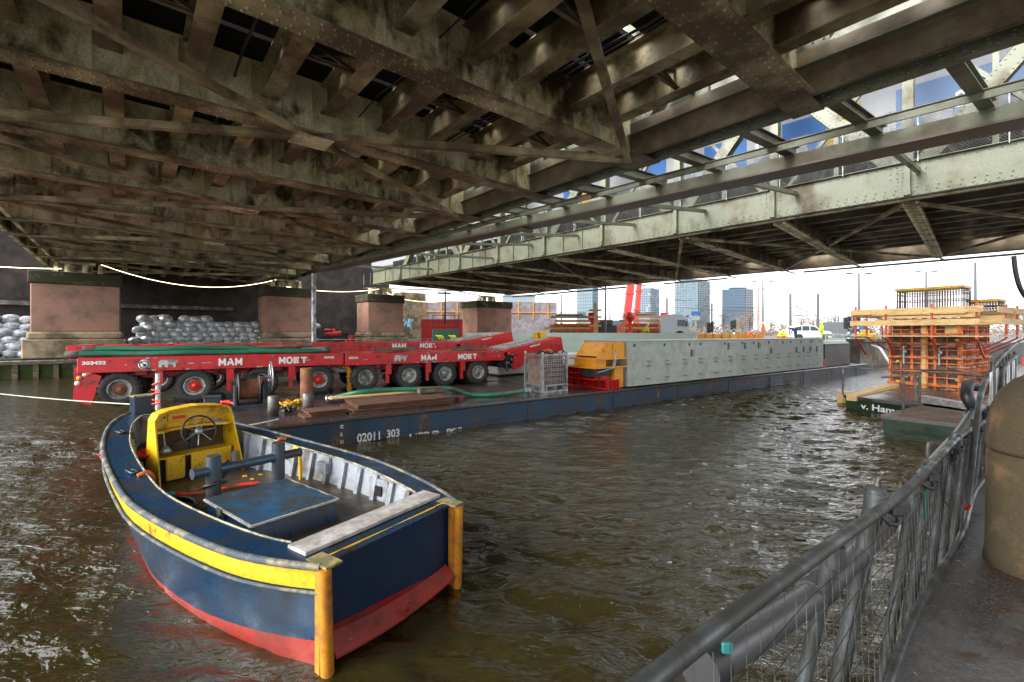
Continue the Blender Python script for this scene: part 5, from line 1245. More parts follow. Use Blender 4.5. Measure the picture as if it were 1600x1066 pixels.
    mb.box((0, 0, .845), (1.18, .92, .04), bx)
    obj('lid', mb, worn('wet_navy_lid', (.02, .075, .15), (.035, .05, .06), .4, 3, .08, 40, bump=1.0), eb, False)
    mb = MB(); mb.box((-.6, 0, .855), (.02, .94, .022), bx); mb.box((0, .47, .855), (1.2, .02, .022), bx); mb.box((0, -.47, .855), (1.2, .02, .022), bx); obj('trim', mb, M['plank'], eb, False)
    mb = MB(); mb.box((.12, .49, .84), (.12, .02, .06), bx); mb.box((.12, .495, .74), (.05, .02, .16), bx); obj('latch', mb, M['wetsteel'], eb, False)
    # towing bitts
    tb = MB()
    for y in (.44, -.36): tb.cyl((2.74, y, FL), (2.74, y, 1.28), .082, 18)
    tb.cyl((2.74, .66, 1.11), (2.74, -.66, 1.08), .058, 14)
    for y in (.66, -.66): tb.cyl((2.74, y, 1.11 if y > 0 else 1.08), (2.74, y + (.012 if y > 0 else -.012), 1.11 if y > 0 else 1.08), .066, 14)
    obj('towing_bitt', tb, M['steelblue'], r, False)
    mb = MB(); mb.tube(smooth([V(2.74 + .11 * math.cos(a), .44 + .11 * math.sin(a) - .03 * (a / 6), .86 + .10 * math.sin(a * .5)) for a in [x * .5 for x in range(14)]] + [V(2.72, .30, 1.05), V(2.74, .28, 1.18), V(2.80, .32, 1.1)], 3), .018, 6); o_ = obj('rope', mb, M['black'], r, False)
    # helm console
    C = thing('console', None, None); C.parent = r
    ymid = -.06
    def cfoot(w0, w1, h): return [(-w0, FL), (-w1, h - .12), (-w1 + .05, h - .03), (-w1 + .16, h + .01), (0, h + .045), (w1 - .16, h + .01), (w1 - .05, h - .03), (w1, h - .12), (w0, FL)]
    Bk = Matrix.Translation((4.72, ymid, 0)) @ Matrix.Rotation(R(90), 4, 'Z')
    mb = MB(); mb.prism(cfoot(.53, .49, 1.62), .03, Bk); obj('back_shell', mb, M['yellow'], C, False)
    mb = MB()
    prof = cfoot(.53, .49, 1.62)
    for i in range(len(prof) - 1):
        (y0, z0), (y1, z1) = prof[i], prof[i + 1]
        f = lambda z: .26 + .30 * max(0, (1.62 - z)) / 1.0 if z < 1.5 else .26
        a = (4.72, ymid + y0, z0); b = (4.72, ymid + y1, z1)
        c = (4.72 - f(z1), ymid + y1 * 1.02, z1); d = (4.72 - f(z0), ymid + y0 * 1.02, z0)
        mb.add([a, b, c, d] + [(p[0], p[1] * 1.0 + (.02 if y0 + y1 > 0 else -.02) , p[2] + .012) for p in (a, b, c, d)], [(0, 1, 2, 3), (7, 6, 5, 4), (0, 4, 5, 1), (1, 5, 6, 2), (2, 6, 7, 3), (3, 7, 4, 0)], 0)
    obj('side_shell', mb, M['yellow'], C, False)
    mb = MB(); sh_ = [(-.5, -.30), (-.5, .0), (.5, .0), (.5, -.28), (.40, -.33), (.30, -.27), (.18, -.17), (-.1, -.15), (-.3, -.20), (-.42, -.30)]
    n = len(sh_); vs = [(4.72 + q, ymid - p, 1.36 + .0) for p, q in sh_] + [(4.72 + q, ymid - p, 1.33) for p, q in sh_]
    mb.add(vs, [tuple(range(n)), tuple(range(2 * n - 1, n - 1, -1))] + [(i, (i + 1) % n, n + (i + 1) % n, n + i) for i in range(n)], 0); obj('dashboard', mb, M['yellow'], C, False)
    mb = MB(); mb.box((4.69, ymid, 1.1), (.02, .96, .44)); obj('recess_panel', mb, worn('brown_ochre', (.42, .24, .02), (.07, .04, .012), .5, 3, .6, 20), C, False)  # darker ochre than the shell, with random dark brown patches
    mb = MB(); mb.box((4.42, ymid - .2, .80), (.05, .56, .33), None, 0, .015); mb.box((4.42, ymid + .28, .80), (.05, .24, .33), None, 0, .015); mb.box((4.55, ymid, .97), (.3, .98, .02)); obj('locker_door', mb, M['yellow'], C, False)
    mb = MB(); mb.box((4.50, ymid, .79), (.02, .98, .32)); mb.box((4.66, ymid - .03, 1.15), (.04, .08, .3)); mb.tube(smooth([V(4.6, ymid + .3, 1.0), V(4.58, ymid + .2, 1.15), V(4.62, ymid - .05, 1.22), V(4.6, ymid - .3, 1.12), V(4.62, ymid - .35, 1.3)]), .014, 6); obj('dark_fittings', mb, M['blackmetal'], C, False)
    wl_ = Matrix.Translation((4.30, ymid + .02, 1.31)) @ Matrix.Rotation(R(-72), 4, 'Y')
    mb = MB(); mb.tube([wl_ @ V(.225 * math.cos(R(t)), .225 * math.sin(R(t)), 0) for t in range(0, 360, 10)], .014, 8, 0, False, True, True); obj('steering_wheel', mb, M['blackmetal'], C, False); sw = C.children[-1]
    mb = MB()
    for k in range(7): a = R(k * 360 / 7 + 15); mb.cyl(wl_ @ V(.03 * math.cos(a), .03 * math.sin(a), -.01), wl_ @ V(.22 * math.cos(a), .22 * math.sin(a), 0), .0075, 6)
    mb.lathe([(0, -.05), (.05, -.045), (.055, .0), (.03, .02), (0, .022)], wl_, 14); mb.cyl(wl_ @ V(0, 0, -.3), wl_ @ V(0, 0, 0), .025, 8)
    obj('spoke', mb, M['galv'], sw, False)
    mb = MB(); mb.box((4.69, ymid + .16, 1.50), (.03, .24, .13), None, 0, .01); obj('notice_box', mb, M['yellow'], C, False)
    mb = MB(); mb.box((4.672, ymid + .14, 1.495), (.006, .17, .05)); obj('red_label', mb, M['signalred'], C.children[-1], False)
    mb = MB(); mb.lathe([(.10, 0), (.09, .025), (.055, .035), (.05, .05), (0, .055)], Matrix.Translation((4.55, ymid - .36, 1.36)), 16); mb.cyl((4.55, ymid - .33, 1.4), (4.52, ymid - .22, 1.46), .008, 6); obj('compass', mb, M['galv'], C, False)
    mb = MB(); mb.tube([(4.55, ymid + .38, 1.32), (4.5, ymid + .38, 1.12)], .01, 6); mb.lathe([(.015, .08), (.05, .04), (.085, -.02), (.06, -.03)], Matrix.Translation((4.5, ymid + .37, 1.06)), 14); obj('hanging_lamp', mb, M['galv'], C, False)
    for sg in (1, -1): mb = MB(); mb.tube(smooth([V(4.58, ymid + sg * .36, 1.52), V(4.5, ymid + sg * .38, 1.56), V(4.44, ymid + sg * .46, 1.5)], 3), .009, 6); obj('handle', mb, M['galv'], C, False)
    # cleats, hooks, small fittings
    for x, sg in ((5.35, 1), (3.55, 1), (3.7, -1), (5.2, -1)):
        y, sh = inner_at(x); y = sg * (y + .12)
        mb = MB(); mb.tube([(x - .1, y + .03, sh + .03), (x + .1, y + .03, sh + .03), (x + .1, y - .03, sh + .03), (x - .1, y - .03, sh + .03)], .013, 6, 0, False, True, True); mb.box((x, y, sh + .022), (.05, .05, .03)); obj('cleat', mb, M['steelblue'], r, False)
    y, sh = inner_at(3.35)
    for x, sg, nm in ((3.35, 1, 'snap_hook'), (3.6, -1, 'snap_hook')):
        y, sh = inner_at(x)
        mb = MB(); mb.tube(smooth([V(x, sg * (y + .1), sh + .03), V(x, sg * (y), sh + .05), V(x, sg * (y - .05), sh - .02), V(x, sg * (y - .05), sh - .12)], 3), .022, 8); obj(nm, mb, M['orangered'], r, False)
        mb = MB()
        for k in range(5): mb.tube([V(x + .02 * math.cos(a), sg * (y - .05), sh - .16 - k * .05 + .035 * math.sin(a)) for a in [R(t) for t in range(0, 360, 45)]], .007, 4, 0, False, True, True)
        obj('chain', mb, M['galv'], r.children[-1], False)
    y, sh = inner_at(2.6); mb = MB(); mb.box((2.55, -(y - .06), sh - .16), (.22, .1, .16), None, 0, .01); obj('junction_box', mb, M['boatgrey'], r, False)
    y, sh = inner_at(1.5); mb = MB(); mb.box((1.35, -(y - .03), sh - .2), (.36, .05, .28), None, 0, .01); obj('access_panel', mb, M['boatgrey'], r, False); mb = MB(); mb.box((1.33, -(y - .065), sh - .2), (.12, .03, .12)); obj('opening', mb, M['blackmetal'], r.children[-1], False)
    y, sh = inner_at(3.1); mb = MB(); mb.tube(smooth([V(2.95, -(y - .12), FL), V(2.97, -(y - .12), sh - .02), V(3.0, -(y - .12), sh + .04), V(3.08, -(y - .14), sh + .04), V(3.1, -(y - .14), sh - .06)], 4), .026, 8); obj('grab_handle', mb, M['yellow'], r, False)
    mb = MB(); mb.tube(smooth([V(3.6, -(y - .1), sh - .15), V(3.45, -(y - .16), sh - .1), V(3.3, -(y - .08), sh - .2)], 4), .01, 6); obj('hook', mb, M['galv'], r, False)
    for x, y in ((4.25, -.5), (4.75, -.78)): mb = MB(); mb.cyl((x, y, FL if x < 4.5 else .9), (x, y, .9 if x < 4.5 else 1.12), .045, 12); mb.cyl((x, y, .9 if x < 4.5 else 1.12), (x, y, .915 if x < 4.5 else 1.135), .06, 12); obj('filler_pipe', mb, M['galv'], r, False)
    # loose things lying in the boat (they stay top-level)
    FB = r.matrix_basis.copy(); FB = Matrix.Translation(BO) @ Matrix.Rotation(math.atan2(ax.y, ax.x), 4, 'Z')
    def L(x, y, z): return FB @ V(x, y, z)
    def ribbon(mb, pts, w):
        pts = smooth(pts, 5); rnd = random.Random(len(pts))
        for i in range(len(pts) - 1):
            d = (pts[i + 1] - pts[i]);
            if d.length < 1e-5: continue
            mb.beam(pts[i], pts[i] + d * 1.08, w, .014, V(.3 * math.sin(i), .3 * math.cos(i * .7), 1).normalized())
    rnd = random.Random(21)
    mb = MB()
    for k in range(7):
        c = V(5.15 + rnd.uniform(-.25, .3), .62 + rnd.uniform(-.12, .14), .93 + k * .012)
        ribbon(mb, [L(c.x + .28 * math.cos(a + k), c.y + .12 * math.sin(a + k * 1.4), c.z + .03 * math.sin(3 * a)) for a in [i * .9 for i in range(7)]], .06)
    ribbon(mb, [L(4.95, .66, .94), L(4.75, .62, .78), L(4.55, .66, .68), L(4.3, .66, .66), L(4.05, .62, .65)], .07); ribbon(mb, [L(4.9, .72, .94), L(4.6, .78, .70), L(4.25, .74, .66), L(3.9, .66, .65), L(3.72, .55, .66)], .07)
    solo('lifting_sling', mb, M['strap'], 'tangled red webbing sling on the dark bench left of the yellow console', 'strap')
    mb = MB(); ribbon(mb, [L(3.72, .60, .66), L(3.6, .48, .655), L(3.42, .30, .66), L(3.38, .1, .655), L(3.32, -.12, .66), L(3.2, -.34, .655)], .075); solo('lifting_sling', mb, M['strap'], 'flat red strap lying straight across the boat floor behind the bitts', 'strap')
    mb = MB(); mb.box((0, 0, 0), (.09, .08, .03), frame(L(3.66, .55, .68), ax)); solo('strap_tag', mb, plain('cyan_tag', (.03, .45, .62), .5), 'small light blue tag on the red strap', 'tag')
    mb = MB()
    for k in range(3): ribbon(mb, [L(5.1 + .15 * math.cos(a + k), -.72 + .1 * math.sin(a + k), .93 + k * .01) for a in (0, 1, 2, 3)], .05)
    solo('lifting_sling', mb, M['strap'], 'small red sling bundle right of the yellow console', 'strap')
    mb = MB()
    for k in range(3):
        mb.tube(smooth([L(3.05 + (.34 - .04 * k) * math.cos(a), .68 + (.2 - .03 * k) * math.sin(a), .66 + .03 * k) for a in [R(t) for t in range(0, 361, 40)]], 3), .024, 7)
    mb.tube(smooth([L(2.7, .72, .68), L(2.45, .78, .70), L(2.3, .82, .69), L(2.5, .88, .67), L(2.8, .84, .68)], 4), .024, 7)
    solo('hose_coil', mb, M['black'], 'coiled black hose on the boat floor left of the blue bitts', 'hose')
    for i, (x, y) in enumerate(((3.75, -.42), (3.62, -.58), (3.5, -.4))):
        mb = MB(); mb.box((0, 0, 0), (.07 - .01 * i, .03, .008), frame(L(x, y, .63), V(1, .5 * i, 0))); mb.box((.02, .02, 0), (.04, .04, .008), frame(L(x, y, .632), V(.3, 1, 0))); solo('fallen_leaf', mb, M['yellow'], 'small yellow leaf on the wet boat floor, ' + ('nearest the console', 'rightmost', 'nearest the bitts')[i], 'leaf')
boat()
# ------------------------------------------------ formwork tower at the right
fx = V(.55, -.835, 0).normalized(); FW = V(19.0, 19.3, 0) - fx * 2.35; fy = V(-fx.y, fx.x, 0)   # fx along the face we see, fy away
def formwork():
    r = thing('formwork_tower', 'tall orange and brown formwork box with pine guard boards, in the canal at the right', 'formwork', FW)
    X = frame(FW, fx)
    Wd, Dp, h0, h1 = 2.35, 4.4, -.2, 3.3
    mb = MB(); mb.box((Wd / 2, Dp / 2, (h0 + h1) / 2), (Wd - .1, Dp - .1, h1 - h0), X); obj('plywood', mb, M['ply'], r)
    mb = MB()
    def face(o, d, n, L):
        for k in range(int(L / .38) + 1):
            x = min(L, k * L / int(L / .38)); mb.beam(o + d * x + n * .04, o + d * x + n * .04 + V(0, 0, h1 - h0), .045 if k % 2 else .09, .09, n)
        z = .15
        while z < h1 - h0: mb.beam(o + n * .04 + V(0, 0, z), o + d * L + n * .04 + V(0, 0, z), .08, .045); z += .3
    c0 = FW + V(0, 0, h0)
    face(c0, fx, -fy, Wd); face(c0 + fx * Wd, fy, fx, Dp)
    for k, xx in enumerate((0, 1.15, 1.3, Wd)): mb.beam(c0 + fx * xx - fy * .07, c0 + fx * xx - fy * .07 + V(0, 0, h1 - h0), .1, .14, fy)
    obj('frame', mb, M['orangered'], r)
    mb = MB(); mb.box((1.22, -.14, (h0 + h1) / 2), (.14, .1, h1 - h0), X)
    obj('timber_post', mb, M['newwood'], r)
    mb = MB(); rnd = random.Random(8)
    for z in (.35, .8, 1.3, 1.75, 2.2, 2.65, 3.1):
        for x in (.4, 1.1, 2.0, 2.6): mb.box((x, -.12, z), (.5, .06, .07), X) if rnd.random() < .45 else None
        for y in (.4, 1.2, 2.2, 3.2): mb.beam(X @ V(Wd + .1, y, z), X @ V(Wd + .1, y + .6, z), .07, .07)
        for x in (2.9, 3.15): mb.beam(X @ V(x - .95, -.16, z + .05), X @ V(x - .5, -.16, z + .05), .06, .05)
    explode(obj('clamp', mb, worn('grey_clamp', (.45, .40, .36), (.3, .12, .06), .4, 5, .5), r))
    mb = MB()
    for z in (.6, 1.5, 2.3):
        for x in (.3, 1.25, 2.3): mb.box((x, -.15, z + (x % .3)), (.12, .06, .1), X)
    explode(obj('clamp', mb, M['yellow'], r))
    # working platform with guard rails
    pz = 2.66
    pl = MB()
    pl.box((1.1, -.75, pz), (4.4, 1.1, .05), X); pl.box((Wd + .75, 2.2, pz), (1.1, 6.2, .05), X); pl.box((-.7, 2.2, pz), (1.0, 6.2, .05), X)
    obj('platform', pl, M['newwood'], r)
    mb = MB()
    for x in (.2, 1.75, 3.1, -.95): mb.beam(X @ V(x, -1.25, pz - .1), X @ V(x, -1.25, pz + 1.35), .07, .07, fx); mb.beam(X @ V(x, -1.25, pz - .1), X @ V(x + .0, -.1, pz - .9), .06, .06, fx); mb.beam(X @ V(x, -1.25, pz - .06), X @ V(x, 0, pz - .06), .06, .06)
    for y in (.6, 2.6, 4.4): mb.beam(X @ V(Wd + 1.25, y, pz - .1), X @ V(Wd + 1.25, y, pz + 1.3), .07, .07, fy); mb.beam(X @ V(Wd + 1.25, y, pz - .1), X @ V(Wd, y, pz - .9), .06, .06, fy); mb.beam(X @ V(-1.15, y, pz - .1), X @ V(-1.15, y, pz + 1.2), .06, .06, fy); mb.beam(X @ V(-1.15, y, pz - .1), X @ V(0, y, pz - .9), .06, .06, fy)
    explode(obj('bracket', mb, M['reddark2'], r))
    for a, b, z, h_ in ((V(-1.1, -1.32, 0), V(3.3, -1.32, 0), pz + 1.09, .24), (V(-1.15, -1.32, 0), V(3.2, -1.32, 0), pz + .58, .24),
                    (V(Wd + 1.32, -1.2, 0), V(Wd + 1.32, 5.0, 0), pz + 1.05, .24), (V(Wd + 1.32, -.6, 0), V(Wd + 1.32, 5.2, 0), pz + .6, .24),
                    (V(-1.3, -.8, 0), V(-1.3, 5.0, 0), pz + 1.0, .22), (V(.2, 5.0, 0), V(3.6, 5.2, 0), pz + 1.1, .3)):
        mb = MB(); mb.beam(X @ V(a.x, a.y, z), X @ V(b.x, b.y, z), .04, h_); obj('guard_board', mb, M['newwood'], r)
    mb = MB()
    for k in range(7): mb.beam(X @ V(.1 + k * .33, .2, h1 + .1), X @ V(.1 + k * .33, 4.2, h1 + .12), .1, .12)
    mb.beam(X @ V(-.2, -.1, h1 + .3), X @ V(2.6, -.1, h1 + .3), .12, .2); mb.beam(X @ V(-.2, .8, h1 + .35), X @ V(2.8, .8, h1 + .35), .12, .25)
    mb.box((2.1, -.1, h1 - .35), (.4, .03, .6), X); obj('timber_beam', mb, M['newwood'], r)
    rnd = random.Random(12)
    for i, (z, y, x0, x1) in enumerate(((h1 + .05, -.25, -.5, 2.5), (h1 + .2, -.4, -.2, 2.9), (h1 + .36, -.3, -.6, 2.6), (h1 - .12, -.3, .1, 2.3), (h1 + .5, -.15, 0, 2.4))):
        mb = MB(); mb.beam(X @ V(x0, y, z), X @ V(x1, y, z), .16, .11); obj('timber_beam', mb, M['newwood'], r)
    for i, (y, z) in enumerate(((.2, 3.2), (1.0, 3.4), (2.0, 3.25), (3.2, 3.45))):
        mb = MB(); mb.beam(X @ V(Wd - .2, y, z), X @ V(Wd + 1.2, y + .2, z + .05), .16, .2); obj('timber_beam', mb, M['newwood'], r)
    mb = MB()
    for z in (.5, 1.1, 1.7, 2.3, 2.75): mb.beam(X @ V(-.1, -.2, z), X @ V(Wd + .15, -.2, z), .05, .06); mb.beam(X @ V(Wd + .2, -.1, z), X @ V(Wd + .2, 4.2, z), .05, .06)
    explode(obj('waler', mb, M['orangered'], r))
    for x in (.55, 1.75): mb = MB(); mb.tube([X @ V(x, -.3, 1.4), X @ V(x, -.3, 2.2)], .05, 6); mb.lathe([(0, -.03), (.12, -.03), (.12, .03), (0, .03)], X @ Matrix.Translation((x, -.3, 1.95)) @ Matrix.Rotation(R(90), 4, 'X'), 12); obj('spindle', mb, M['galv'], r)
    def cage(x, y, w, d, z, h_, label):
        mb = MB()
        n = int(w / .09)
        for k in range(n + 1):
            for yy in (0, d): mb.beam(X @ V(x + w * k / n, y + yy, z), X @ V(x + w * k / n, y + yy, z + h_), .028, .028, fx)
        for k in range(int(d / .2) + 1):
            for xx in (0, w): mb.beam(X @ V(x + xx, y + d * k / int(d / .2), z), X @ V(x + xx, y + d * k / int(d / .2), z + h_), .028, .028, fx)
        for zz in (.03, .14, h_ * .5, h_ - .2, h_ - .05):
            for a, b in (((0, 0), (w, 0)), ((w, 0), (w, d)), ((0, d), (w, d)), ((0, 0), (0, d))): mb.beam(X @ V(x + a[0], y + a[1], z + zz), X @ V(x + b[0], y + b[1], z + zz), .03, .03)
        c = X @ V(x + w / 2, y + d / 2, z); rr = thing('rebar_cage', label, 'rebar cage', c)
        obj('rebar', mb, M['rebar'], rr)
        mb = MB()
        for a, b in (((-.05, -.05), (w + .05, -.05)), ((w, -.05), (w, d)), ((-.05, d), (w, d)), ((-.05, -.05), (-.05, d))): mb.beam(X @ V(x + a[0], y + a[1], z + h_ + .05), X @ V(x + b[0], y + b[1], z + h_ + .05), .12, .1)
        obj('edge_guard', mb, M['yellow'], rr)
    cage(.1, .5, 2.2, 1.3, 3.78, .98, 'brown rebar cage with yellow edge guards on top of the right formwork tower')
    cage(2.2, 2.2, .9, 1.2, 3.85, .34, 'low rebar cage with yellow top right of the taller one')
M['reddark2'] = worn('red_bracket', (.60, .07, .03), (.2, .06, .03), .3, 4, .5); M['rebar'] = plain('rebar', (.16, .10, .08), .7)
formwork()
# ------------------------------------------------ pontoons
def pontoon(label, A_, B_, C_, D_, zt, mt, letters=None):
    c = (A_ + B_ + C_ + D_) / 4; r = thing('pontoon', label, 'pontoon', (c.x, c.y, 0))
    ps = [A_, B_, C_, D_]; mb = MB()
    ins = [p + (c - p).normalized() * .12 for p in ps]
    mb.add([(p.x, p.y, zt - .1) for p in ps] + [(p.x, p.y, -.4) for p in ins], [(0, 1, 5, 4), (1, 2, 6, 5), (2, 3, 7, 6), (3, 0, 4, 7)])
    for i in range(4):
        a, b = ins[i], ins[(i + 1) % 4]; n = int((b - a).length / .6)
        for k in range(1, n): q = a.lerp(b, k / n); mb.box((q.x, q.y, zt / 2 - .15), (.05, .05, zt * .8))
    obj('hull', mb, M['pontoon'], r)
    mb = MB(); big = [p + (p - c).normalized() * .05 for p in ps]
    mb.add([(p.x, p.y, zt - .1) for p in big] + [(p.x, p.y, zt) for p in big], [(0, 1, 5, 4), (1, 2, 6, 5), (2, 3, 7, 6), (3, 0, 4, 7), (4, 5, 6, 7)]); obj('deck', mb, mt, r)
    return r
M['pontoon'] = worn('dark_green_pontoon', (.012, .035, .022), (.03, .075, .015), .35, 1.5, .3, 15)
M['wetdeck'] = worn('wet_brown_deck', (.13, .095, .075), (.08, .075, .07), .45, 1.2, .12, 12, bump=.4)
zt = .5
p1 = pontoon('dark green pontoon lettered v. Hamor with light edge boards, in front of the formwork', P(1320, 617, zt), P(1512, 643, zt), P(1560, 628, zt), P(1398, 597, zt), zt, M['concrete'])
a, b = P(1320, 617, 0), P(1512, 643, 0); a = P(1324, 617, zt); b = P(1512, 643, zt); d_ = (V(b.x, b.y, 0) - V(a.x, a.y, 0)).normalized()
n_ = V(d_.y, -d_.x, 0)
if n_.dot(V(a.x, a.y, 0)) > 0: n_ = -n_
T = Matrix((tuple(d_) + (0,), (0, 0, 1, 0), tuple(n_) + (0,), (0, 0, 0, 1))).transposed(); a = P(1320, 617, zt); q = V(a.x, a.y, 0) + d_ * .66 + n_ * .05; T.translation = V(q.x, q.y, .10)
obj('lettering', text('v. Hamor', .30, T, .004, .006, 1.35), M['white'], p1)
p2 = pontoon('nearer dark green pontoon with a wet brown deck, beside the near quay', P(1378, 648, zt), P(1515, 664, zt), P(1560, 645, zt), P(1449, 631, zt), zt, M['wetdeck'])
mb = MB(); mb.beam(P(1398, 603, .55), P(1330, 622, .45), .3, .2); mb.beam(P(1330, 622, .2), P(1312, 622, .2), .3, .5); solo('fender_beam', mb, M['newwood'], 'pale timber beam along the left edge of the lettered pontoon', 'timber')
mb = MB(); mb.beam(P(1440, 622, .62), P(1520, 636, .62), .3, .18); mb.beam(P(1440, 627, .55), P(1530, 640, .55), .2, .08); solo('fender_beam', mb, M['plank'], 'light grey timber beam between the two pontoons', 'timber')
def rail(label, posts, rails):
    c = P(*posts[0][0], zt); r = thing('pontoon_railing', label, 'railing', c)
    mb = MB()
    for (b, topy) in posts: q = P(*b, zt); mb.cyl(q, V(q.x, q.y, H - (topy - HY) / FP * q.y), .035, 8)
    explode(obj('post', mb, M['wetsteel'], r)); mb = MB()
    for pts in rails: mb.tube([PD(x, y, Y) for x, y, Y in pts], .026, 6)
    obj('rail', mb, M['wetsteel'], r)
rail('grey pipe railing on the lettered pontoon', [((1317, 617), 575)], [[(1315, 575, 16.5), (1400, 577, 16.8), (1500, 580, 13), (1565, 592, 12)]])
rail('grey pipe railing on the left edge of the brown-decked pontoon', [((1411, 641), 587), ((1430, 629), 583), ((1437, 633), 585)], [[(1378, 590, 12.5), (1411, 587, 13.2), (1440, 584, 14.2)], [(1440, 580, 14.2), (1560, 590, 10)]])
# ------------------------------------------------ far shore: formwork stacks, trailers, truck, people
def far_form(px0, px1, Y, label, seed, red):
    o = PD((px0 + px1) / 2, 522, Y); w = (px1 - px0) / FP * Y; k = Y / FP; rnd = random.Random(seed)
    r = thing('formwork_tower', label, 'formwork', (o.x, o.y, 2.08)); X = frame((o.x, o.y, 2.08), (1, .12, 0))
    mb = MB()
    n = 14
    for i in range(n + 1): mb.box((-w * .36 + w * .72 * i / n, -1.5, 13 * k), (.1, .12, 26 * k), X)
    for z in (6, 14, 24): mb.box((0, -1.5, z * k), (w * .74, .14, .14), X)
    mb.box((0, 0, 12 * k), (w * .7, 2.8, 24 * k), X); obj('panel', mb, M['orangered'], r)
    mb = MB()
    for z in (16, 27, 33): mb.box((rnd.uniform(-.1, .1) * w, -1.9, z * k + 2 * k), (w * rnd.uniform(.8, 1.0), .08, 3.5 * k), X)
    for x in (.42, .3) if red > 1 else (.42,): mb.box((x * w, -2.0, 20 * k), (2.5 * k, .1, 36 * k), X)
    obj('guard_board', mb, M['newwood'], r)
    mb = MB()
    for i in range(22): mb.box((-w * .25 + w * .5 * i / 21, -1, 36 * k + 2 * k), (.05, .05, 8 * k), X)
    for z in (34, 38, 42): mb.box((0, -1, z * k), (w * .5, .06, .06), X)
    mb.box((0, .5, 38 * k), (w * .48, 1.2, 5 * k), X)
    obj('rebar', mb, M['rebar'], r)
    for j in range(red):
        mb = MB(); x = w * (.30 if j == 0 else -.34)
        if red == 1: x = w * .3
        mb.lathe([(2.7, 0), (3.6, .0), (3.6, 3), (2.7, 4), (2.7, 26), (3.6, 30), (6.2, 31), (6.2, 41), (0, 41)], X @ Matrix.Translation((x, -2.6, 0)) @ Matrix.Scale(k, 4), 14, 0, True); obj('steel_column', mb, M['signalred'], r)
far_form(850, 932, 50, 'orange formwork stack with pine boards and one red column, left of the crane', 1, 1)
far_form(957, 1040, 52, 'orange formwork stack with two red columns left of the truck', 2, 2)
mb = MB(); c = PD(930, 522, 47)
for x, h_ in ((0, 3.9),): mb.box((c.x, c.y, 2.08 + h_ / 2), (.25, .15, h_))
for z in (3.6, 4.5, 5.2): mb.box((c.x, c.y - .1, z), (1.3, .1, .2))
solo('timber_cross', mb, M['newwood'], 'pale pine timber cross frame right of the first red column', 'timber')
# crane boom
cr = PD(985, 522, 75); r = thing('mobile_crane', 'red telescopic crane boom rising behind the far formwork', 'crane', (cr.x, cr.y, 2.08))
for nm, xa, ya, xb, yb, w in (('boom', 976, 522, 986, 440, 1.15), ('boom', 993, 506, 999, 440, .7)):
    mb = MB(); a = PD(xa, ya, 75); b = PD(xb, yb, 75); mb.beam(a, a.lerp(b, 1.6), w, .9, V(0, 1, 0)); mb.beam(a.lerp(b, .3), a.lerp(b, .34), w + .25, 1.1, V(0, 1, 0)); mb.beam(a.lerp(b, .75), a.lerp(b, .79), w + .2, 1.1, V(0, 1, 0)); obj(nm, mb, plain('crane_red', (.42, .035, .03), .4), r)
mb = MB(); mb.box((0, 0, .9), (8, 2.6, 1.0), frame((cr.x, cr.y, 2.08), (1, 0, 0)), 0, .1); mb.box((-2.5, 0, 2.1), (2, 2.4, 1.6), frame((cr.x, cr.y, 2.08), (1, 0, 0)), 0, .15); obj('carrier', mb, plain('crane_grey', (.06, .08, .09), .5), r)
# silver truck cab
def truck():
    o = PD(1056, 524, 48); r = thing('truck', 'silver grey lorry cab parked right of the far formwork', 'truck', (o.x, o.y, 2.08)); X = frame((o.x, o.y, 2.08), (1, -.25, 0)); s = 1.0
    mb = MB()
    mb.prism([(-1.6, .4), (1.1, .4), (1.2, 1.2), (1.0, 2.1), (.6, 2.6), (-.2, 2.75), (-1.6, 2.6)], 2.1, X)
    obj('cab', mb, plain('silver_paint', (.50, .54, .58), .3, .2), r)
    mb = MB(); mb.prism([(1.13, 1.35), (1.21, 1.35), (1.04, 2.25), (.96, 2.25)], 1.8, X); mb.box((.45, -1.06, 1.8), (.8, .03, .65), X); obj('window', mb, M['glass'], r)
    mb = MB(); mb.box((1.14, 0, .8), (.14, 1.7, .35), X); mb.box((1.1, 0, 2.5), (.2, 1.6, .1), X); mb.box((.95, -1.2, 1.7), (.12, .2, .5), X); obj('grille', mb, M['blackmetal'], r)
    for x in (.3,): mb = MB(); mb.lathe([(.0, .15), (.3, .15), (.5, .12), (.52, 0), (.5, -.12)], X @ Matrix.Translation((x, -1.0, .5)) @ Matrix.Rotation(R(90), 4, 'X'), 18); obj('wheel', mb, M['tyre'], r)
truck()
def car():
    o = PD(1262, 522, 52); r = thing('parked_car', 'white car parked on the far street between the blue and the yellow worker', 'car', (o.x, o.y, 2.08)); X = frame((o.x, o.y, 2.08), (1, -.1, 0))
    mb = MB(); mb.prism([(-2.1, .3), (2.1, .3), (2.15, .75), (1.9, .95), (1.1, 1.05), (.3, 1.6), (-.9, 1.68), (-1.9, 1.5), (-2.1, .9)], 1.7, X); obj('body', mb, M['white'], r)
    for poly in ([(.95, 1.05), (.28, 1.5), (-.15, 1.54), (-.15, 1.05)], [(-.25, 1.05), (-.25, 1.55), (-1.0, 1.57), (-1.0, 1.05)], [(-1.1, 1.05), (-1.1, 1.55), (-1.8, 1.4), (-1.85, 1.05)]): mb = MB(); mb.prism(poly, 1.73, X); obj('window', mb, M['glass'], r)
    for x in (-1.3, 1.35): mb = MB(); mb.lathe([(0, .1), (.2, .12), (.33, .1), (.34, 0), (.33, -.1)], X @ Matrix.Translation((x, -.8, .34)) @ Matrix.Rotation(R(90), 4, 'X'), 16); obj('wheel', mb, M['tyre'], r)
    mb = MB(); mb.box((2.1, -.6, .75), (.12, .3, .15), X); obj('headlight', mb, M['galv'], r)
car()
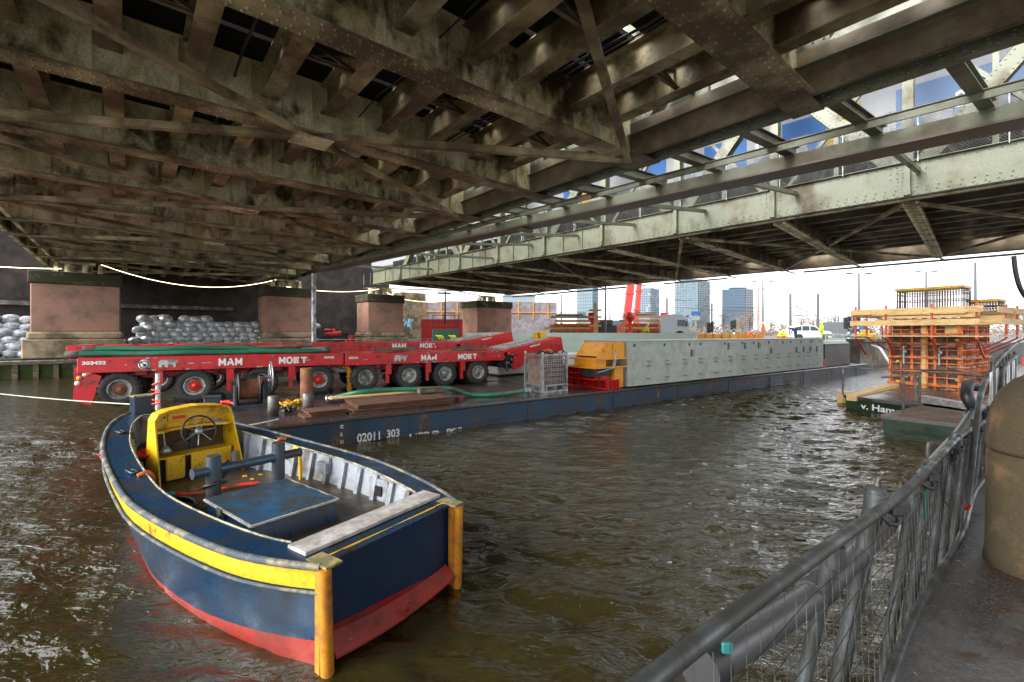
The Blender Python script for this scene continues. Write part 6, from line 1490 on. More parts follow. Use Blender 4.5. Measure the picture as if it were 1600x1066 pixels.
# far edge of the street: low orange edge beams, guard rail, concrete pier wall, tank
mb = MB(); a = PD(1090, 522, 46); b = PD(1192, 522, 46); mb.beam(V(a.x, 46, 2.45), V(b.x, 46, 2.45), .2, .55)
for k in range(9): q = V(a.x, 46, 2.45).lerp(V(b.x, 46, 2.45), k / 8); mb.box((q.x, 45.85, q.z), (.12, .1, .6))
solo('edge_beam', mb, M['orange'], 'orange edge formwork beam behind the pale girder, left of the orange worker', 'beam')
mb = MB(); a = PD(1335, 545, 38); b = PD(1400, 545, 44)
mb.beam(V(a.x, a.y, 1.1), V(b.x, b.y, 1.1), .8, 2.4); mb.beam(V(a.x, a.y - .1, 2.22), V(b.x, b.y - .1, 2.22), 1.3, .25)
solo('bridge_abutment', mb, M['concrete2'] if 'concrete2' in M else M['quaytop'], 'grey concrete abutment wall beyond the end of the barge', 'abutment')
def armco():
    a, b = PD(1290, 520, 45.5), PD(1700, 520, 40); r = thing('guard_rail', 'grey road guard rail on the far street edge behind the formwork', 'railing', (a.x, a.y, 2.08))
    mb = MB(); mb.beam(V(a.x, a.y, 2.65), V(b.x, b.y, 2.65), .06, .28); mb.beam(V(a.x, a.y, 2.08), V(b.x, b.y, 2.08), .5, .2); obj('rail', mb, M['galv'], r)
    mb = MB()
    for k in range(14): q = V(a.x, a.y, 2.4).lerp(V(b.x, b.y, 2.4), k / 13); mb.box(tuple(q), (.1, .1, .7))
    obj('post', mb, M['galv'], r)
armco()
mb = MB(); c = PD(1355, 524, 41); mb.box((c.x, c.y, 2.6), (1.2, .7, .45), None, 0, .08); mb.box((c.x - .2, c.y, 2.95), (.5, .6, .35), None, 0, .06)
for x in (-.4, .4): mb.lathe([(0, .3), (.25, .3), (.27, -.3), (0, -.3)], Matrix.Translation((c.x + x, c.y, 2.33)) @ Matrix.Rotation(R(90), 4, 'X'), 12)
solo('compressor', mb, M['yellow'], 'small yellow machine on wheels left of the formwork guard boards', 'machine')
mb = MB(); mb.tube(smooth([PD(1362, 540, 38), PD(1375, 545, 36), PD(1385, 560, 33), PD(1393, 572, 30)]), .09, 8); solo('drain_hose', mb, M['white'], 'white curved hose hanging from the abutment to the water', 'hose')
def person(px, py, Y, label, c_up, c_lo, pose, hat=None, face=1, hgt=1.75):
    "one skinned body; feet at photo pixel px,py; pose 'stand','bend','crouch'"
    o = PD(px, py, Y); k = hgt / 1.75
    if pose == 'stand': J = dict(pel=(0, 0, .95), ch=(.0, 0, 1.3), nk=(.02 * face, 0, 1.48), sh=.19, el=(.05, .25, 1.15), ha=(.16, .2, .93), kn=(.03, .11, .5), ft=(0, .12, .07), hd=(.04 * face, 0, 1.63))
    elif pose == 'bend': J = dict(pel=(0, 0, .92), ch=(.32 * face, 0, 1.12), nk=(.5 * face, 0, 1.15), sh=.19, el=(.5 * face, .22, .85), ha=(.55 * face, .12, .6), kn=(-.02 * face, .12, .5), ft=(-.08 * face, .13, .07), hd=(.63 * face, 0, 1.14))
    else: J = dict(pel=(0, 0, .35), ch=(.25 * face, 0, .62), nk=(.36 * face, 0, .75), sh=.18, el=(.45 * face, .22, .45), ha=(.55 * face, .12, .2), kn=(.3 * face, .17, .42), ft=(.0, .15, .07), hd=(.46 * face, 0, .84))
    vs = [J['pel'], tuple((J['pel'][i] + J['ch'][i]) / 2 for i in range(3)), J['ch'], J['nk'], tuple(J['nk'][i] * .5 + J['hd'][i] * .5 for i in range(3))]
    rs = [.15, .135, .15, .07, .06]; es = [(0, 1), (1, 2), (2, 3), (3, 4)]; fx_ = 1 if pose != 'stand' else face
    for sg in (1, -1):
        b = len(vs); ch = J['ch']; sw = .06 * sg if pose == 'stand' else 0
        sh_ = (ch[0], sg * J['sh'], ch[2] + .08 if pose != 'bend' else ch[2] + .02)
        ha = (J['ha'][0] * (fx_ if pose == 'stand' else 1), sg * J['ha'][1], J['ha'][2])
        vs += [sh_, (J['el'][0] * (fx_ if pose == 'stand' else 1), sg * J['el'][1], J['el'][2]), ha]; rs += [.075, .055, .04]; es += [(2, b), (b, b + 1), (b + 1, b + 2)]
        hb_ = len(vs); d = Vector(ha) - Vector(vs[b + 1]); d.normalize(); sd = Vector((0, 1, 0))
        vs.append(tuple(Vector(ha) + d * .07)); rs.append(.035); es.append((b + 2, hb_))
        for q in range(4): t = Vector(ha) + d * (.15 - abs(q - 1.3) * .012) + sd * (q - 1.5) * .02; vs.append(tuple(t)); rs.append(.009); es.append((hb_, len(vs) - 1))
        t = Vector(ha) + d * .08 + Vector((.04 * face, 0, .0)); vs.append(tuple(t)); rs.append(.01); es.append((b + 2, len(vs) - 1))
        b = len(vs); vs += [(J['pel'][0], sg * .1, J['pel'][2] - .06), (J['kn'][0] + sw, sg * J['kn'][1], J['kn'][2]), (J['ft'][0] + sw * 1.5, sg * J['ft'][1], J['ft'][2]), (J['ft'][0] + sw * 1.5 + .16 * face, sg * J['ft'][1], .05)]
        rs += [.11, .085, .06, .045]; es += [(0, b), (b, b + 1), (b + 1, b + 2), (b + 2, b + 3)]
    me = bpy.data.meshes.new('body'); me.from_pydata([tuple(c * k for c in v) for v in vs], es, []); tmp = bpy.data.objects.new('body', me); S.collection.objects.link(tmp)
    sk = tmp.modifiers.new('s', 'SKIN'); 
    for i, q in enumerate(me.skin_vertices[0].data): q.radius = (rs[i] * k, rs[i] * k); q.use_root = (i == 0)
    sb = tmp.modifiers.new('u', 'SUBSURF'); sb.levels = 1; sb.render_levels = 1
    dg = bpy.context.evaluated_depsgraph_get(); m2 = bpy.data.meshes.new_from_object(tmp.evaluated_get(dg)); bpy.data.objects.remove(tmp)
    mb = MB(); split = J['pel'][2] * k; up, lo = M[c_up], M[c_lo]
    cs = [v.co.copy() for v in m2.vertices]
    mb.v = [tuple(c) for c in cs]
    for p in m2.polygons:
        z = sum(cs[i].z for i in p.vertices) / len(p.vertices); xx = abs(sum(cs[i].y for i in p.vertices) / len(p.vertices)); x_ = sum(cs[i].x for i in p.vertices) / len(p.vertices)
        hand = (Vector((x_, xx, z)) - Vector((J['ha'][0] * (fx_ if pose == 'stand' else 1), J['ha'][1], J['ha'][2])) * k).length < .12 and z < J['ha'][2] * k + .02
        mb.f.append(tuple(p.vertices)); mb.m.append(2 if hand else (3 if z < .12 else (1 if z < split else 0))); mb.sm.append(True)
    r = thing('person', label, 'person', o)
    b_ = obj('body', mb, [up, lo, M['skin'], M['blackmetal']], r, False)
    hd = Vector(J['hd']) * k
    mb = MB(); mb.lathe([(0, -.125), (.05, -.115), (.075, -.06), (.085, .0), (.08, .05), (.05, .095), (0, .11)], Matrix.Translation(hd), 14)
    mb.box((hd.x + .085 * face, 0, hd.z - .02), (.03, .025, .04)); mb.box((hd.x + .078 * face, 0, hd.z - .07), (.012, .05, .012), None, 1)
    for sg in (1, -1): mb.box((hd.x + .075 * face, sg * .032, hd.z + .015), (.015, .02, .01), None, 1); mb.box((hd.x, sg * .085, hd.z - .01), (.03, .015, .05))
    obj('head', mb, [M['skin'], M['blackmetal']], r, False)
    mb = MB()
    if hat:
        mb.lathe([(.135, .0), (.105, .02), (.10, .08), (.07, .125), (0, .14)], Matrix.Translation(hd + V(.01 * face, 0, .0)), 16); obj('helmet', mb, M[hat], r, False)
    else:
        mb.lathe([(.10, -.12), (.105, -.02), (.10, .07), (.06, .125), (0, .135)], Matrix.Translation(hd - V(.015 * face, 0, 0)), 14); obj('hood', mb, up, r, False)
    return r
M['skin'] = plain('skin', (.45, .26, .18), .6); M['hiorange'] = plain('hi_vis_orange', (.85, .20, .02), .7); M['hiyellow'] = plain('hi_vis_yellow', (.65, .75, .03), .6); M['workblue'] = plain('navy_workwear', (.02, .035, .09), .8); M['helmetwhite'] = plain('white_helmet', (.8, .8, .8), .4); M['helmetblue'] = plain('blue_helmet', (.02, .12, .5), .4)
pf = 45.4
person(1193, 531, pf, 'person standing in orange rain suit and white helmet on the far deck', 'hiorange', 'hiorange', 'stand', 'helmetwhite', -1)
r_ = person(1243, 531, pf, 'person in dark blue workwear and blue helmet bending forward beside the white car', 'workblue', 'workblue', 'bend', 'helmetblue', -1)
person(1284, 532, pf - 1.5, 'person standing in bright yellow rain suit, rightmost on the far deck', 'hiyellow', 'hiyellow', 'stand', None, -1)
person(1168, 531, pf, 'person in orange jacket and white helmet crouching left of the standing orange one', 'hiorange', 'hiorange', 'crouch', 'helmetwhite', 1)
person(1216, 531, 47.5, 'person in yellow and orange kneeling, left one of a pair', 'hiyellow', 'hiorange', 'crouch', 'helmetwhite', 1, 1.9)
person(1229, 531, 47.5, 'person in yellow and orange kneeling, right one of a pair beside the bending one', 'hiyellow', 'hiorange', 'crouch', 'helmetwhite', -1, 1.8)
person(1005, 522, 44, 'person in yellow jacket and white helmet working low in front of the red column', 'hiyellow', 'hiyellow', 'crouch', 'helmetwhite', 1)
mb = MB(); a, b = PD(1148, 531.5, 45), PD(1335, 532.5, 45); mb.beam(V(a.x, a.y + .6, a.z - .12), V(b.x, b.y + .6, b.z - .12), 3.2, .22); mb.beam(V(a.x, a.y, 1.2), V(b.x, b.y, 1.2), .6, 1.9); solo('deck_platform', mb, M['mintlight'], 'pale steel deck the workers stand on beyond the girder', 'platform')
# ------------------------------------------------ towers on the skyline
def tower(px0, px1, pytop, Y, floors, cols, wall, glass, label, side=.35, balc=False, split=.6):
    k = Y / FP; W_ = (px1 - px0) * k; zt_ = H + (HY - pytop) * k; z0 = 2; h = zt_ - z0
    x0 = (px0 - 800) * k; r = thing('office_tower', label, 'tower', (x0 + W_ / 2, Y, z0))
    dz = h / floors
    D_ = W_ * .5
    # corner towards us at x0 + W_*split
    c = V(x0 + W_ * split, Y, 0); L_ = V(x0, Y + D_ * split, 0); R_ = V(x0 + W_, Y + D_ * (1 - split) * 1.2, 0); Bk = L_ + R_ - c
    mb = MB(); vs = [V(p.x, p.y, z) for z in (z0, zt_) for p in (L_, c, R_, Bk)]
    mb.add(vs, [(0, 1, 5, 4), (1, 2, 6, 5), (2, 3, 7, 6), (3, 0, 4, 7), (4, 5, 6, 7)]); obj('wall', mb, wall, r)
    for a, b, nm, cc, gl in ((L_, c, 'window', cols[0], glass[0]), (c, R_, 'window', cols[1], glass[1])):
        mb = MB(); d = (b - a); n = V(d.y, -d.x, 0).normalized(); n = n if n.y < 0 else -n
        for f in range(floors):
            for q in range(cc):
                if balc and random.random() < .12: continue
                p0 = a + d * ((q + .12) / cc) + n * .3; p1 = a + d * ((q + .88) / cc) + n * .3; zz = z0 + dz * (f + .22); z1 = z0 + dz * (f + .88)
                mb.quad(V(p0.x, p0.y, zz), V(p1.x, p1.y, zz), V(p1.x, p1.y, z1), V(p0.x, p0.y, z1))
        obj(nm, mb, gl, r, True, False)
    mb = MB(); ce = (L_ + R_ + c + Bk) / 4; mb.box((ce.x, ce.y, zt_ + dz * .4), (W_ * .5, D_ * .4, dz * .8)); obj('roof_plant', mb, wall, r)
    if balc:
        mb = MB(); d = R_ - c
        for f in range(floors): zz = z0 + dz * f; mb.beam(V(c.x, c.y, zz) + d * 1.0, V(c.x, c.y, zz) + d * 1.08, 2, .3)
        obj('balcony', mb, wall, r)
T1 = plain('tower_teal', (.07, .11, .135), .3, 0, .1, .02); T1g = plain('tower_glass_teal', (.12, .18, .21), .35, 0, .25, .05)
T2 = plain('tower_pale', (.20, .23, .26), .5, 0, .05, .02); T2g = plain('tower_glass_dark', (.05, .10, .14), .35, 0, .3, .05)
T4 = plain('tower_slate', (.03, .06, .09), .3, 0, .1, .02); T4g = plain('tower_glass_slate', (.05, .09, .13), .35, 0, .3, .1); T4w = plain('tower_white_panel', (.26, .29, .32), .4, 0, .15, .1)
tower(903, 936, 440, 620, 16, (7, 4), T1, (T1g, T1g), 'teal glass office tower behind the left far formwork', split=.7)
tower(998, 1034, 451, 700, 20, (6, 6), T2, (T2g, T2g), 'pale lattice-faced tower right of the red crane boom', balc=True, split=.5)
tower(1060, 1116, 438, 560, 24, (8, 5), T1, (T1g, T2), 'tall teal tower with a paler right side, second from the right', balc=True, split=.55)
tower(1135, 1183, 451, 540, 20, (9, 5), T4, (T4g, T4w), 'dark slate blue tower with white checkered right side, rightmost on the skyline', split=.62)
# glass building behind pier 4
def glassb():
    Y = 95; k = Y / FP; r = thing('glass_pavilion', 'light blue glass upper storey building right of the fourth pier', 'building', ((817 - 800) * k, Y, 2))
    mb = MB(); x0, x1 = (785 - 800) * k, (836 - 800) * k; mb.box(((x0 + x1) / 2, Y + 3, H + 43 * k), (x1 - x0, 6, 34 * k)); obj('upper_storey', mb, plain('pale_blue_glass', (.20, .26, .30), .4, 0, .1, .2), r)
    mb = MB()
    for q in (26, 40, 60): mb.box(((x0 + x1) / 2, Y - .1, H + q * k), (x1 - x0 + .6, .2, .2))
    for x in (790, 833): mb.box(((x - 800) * k, Y + .2, H + 8 * k), (.3, .3, 36 * k))
    mb.box((x0 + 1.5, Y + 3, H + 10 * k), (4, 5, 30 * k)); obj('frame', mb, M['galv'], r)
    for (pa, pb, ya, yb, m, nm, lab) in ((795, 850, 497, 524, M['brick'], 'brick_wall', 'low brick wall left of the far formwork stack'), (790, 812, 500, 524, M['galv'], 'steel_gate', 'white ribbed steel gate right of the fourth pier')):
        Y2 = 80 if nm == 'brick_wall' else 70; kk = Y2 / FP
        mb = MB(); mb.box((((pa + pb) / 2 - 800) * kk, Y2, H + (HY - (ya + yb) / 2) * kk), ((pb - pa) * kk, .4, (yb - ya) * kk))
        if nm == 'steel_gate':
            for q in range(9): mb.box(((pa + (pb - pa) * q / 8 - 800) * kk, Y2 - .25, H + 9 * kk), (.08, .1, (yb - ya) * kk))
        solo(nm, mb, m, lab, 'wall' if nm == 'brick_wall' else 'gate')
glassb()
M['mast'] = plain('grey_mast', (.085, .095, .10), .5)
# street lamps and masts
def lamp(px, ytop, Y, label, arms=2, w=.06):
    o = PD(px, HY, Y); zt_ = H + (HY - ytop) * Y / FP; r = thing('street_lamp', label, 'lamp post', (o.x, o.y, 2.08))
    mb = MB(); mb.tube([V(o.x, o.y, 2.08), V(o.x, o.y, zt_)], [w * 1.6, w], 8); obj('pole', mb, M['mast'], r)
    mb = MB()
    for a in range(arms): sg = 1 if a else -1; mb.beam(V(o.x, o.y, zt_), V(o.x + sg * .9, o.y, zt_ + .05), .06, .06); mb.box((o.x + sg * 1.1, o.y, zt_ + .03), (.6, .3, .12))
    obj('lamp_head', mb, M['blackmetal'], r)
for i, (px, yt, Y, a, lab) in enumerate(((877, 460, 70, 2, 'street lamp with two arms left of the teal tower'), (946, 420, 55, 0, 'tall plain pole between the teal tower and the crane'), (953, 463, 75, 2, 'double armed street lamp left of the red crane'),
        (1192, 440, 60, 2, 'street lamp with camera right of the dark tower'), (1342, 428, 52, 2, 'tall street lamp beside the right traffic signals'), (1447, 425, 60, 2, 'street lamp above the rebar cage'), (1524, 410, 45, 0, 'tall plain mast right of the rebar cage'),
        (1402, 455, 60, 0, 'thin plain mast left of the rebar cage'), (1310, 494, 80, 0, 'short thin post right of the yellow worker'), (1516, 455, 66, 0, 'thin short mast behind the rebar cage'))):
    lamp(px, yt, Y, lab, a, .09)
def catenary(px, yt, Y, label, arms):
    o = PD(px, HY, Y); k = Y / FP; r = thing('catenary_mast', label, 'mast', (o.x, o.y, 2.08)); zt_ = H + (HY - yt) * k
    mb = MB(); mb.tube([V(o.x, o.y, 2.08), V(o.x, o.y, zt_)], .14, 8); obj('pole', mb, M['mast'], r)
    mb = MB()
    for (y, x2, y2) in arms: mb.beam(V(o.x, o.y, H + (HY - y) * k), V((x2 - 800) * k, o.y, H + (HY - y2) * k), .07, .07)
    obj('arm', mb, M['mast'], r)
catenary(1235, 459, 55, 'tram wire mast standing behind the blue worker', [(492, 1262, 494)])
catenary(1278, 459, 55, 'tram wire mast with bracket arms behind the yellow worker', [(480, 1243, 479), (494, 1243, 479), (493, 1240, 494)])
catenary(1042, 466, 62, 'tram wire mast with a long bracket, left of the tallest tower', [(468, 1078, 470), (480, 1118, 484)])
catenary(1112, 474, 62, 'tram wire mast with short brackets right of the tallest tower', [(476, 1120, 480), (492, 1135, 493), (484, 1180, 482)])
mb = MB()
for y0, y1, yy in ((485, 487, 60), (480, 481, 60)): mb.tube([PD(1110, y0, yy), PD(1250, (y0 + y1) / 2 + 1.5, yy), PD(1420, y1, yy)], .03, 4)
solo('overhead_wire', mb, M['blackmetal'], 'thin overhead tram wires across the pale sky', 'wire')
def signal(px, y0, Y, label):
    o = PD(px, HY, Y); k = Y / FP; r = thing('traffic_signal', label, 'traffic light', (o.x, o.y, 2.08))
    mb = MB()
    for q in range(7): mb.cyl(V(o.x, o.y, 2.08 + q * .3), V(o.x, o.y, 2.38 + q * .3), .09, 8, q % 2)
    obj('pole', mb, [M['white'], M['blackmetal']], r)
    mb = MB(); zc = H + (HY - y0) * k
    mb.box((o.x - .28, o.y, zc), (.34, .3, 1.15), None, 0, .05); mb.box((o.x + .1, o.y, zc + .1), (.3, .3, 1.2), None, 0, .05)
    for q in (-.35, 0, .35): mb.cyl(V(o.x - .28, o.y - .14, zc + q), V(o.x - .28, o.y - .26, zc + q), .13, 10)
    obj('signal_head', mb, M['blackmetal'], r)
signal(1326, 505, 46, 'black traffic light on a striped pole, left of the tall street lamp'); signal(1340, 503, 48, 'black traffic light on a striped pole, directly at the tall street lamp'); signal(1147, 508, 58, 'black traffic light in front of the trees below the dark tower')
signal(1111, 512, 50, 'striped signal pole below the tallest tower')
mb = MB(); c = PD(1087, 490, 58); mb.cyl(V(c.x, c.y, 2.08), V(c.x, c.y, c.z), .05, 6); mb.box((c.x, c.y, c.z), (1.1, .08, .55), None, 1); mb.box((c.x, c.y, c.z - .6), (1.1, .08, .5), None, 0); solo('road_sign', mb, [M['galv'], plain('sign_blue', (.02, .09, .25), .5)], 'small blue and white direction sign in front of the tallest tower', 'sign')
mb = MB(); c = PD(1344, 517, 50); mb.cyl(V(c.x + .1, c.y, 2.08), V(c.x + .1, c.y, 2.9), .05, 6); mb.lathe([(0, -.03), (.42, -.03), (.42, .03), (0, .03)], Matrix.Translation((c.x + .1, c.y, 3.2)) @ Matrix.Rotation(R(90), 4, 'X'), 18, 1); solo('road_sign', mb, [M['galv'], plain('sign_blue2', (.02, .08, .22), .5)], 'round blue road sign beside the striped poles', 'sign')
# far tower crane
c = PD(1185, HY, 400); r = thing('tower_crane', 'thin pale red tower crane far away right of the dark tower', 'crane', (c.x, c.y, 2)); mb = MB()
mb.beam(V(c.x, c.y, 2), V(c.x, c.y, 2 + 42), 1.6, 1.6, V(0, 1, 0)); obj('mast', mb, plain('crane_pale_red', (.6, .25, .22), .6), r); mb = MB(); mb.beam(V(c.x - 3, c.y, 42), V(c.x + 22, c.y, 43), 1.0, 1.0); obj('jib', mb, plain('crane_pale_red2', (.6, .3, .26), .6), r)
# barn-like grey roof and hut
mb = MB(); c = PD(1312, HY, 85); mb.prism([(-4.0, 0), (4.0, 0), (0.5, 2.9)], 8, frame((c.x, c.y, 2.08), (1, .2, 0))); solo('gabled_roof_building', mb, plain('slate_roof', (.035, .042, .046), .6), 'dark grey gabled roof between yellow worker and traffic signals', 'building')
# bare and olive trees
def leafmat(nm, c): 
    b = NB(nm); n = b.noise(.9, 3); col = b.mix(b.ramp(n, [(.35, 0.0), (.65, 1.0)]), c, tuple(x * .55 for x in c)); return b.out(col, .8)
TM = [leafmat('bare_twigs_brown', (.17, .12, .085)), leafmat('bare_twigs_ochre', (.26, .18, .08)), leafmat('dark_evergreen', (.045, .07, .03)), leafmat('fresh_green', (.12, .22, .05))]
M['bark'] = plain('bark', (.09, .07, .055), .9, 0, .3)
def tree_proto(seed, h, w, m, n):
    rnd = random.Random(seed); r = thing('tree', 'x', 'tree')
    mb = MB(); mb.tube([V(0, 0, 0), V(.05 * h * rnd.uniform(-1, 1), 0, h * .5), V(0, 0, h * .85)], [h * .022, h * .014, h * .004], 7)
    cl = []
    for k in range(16):
        z = h * rnd.uniform(.3, .8); a = rnd.uniform(0, 6.28); rr = w * .5 * rnd.uniform(.4, 1) * (1 - abs(z / h - .55)); e = V(rr * math.cos(a), rr * math.sin(a), min(h * .98, z + h * rnd.uniform(.08, .25))); mb.tube([V(0, 0, z * .8), V(e.x * .5, e.y * .5, (z + e.z) / 2), e], [h * .008, h * .005, h * .0015], 4); cl.append(e)
    obj('trunk', mb, M['bark'], r, False)
    mb = MB()
    for k in range(n):
        e = rnd.choice(cl); s = w * .16; p = e + V(rnd.gauss(0, s), rnd.gauss(0, s), rnd.gauss(0, s * .9)); 
        if p.z < h * .12: continue
        d = V(rnd.gauss(0, 1), rnd.gauss(0, 1), rnd.gauss(0, 1)).normalized(); q = d.orthogonal().normalized(); L_ = h * .028; 
        mb.add([p, p + d * L_ + q * L_ * .25, p + d * L_ * 1.6, p + d * L_ - q * L_ * .3], [(0, 1, 2, 3)])
    obj('crown', mb, m, r, False, False)
    return r
tp_ = [tree_proto(1, 9, 8, TM[0], 1500), tree_proto(2, 8, 8, TM[1], 1700), tree_proto(3, 7, 8, TM[2], 2200), tree_proto(4, 4, 6, TM[3], 1800)]
used = set()
def tree(px, Y, s, kind, label):
    o = PD(px, HY, Y); 
    if kind not in used: t = tp_[kind]; used.add(kind)
    else: t = dup(tp_[kind])
    t.location = (o.x, o.y, 2.05); t['label'] = label; t['group'] = 'trees along the far street'; s *= .52; t.scale = (s, s, s); t.rotation_euler = (0, 0, random.random() * 6)
names = ['brown leafless tree', 'ochre autumn tree', 'dark green tree', 'low fresh green bush']
rnd = random.Random(77)
spec = [(1130, 150, 1.6, 0, 'below the gap between the two right towers'), (1160, 120, 1.35, 1, 'in front of the dark tower foot'), (1172, 150, 1.8, 0, 'right behind the dark tower foot'), (1205, 140, 1.3, 0, 'right of the orange worker'), (1222, 120, 1.2, 1, 'behind the kneeling pair'),
        (1252, 170, 1.4, 0, 'behind the bending worker'), (1270, 150, 1.3, 0, 'between the two tram wire masts'), (1292, 130, 1.25, 1, 'behind the yellow worker'), (1305, 190, 1.7, 0, 'above the grey gabled roof'), (1330, 160, 1.4, 0, 'behind the traffic lights'), (1352, 140, 1.3, 0, 'right of the tall street lamp'), (1375, 180, 1.8, 0, 'left of the guard boards'),
        (1400, 150, 1.6, 0, 'behind the left guard boards'), (1575, 120, 1.8, 0, 'at the right edge behind the formwork'), (1600, 150, 2.2, 2, 'at the very right edge'), (1545, 160, 1.5, 0, 'right of the formwork boards'), (1110, 110, 1.0, 2, 'at the foot of the tallest tower'), (1140, 70, .9, 3, 'behind the orange edge beam'), (1155, 75, .8, 3, 'behind the orange edge beam, right one'),
        (1090, 140, 1.3, 0, 'behind the blue sign'), (940, 130, .9, 2, 'right of the teal tower foot')]
for px, Y, s, k, w in spec: tree(px, Y, s * Y / 150, k, names[k] + ' ' + w)
mb = MB(); rnd = random.Random(5)
for k in range(6000):
    px = rnd.uniform(1040, 1640); Y = rnd.uniform(190, 260); o = PD(px, HY, Y); z = 2 + abs(rnd.gauss(0, 1.0 + .9 * math.sin(px * .04) ** 2 + 1.2 * math.sin(px * .013) ** 2)); d = V(rnd.gauss(0, 1), rnd.gauss(0, 1), rnd.gauss(0, 1)).normalized() * .8; q = d.orthogonal().normalized() * .4; p = V(o.x, o.y, z)
    mb.add([p, p + d + q, p + d * 2, p + d - q], [(0, 1, 2, 3)])
tag(obj('distant_treeline', mb, TM[0], fix=False), label='distant brown treeline along the horizon', cat='trees', kind='stuff')
# red container and small things left of formworks
mb = MB(); c = PD(955, HY, 60); mb.box((c.x, c.y, 3.0), (5, 2, 1.8), None, 0, .05); mb.box((c.x - 1, c.y - .3, 4.2), (2, 1.6, .8), None, 0, .1); solo('site_machine', mb, M['blackmetal'], 'dark machine between the two far formwork stacks', 'machine')
# ------------------------------------------------ near railing on the walkway edge, pipe, stone block
def near_fence():
    r = thing('temporary_railing', 'battered grey tube and wire mesh railing along the near walkway edge, lower right', 'railing', K(-1, 0, 1.2))
    def zt_(s):
        T_ = [(-6, 2.15), (-3.66, 2.075), (-.95, 1.95), (.57, 1.89), (3.24, 1.76), (6, 1.66), (30, 1.6)]
        for (a, za), (b, zb) in zip(T_, T_[1:]):
            if s <= b: return za + (zb - za) * (s - a) / (b - a)
        return 1.6
    top = lambda s: K(s, .02 + .02 * math.sin(s * 1.1), zt_(s) + .008 * math.sin(s * 1.7))
    mb = MB()
    mb.tube([top(s * .4 - 4.6) for s in range(0, 60)], .022, 10); mb.tube([top(s * .4 - 4.6) + V(0, 0, -.04) + vA * .035 for s in range(0, 60)], .018, 8)
    mb.tube([K(s * .4 - 4.6, -.02 + .02 * math.sin(s * .9), 1.26) for s in range(0, 60)], .021, 8)
    obj('rail', mb, M['tubegrey'], r)
    n = 0
    for s, rr, lean in ((-2.35, .03, .22), (-1.72, .043, .2), (-.75, .036, .15), (-.3, .036, .12), (.35, .036, .1), (.95, .04, .1), (1.7, .036, .1), (2.5, .04, .08), (3.4, .03, .08), (4.6, .03, .08), (6.2, .03, .05), (8.2, .03, .05)):
        t = K(s, .05, zt_(s) + (.05 if rr > .038 else -.03)); b = K(s + .05, .05 + lean * 1.2, .5); rr *= .88; mb = MB(); mb.cyl(b, t, rr, 14); mb.cyl(t - V(0, 0, .10), t - V(0, 0, .02), rr * 1.25, 12)
        obj('post', mb, M['tubegrey'], r)
    mb = MB(); s0, s1 = -4.2, 8.0; pa = .085
    k = 0
    s = s0
    while s < s1: mb.tube([K(s, .0, 1.27), K(s, .02, zt_(s) - .03)], .0014, 3, 0, False, False); s += pa
    for k in range(1, 9): mb.tube([K(s0 + q * .5, .006 + .012 * math.sin(q * 2 + k), 1.27 + k * (zt_(s0 + q * .5) - 1.3) / 9) for q in range(int((s1 - s0) / .5))], .0014, 3, 0, False, False)
    obj('wire_mesh', mb, M['tubegrey'], r)
    mb = MB()
    rnd = random.Random(6)
    for s, z in ((-1.72, 2.1), (-.75, 2.14), (.35, 2.13), (.95, 2.12), (2.5, 2.12)):
        c = top(s); mb.tube([c + V(.035 * math.cos(a), .035 * math.sin(a) * .7, -.05 + .04 * math.sin(a)) for a in [R(t) for t in range(0, 360, 40)]], .012, 6, 0, False, True, True); mb.box(tuple(c + V(.03, 0, -.03)), (.06, .05, .05), None, 0, .008)
    explode(obj('clamp', mb, M['blackmetal'], r))
    mb = MB(); a = K(-2.35, .0, 1.3)
    for s0_, s1_, z0_, z1_ in ((-2.6, -1.6, 1.3, 1.95), (-1.7, -1.2, 1.28, 1.5), (-1.1, -.4, 1.4, 2.05), (-.2, .6, 1.9, 1.35)): mb.tube(smooth([K(s0_, .0, z0_), K((s0_ + s1_) / 2, .05, (z0_ + z1_) / 2 - .05), K(s1_, .03, z1_)], 4), .004, 5)
    obj('loose_wire', mb, M['tubegrey'], r)
near_fence()
mb = MB(); pts = [K(-3.6, .12, 1.90), K(-3.17, .12, 1.864), K(-2.6, .12, 1.78), K(-2.11, .12, 1.726), K(-1.3, .12, 1.70), K(-.535, .12, 1.71), K(.6, .13, 1.73), K(1.82, .12, 1.76), K(3.44, .12, 1.825), K(4.2, .12, 1.75), K(4.6, .1, 1.3)]
pp = thing('drain_pipe', 'thick dark grey pipe tied along the water side of the near railing', 'pipe', K(-1, .2, 1.2))
a_ = smooth(pts[1:], 5); mb.tube(a_, .048, 16); obj('pipe', mb, plain('dark_grey_pipe', (.045, .047, .05), .3, 0, .2, 3), pp)
mb = MB()
for i in (8, 9, 24): d = (a_[i + 1] - a_[i]).normalized(); mb.cyl(a_[i] - d * .05, a_[i] + d * .05, .057, 14)
mb.cyl(a_[0] - (a_[1] - a_[0]).normalized() * .05, a_[0] + (a_[1] - a_[0]).normalized() * .03, .055, 14)
explode(obj('pipe_clamp', mb, M['blackmetal'], pp))
for i, (pa_, pb_, yt, Y_) in enumerate(((1371, 1408, 746, 3.2), (1450, 1487, 692, 4.4), (1507, 1532, 643, 6.0))):
    a, b = PD(pa_, yt, Y_), PD(pb_, yt + 3, Y_)
    mb = MB(); mb.tube([V(a.x, a.y, a.z - .22 if i < 2 else .4), V(a.x, a.y, a.z - .03), a + V(.008, 0, -.008), a.lerp(b, .15), a.lerp(b, .9), b - V(0, 0, .03), V(b.x, b.y, .4)], .017, 8)
    solo('ladder_hoop', mb, M['wetsteel'], 'bent steel ladder hoop rising behind the near railing, ' + ('nearest the camera', 'middle one', 'furthest one')[i], 'ladder')
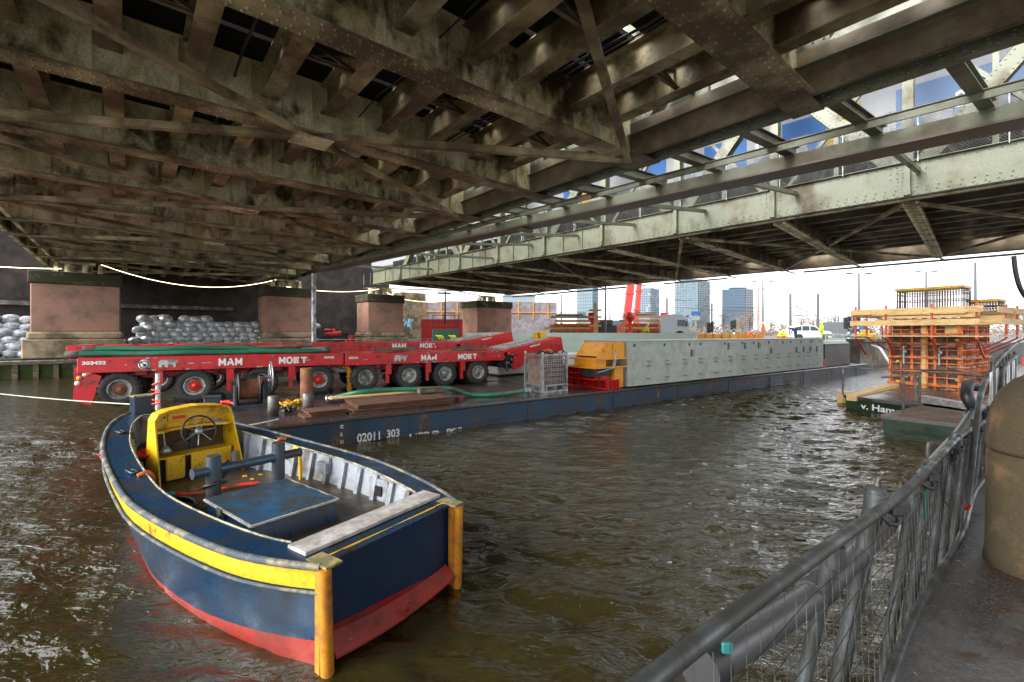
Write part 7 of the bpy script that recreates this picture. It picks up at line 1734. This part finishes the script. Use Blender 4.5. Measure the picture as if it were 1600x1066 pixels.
# second, higher tubes further along
fb = thing('site_fence', 'upright wire mesh fence panel with curved tubes behind the stone pillar', 'fence', K(3.8, -.1, 1.2))
mb = MB(); mb.tube(smooth([K(1.2, .0, 1.25), K(1.7, -.02, 1.95), K(2.3, -.02, 2.22), K(3.4, -.05, 2.42), K(4.6, -.1, 2.55), K(6.5, -.1, 2.6)], 5), .024, 8); mb.tube(smooth([K(2.6, -.05, 1.25), K(3.0, -.1, 2.1), K(3.6, -.1, 2.35), K(5, -.15, 2.45)], 5), .024, 8)
for s in (2.8, 3.6, 4.6, 5.8, 7.2): mb.cyl(K(s, -.06, 1.2), K(s, -.06, 2.45), .022, 8)
obj('frame', mb, M['tubegrey'], fb)
mb = MB()
s = 2.4
while s < 8: mb.tube([K(s, -.06, 1.3), K(s, -.06, 2.35)], .003, 3, 0, False, False); s += .08
for k in range(13): mb.tube([K(2.4, -.06, 1.3 + k * .08), K(8, -.06, 1.3 + k * .08)], .003, 3, 0, False, False)
obj('wire_mesh', mb, M['galv'], fb)
mb = MB(); a, b = K(4.3, -.25, 2.35), K(4.4, -.45, 2.0); mb.beam(a, b, .1, .03, vA, (0, 0), 0); mb.beam(a + V(0, 0, .1), a, .12, .05, vA, (0, 0), 1); solo('warning_board', mb, [M['white'], M['signalred']], 'white warning board with red top hung on the mesh fence at the right edge', 'sign')
mb = MB(); a, b = K(3.2, -.15, 1.95), K(4.1, -.5, 1.78); mb.tube([a, b], .018, 8, 0); mb.tube([a, a.lerp(b, .15)], .026, 8, 1); mb.tube([a.lerp(b, .85), b], .028, 8, 1); solo('tube_coupler', mb, [M['blackmetal'], plain('light_blue_cap', (.2, .5, .75), .4)], 'black tube with light blue ends at the mesh fence', 'tube')
mb = MB(); mb.tube(smooth([K(4.0, .12, 2.05), K(3.7, .2, 2.12), K(3.45, .2, 2.0), K(3.5, .15, 1.85)], 4), .06, 8); mb.box(tuple(K(3.55, .15, 1.95)), (.16, .12, .2), None, 1, .04); solo('pump_fitting', mb, [M['blackmetal'], M['galv']], 'grey pump fitting with a bent black pipe on the railing by the formwork', 'pump')
mb = MB(); c = K(-.45, .06, 1.9); mb.cyl(c, c + V(.02, .0, -.35), .016, 8); c2 = K(-1.55, .1, 1.7)
solo('bottle_green_bar', mb, plain('bottle_green', (.01, .06, .045), .3), 'short dark green bar hanging in the near mesh', 'bar')
mb = MB(); c = K(.5, -.05, 1.42); mb.cyl(c, c + V(.04, .015, .025), .014, 10); solo('red_cap', mb, M['reddark'], 'small red cap at the foot of the near railing', 'cap')
mb = MB(); c = K(-3.15, .08, 1.92); mb.box(tuple(c), (.03, .012, .03), None, 0, .004); solo('tape_piece', mb, plain('teal_tape', (.02, .16, .14), .5), 'small teal tape at the pipe end, bottom of the picture', 'tape')
# stone block at the right edge
def block():
    c = V(3.78, 2.95, 0); r = thing('stone_pillar', 'big rounded mossy brown stone pillar on the walkway at the right edge', 'pillar', (c.x, c.y, 1.2))
    def shape(n, rr, z):
        out = []
        for k in range(n):
            a = 2 * math.pi * k / n; ca, sa = math.cos(a), math.sin(a); e = .55
            out.append(V(c.x, c.y, z) + uA * (math.copysign(abs(ca) ** e, ca) * rr * .76) + vA * (math.copysign(abs(sa) ** e, sa) * rr * .76))
        return out
    def stack(levels, nm):
        mb = MB(); n = 40; vs = []
        for z, rr in levels: vs += shape(n, rr, z)
        fs = [(i * n + k, i * n + (k + 1) % n, (i + 1) * n + (k + 1) % n, (i + 1) * n + k) for i in range(len(levels) - 1) for k in range(n)]
        fs += [tuple(range(n))[::-1], tuple((len(levels) - 1) * n + k for k in range(n))]
        mb.add(vs, fs, 0, True); return obj(nm, mb, M['pillar'], r)
    stack([(1.19, .66), (1.3, .645), (1.92, .64), (1.955, .63)], 'lower_block')
    stack([(1.965, .63), (1.99, .64), (2.15, .635), (2.25, .61), (2.35, .56), (2.43, .47), (2.49, .33), (2.52, .15), (2.525, .02)], 'upper_block')
M['pillar'] = worn('mossy_brown_stone', (.22, .12, .055), (.06, .045, .022), .47, 3.2, .85, 70, bump=2.5, chips=((.07, .06, .03), 5, .60))
block()
mb = MB(); rnd = random.Random(31)
for k in range(46):
    p = K(rnd.uniform(-2.4, 2), -rnd.uniform(.03, .9) if k % 3 else -rnd.uniform(.02, .12), 1.204); s = rnd.uniform(.01, .03); a = rnd.random() * 6
    mb.add([p + V(s * math.cos(a), s * math.sin(a), 0), p + V(-s * .6 * math.sin(a), s * .6 * math.cos(a), .006), p - V(s * math.cos(a), s * math.sin(a), -.004), p + V(s * .6 * math.sin(a), -s * .6 * math.cos(a), .002)], [(0, 1, 2, 3)])
o = obj('leaf_litter', mb, M['timber'], fix=False); tag(o, 'scattered brown leaf litter on the wet walkway', 'leaves', None, 'stuff')
# hanging black cable at top right
mb = MB(); mb.tube(smooth([PD(1584, 400, 14), PD(1587, 425, 14), PD(1594, 450, 14), PD(1606, 468, 14), PD(1620, 480, 14)]), .06, 8); solo('hanging_cable', mb, M['black'], 'black cable hanging down at the right edge below the bridge', 'cable')
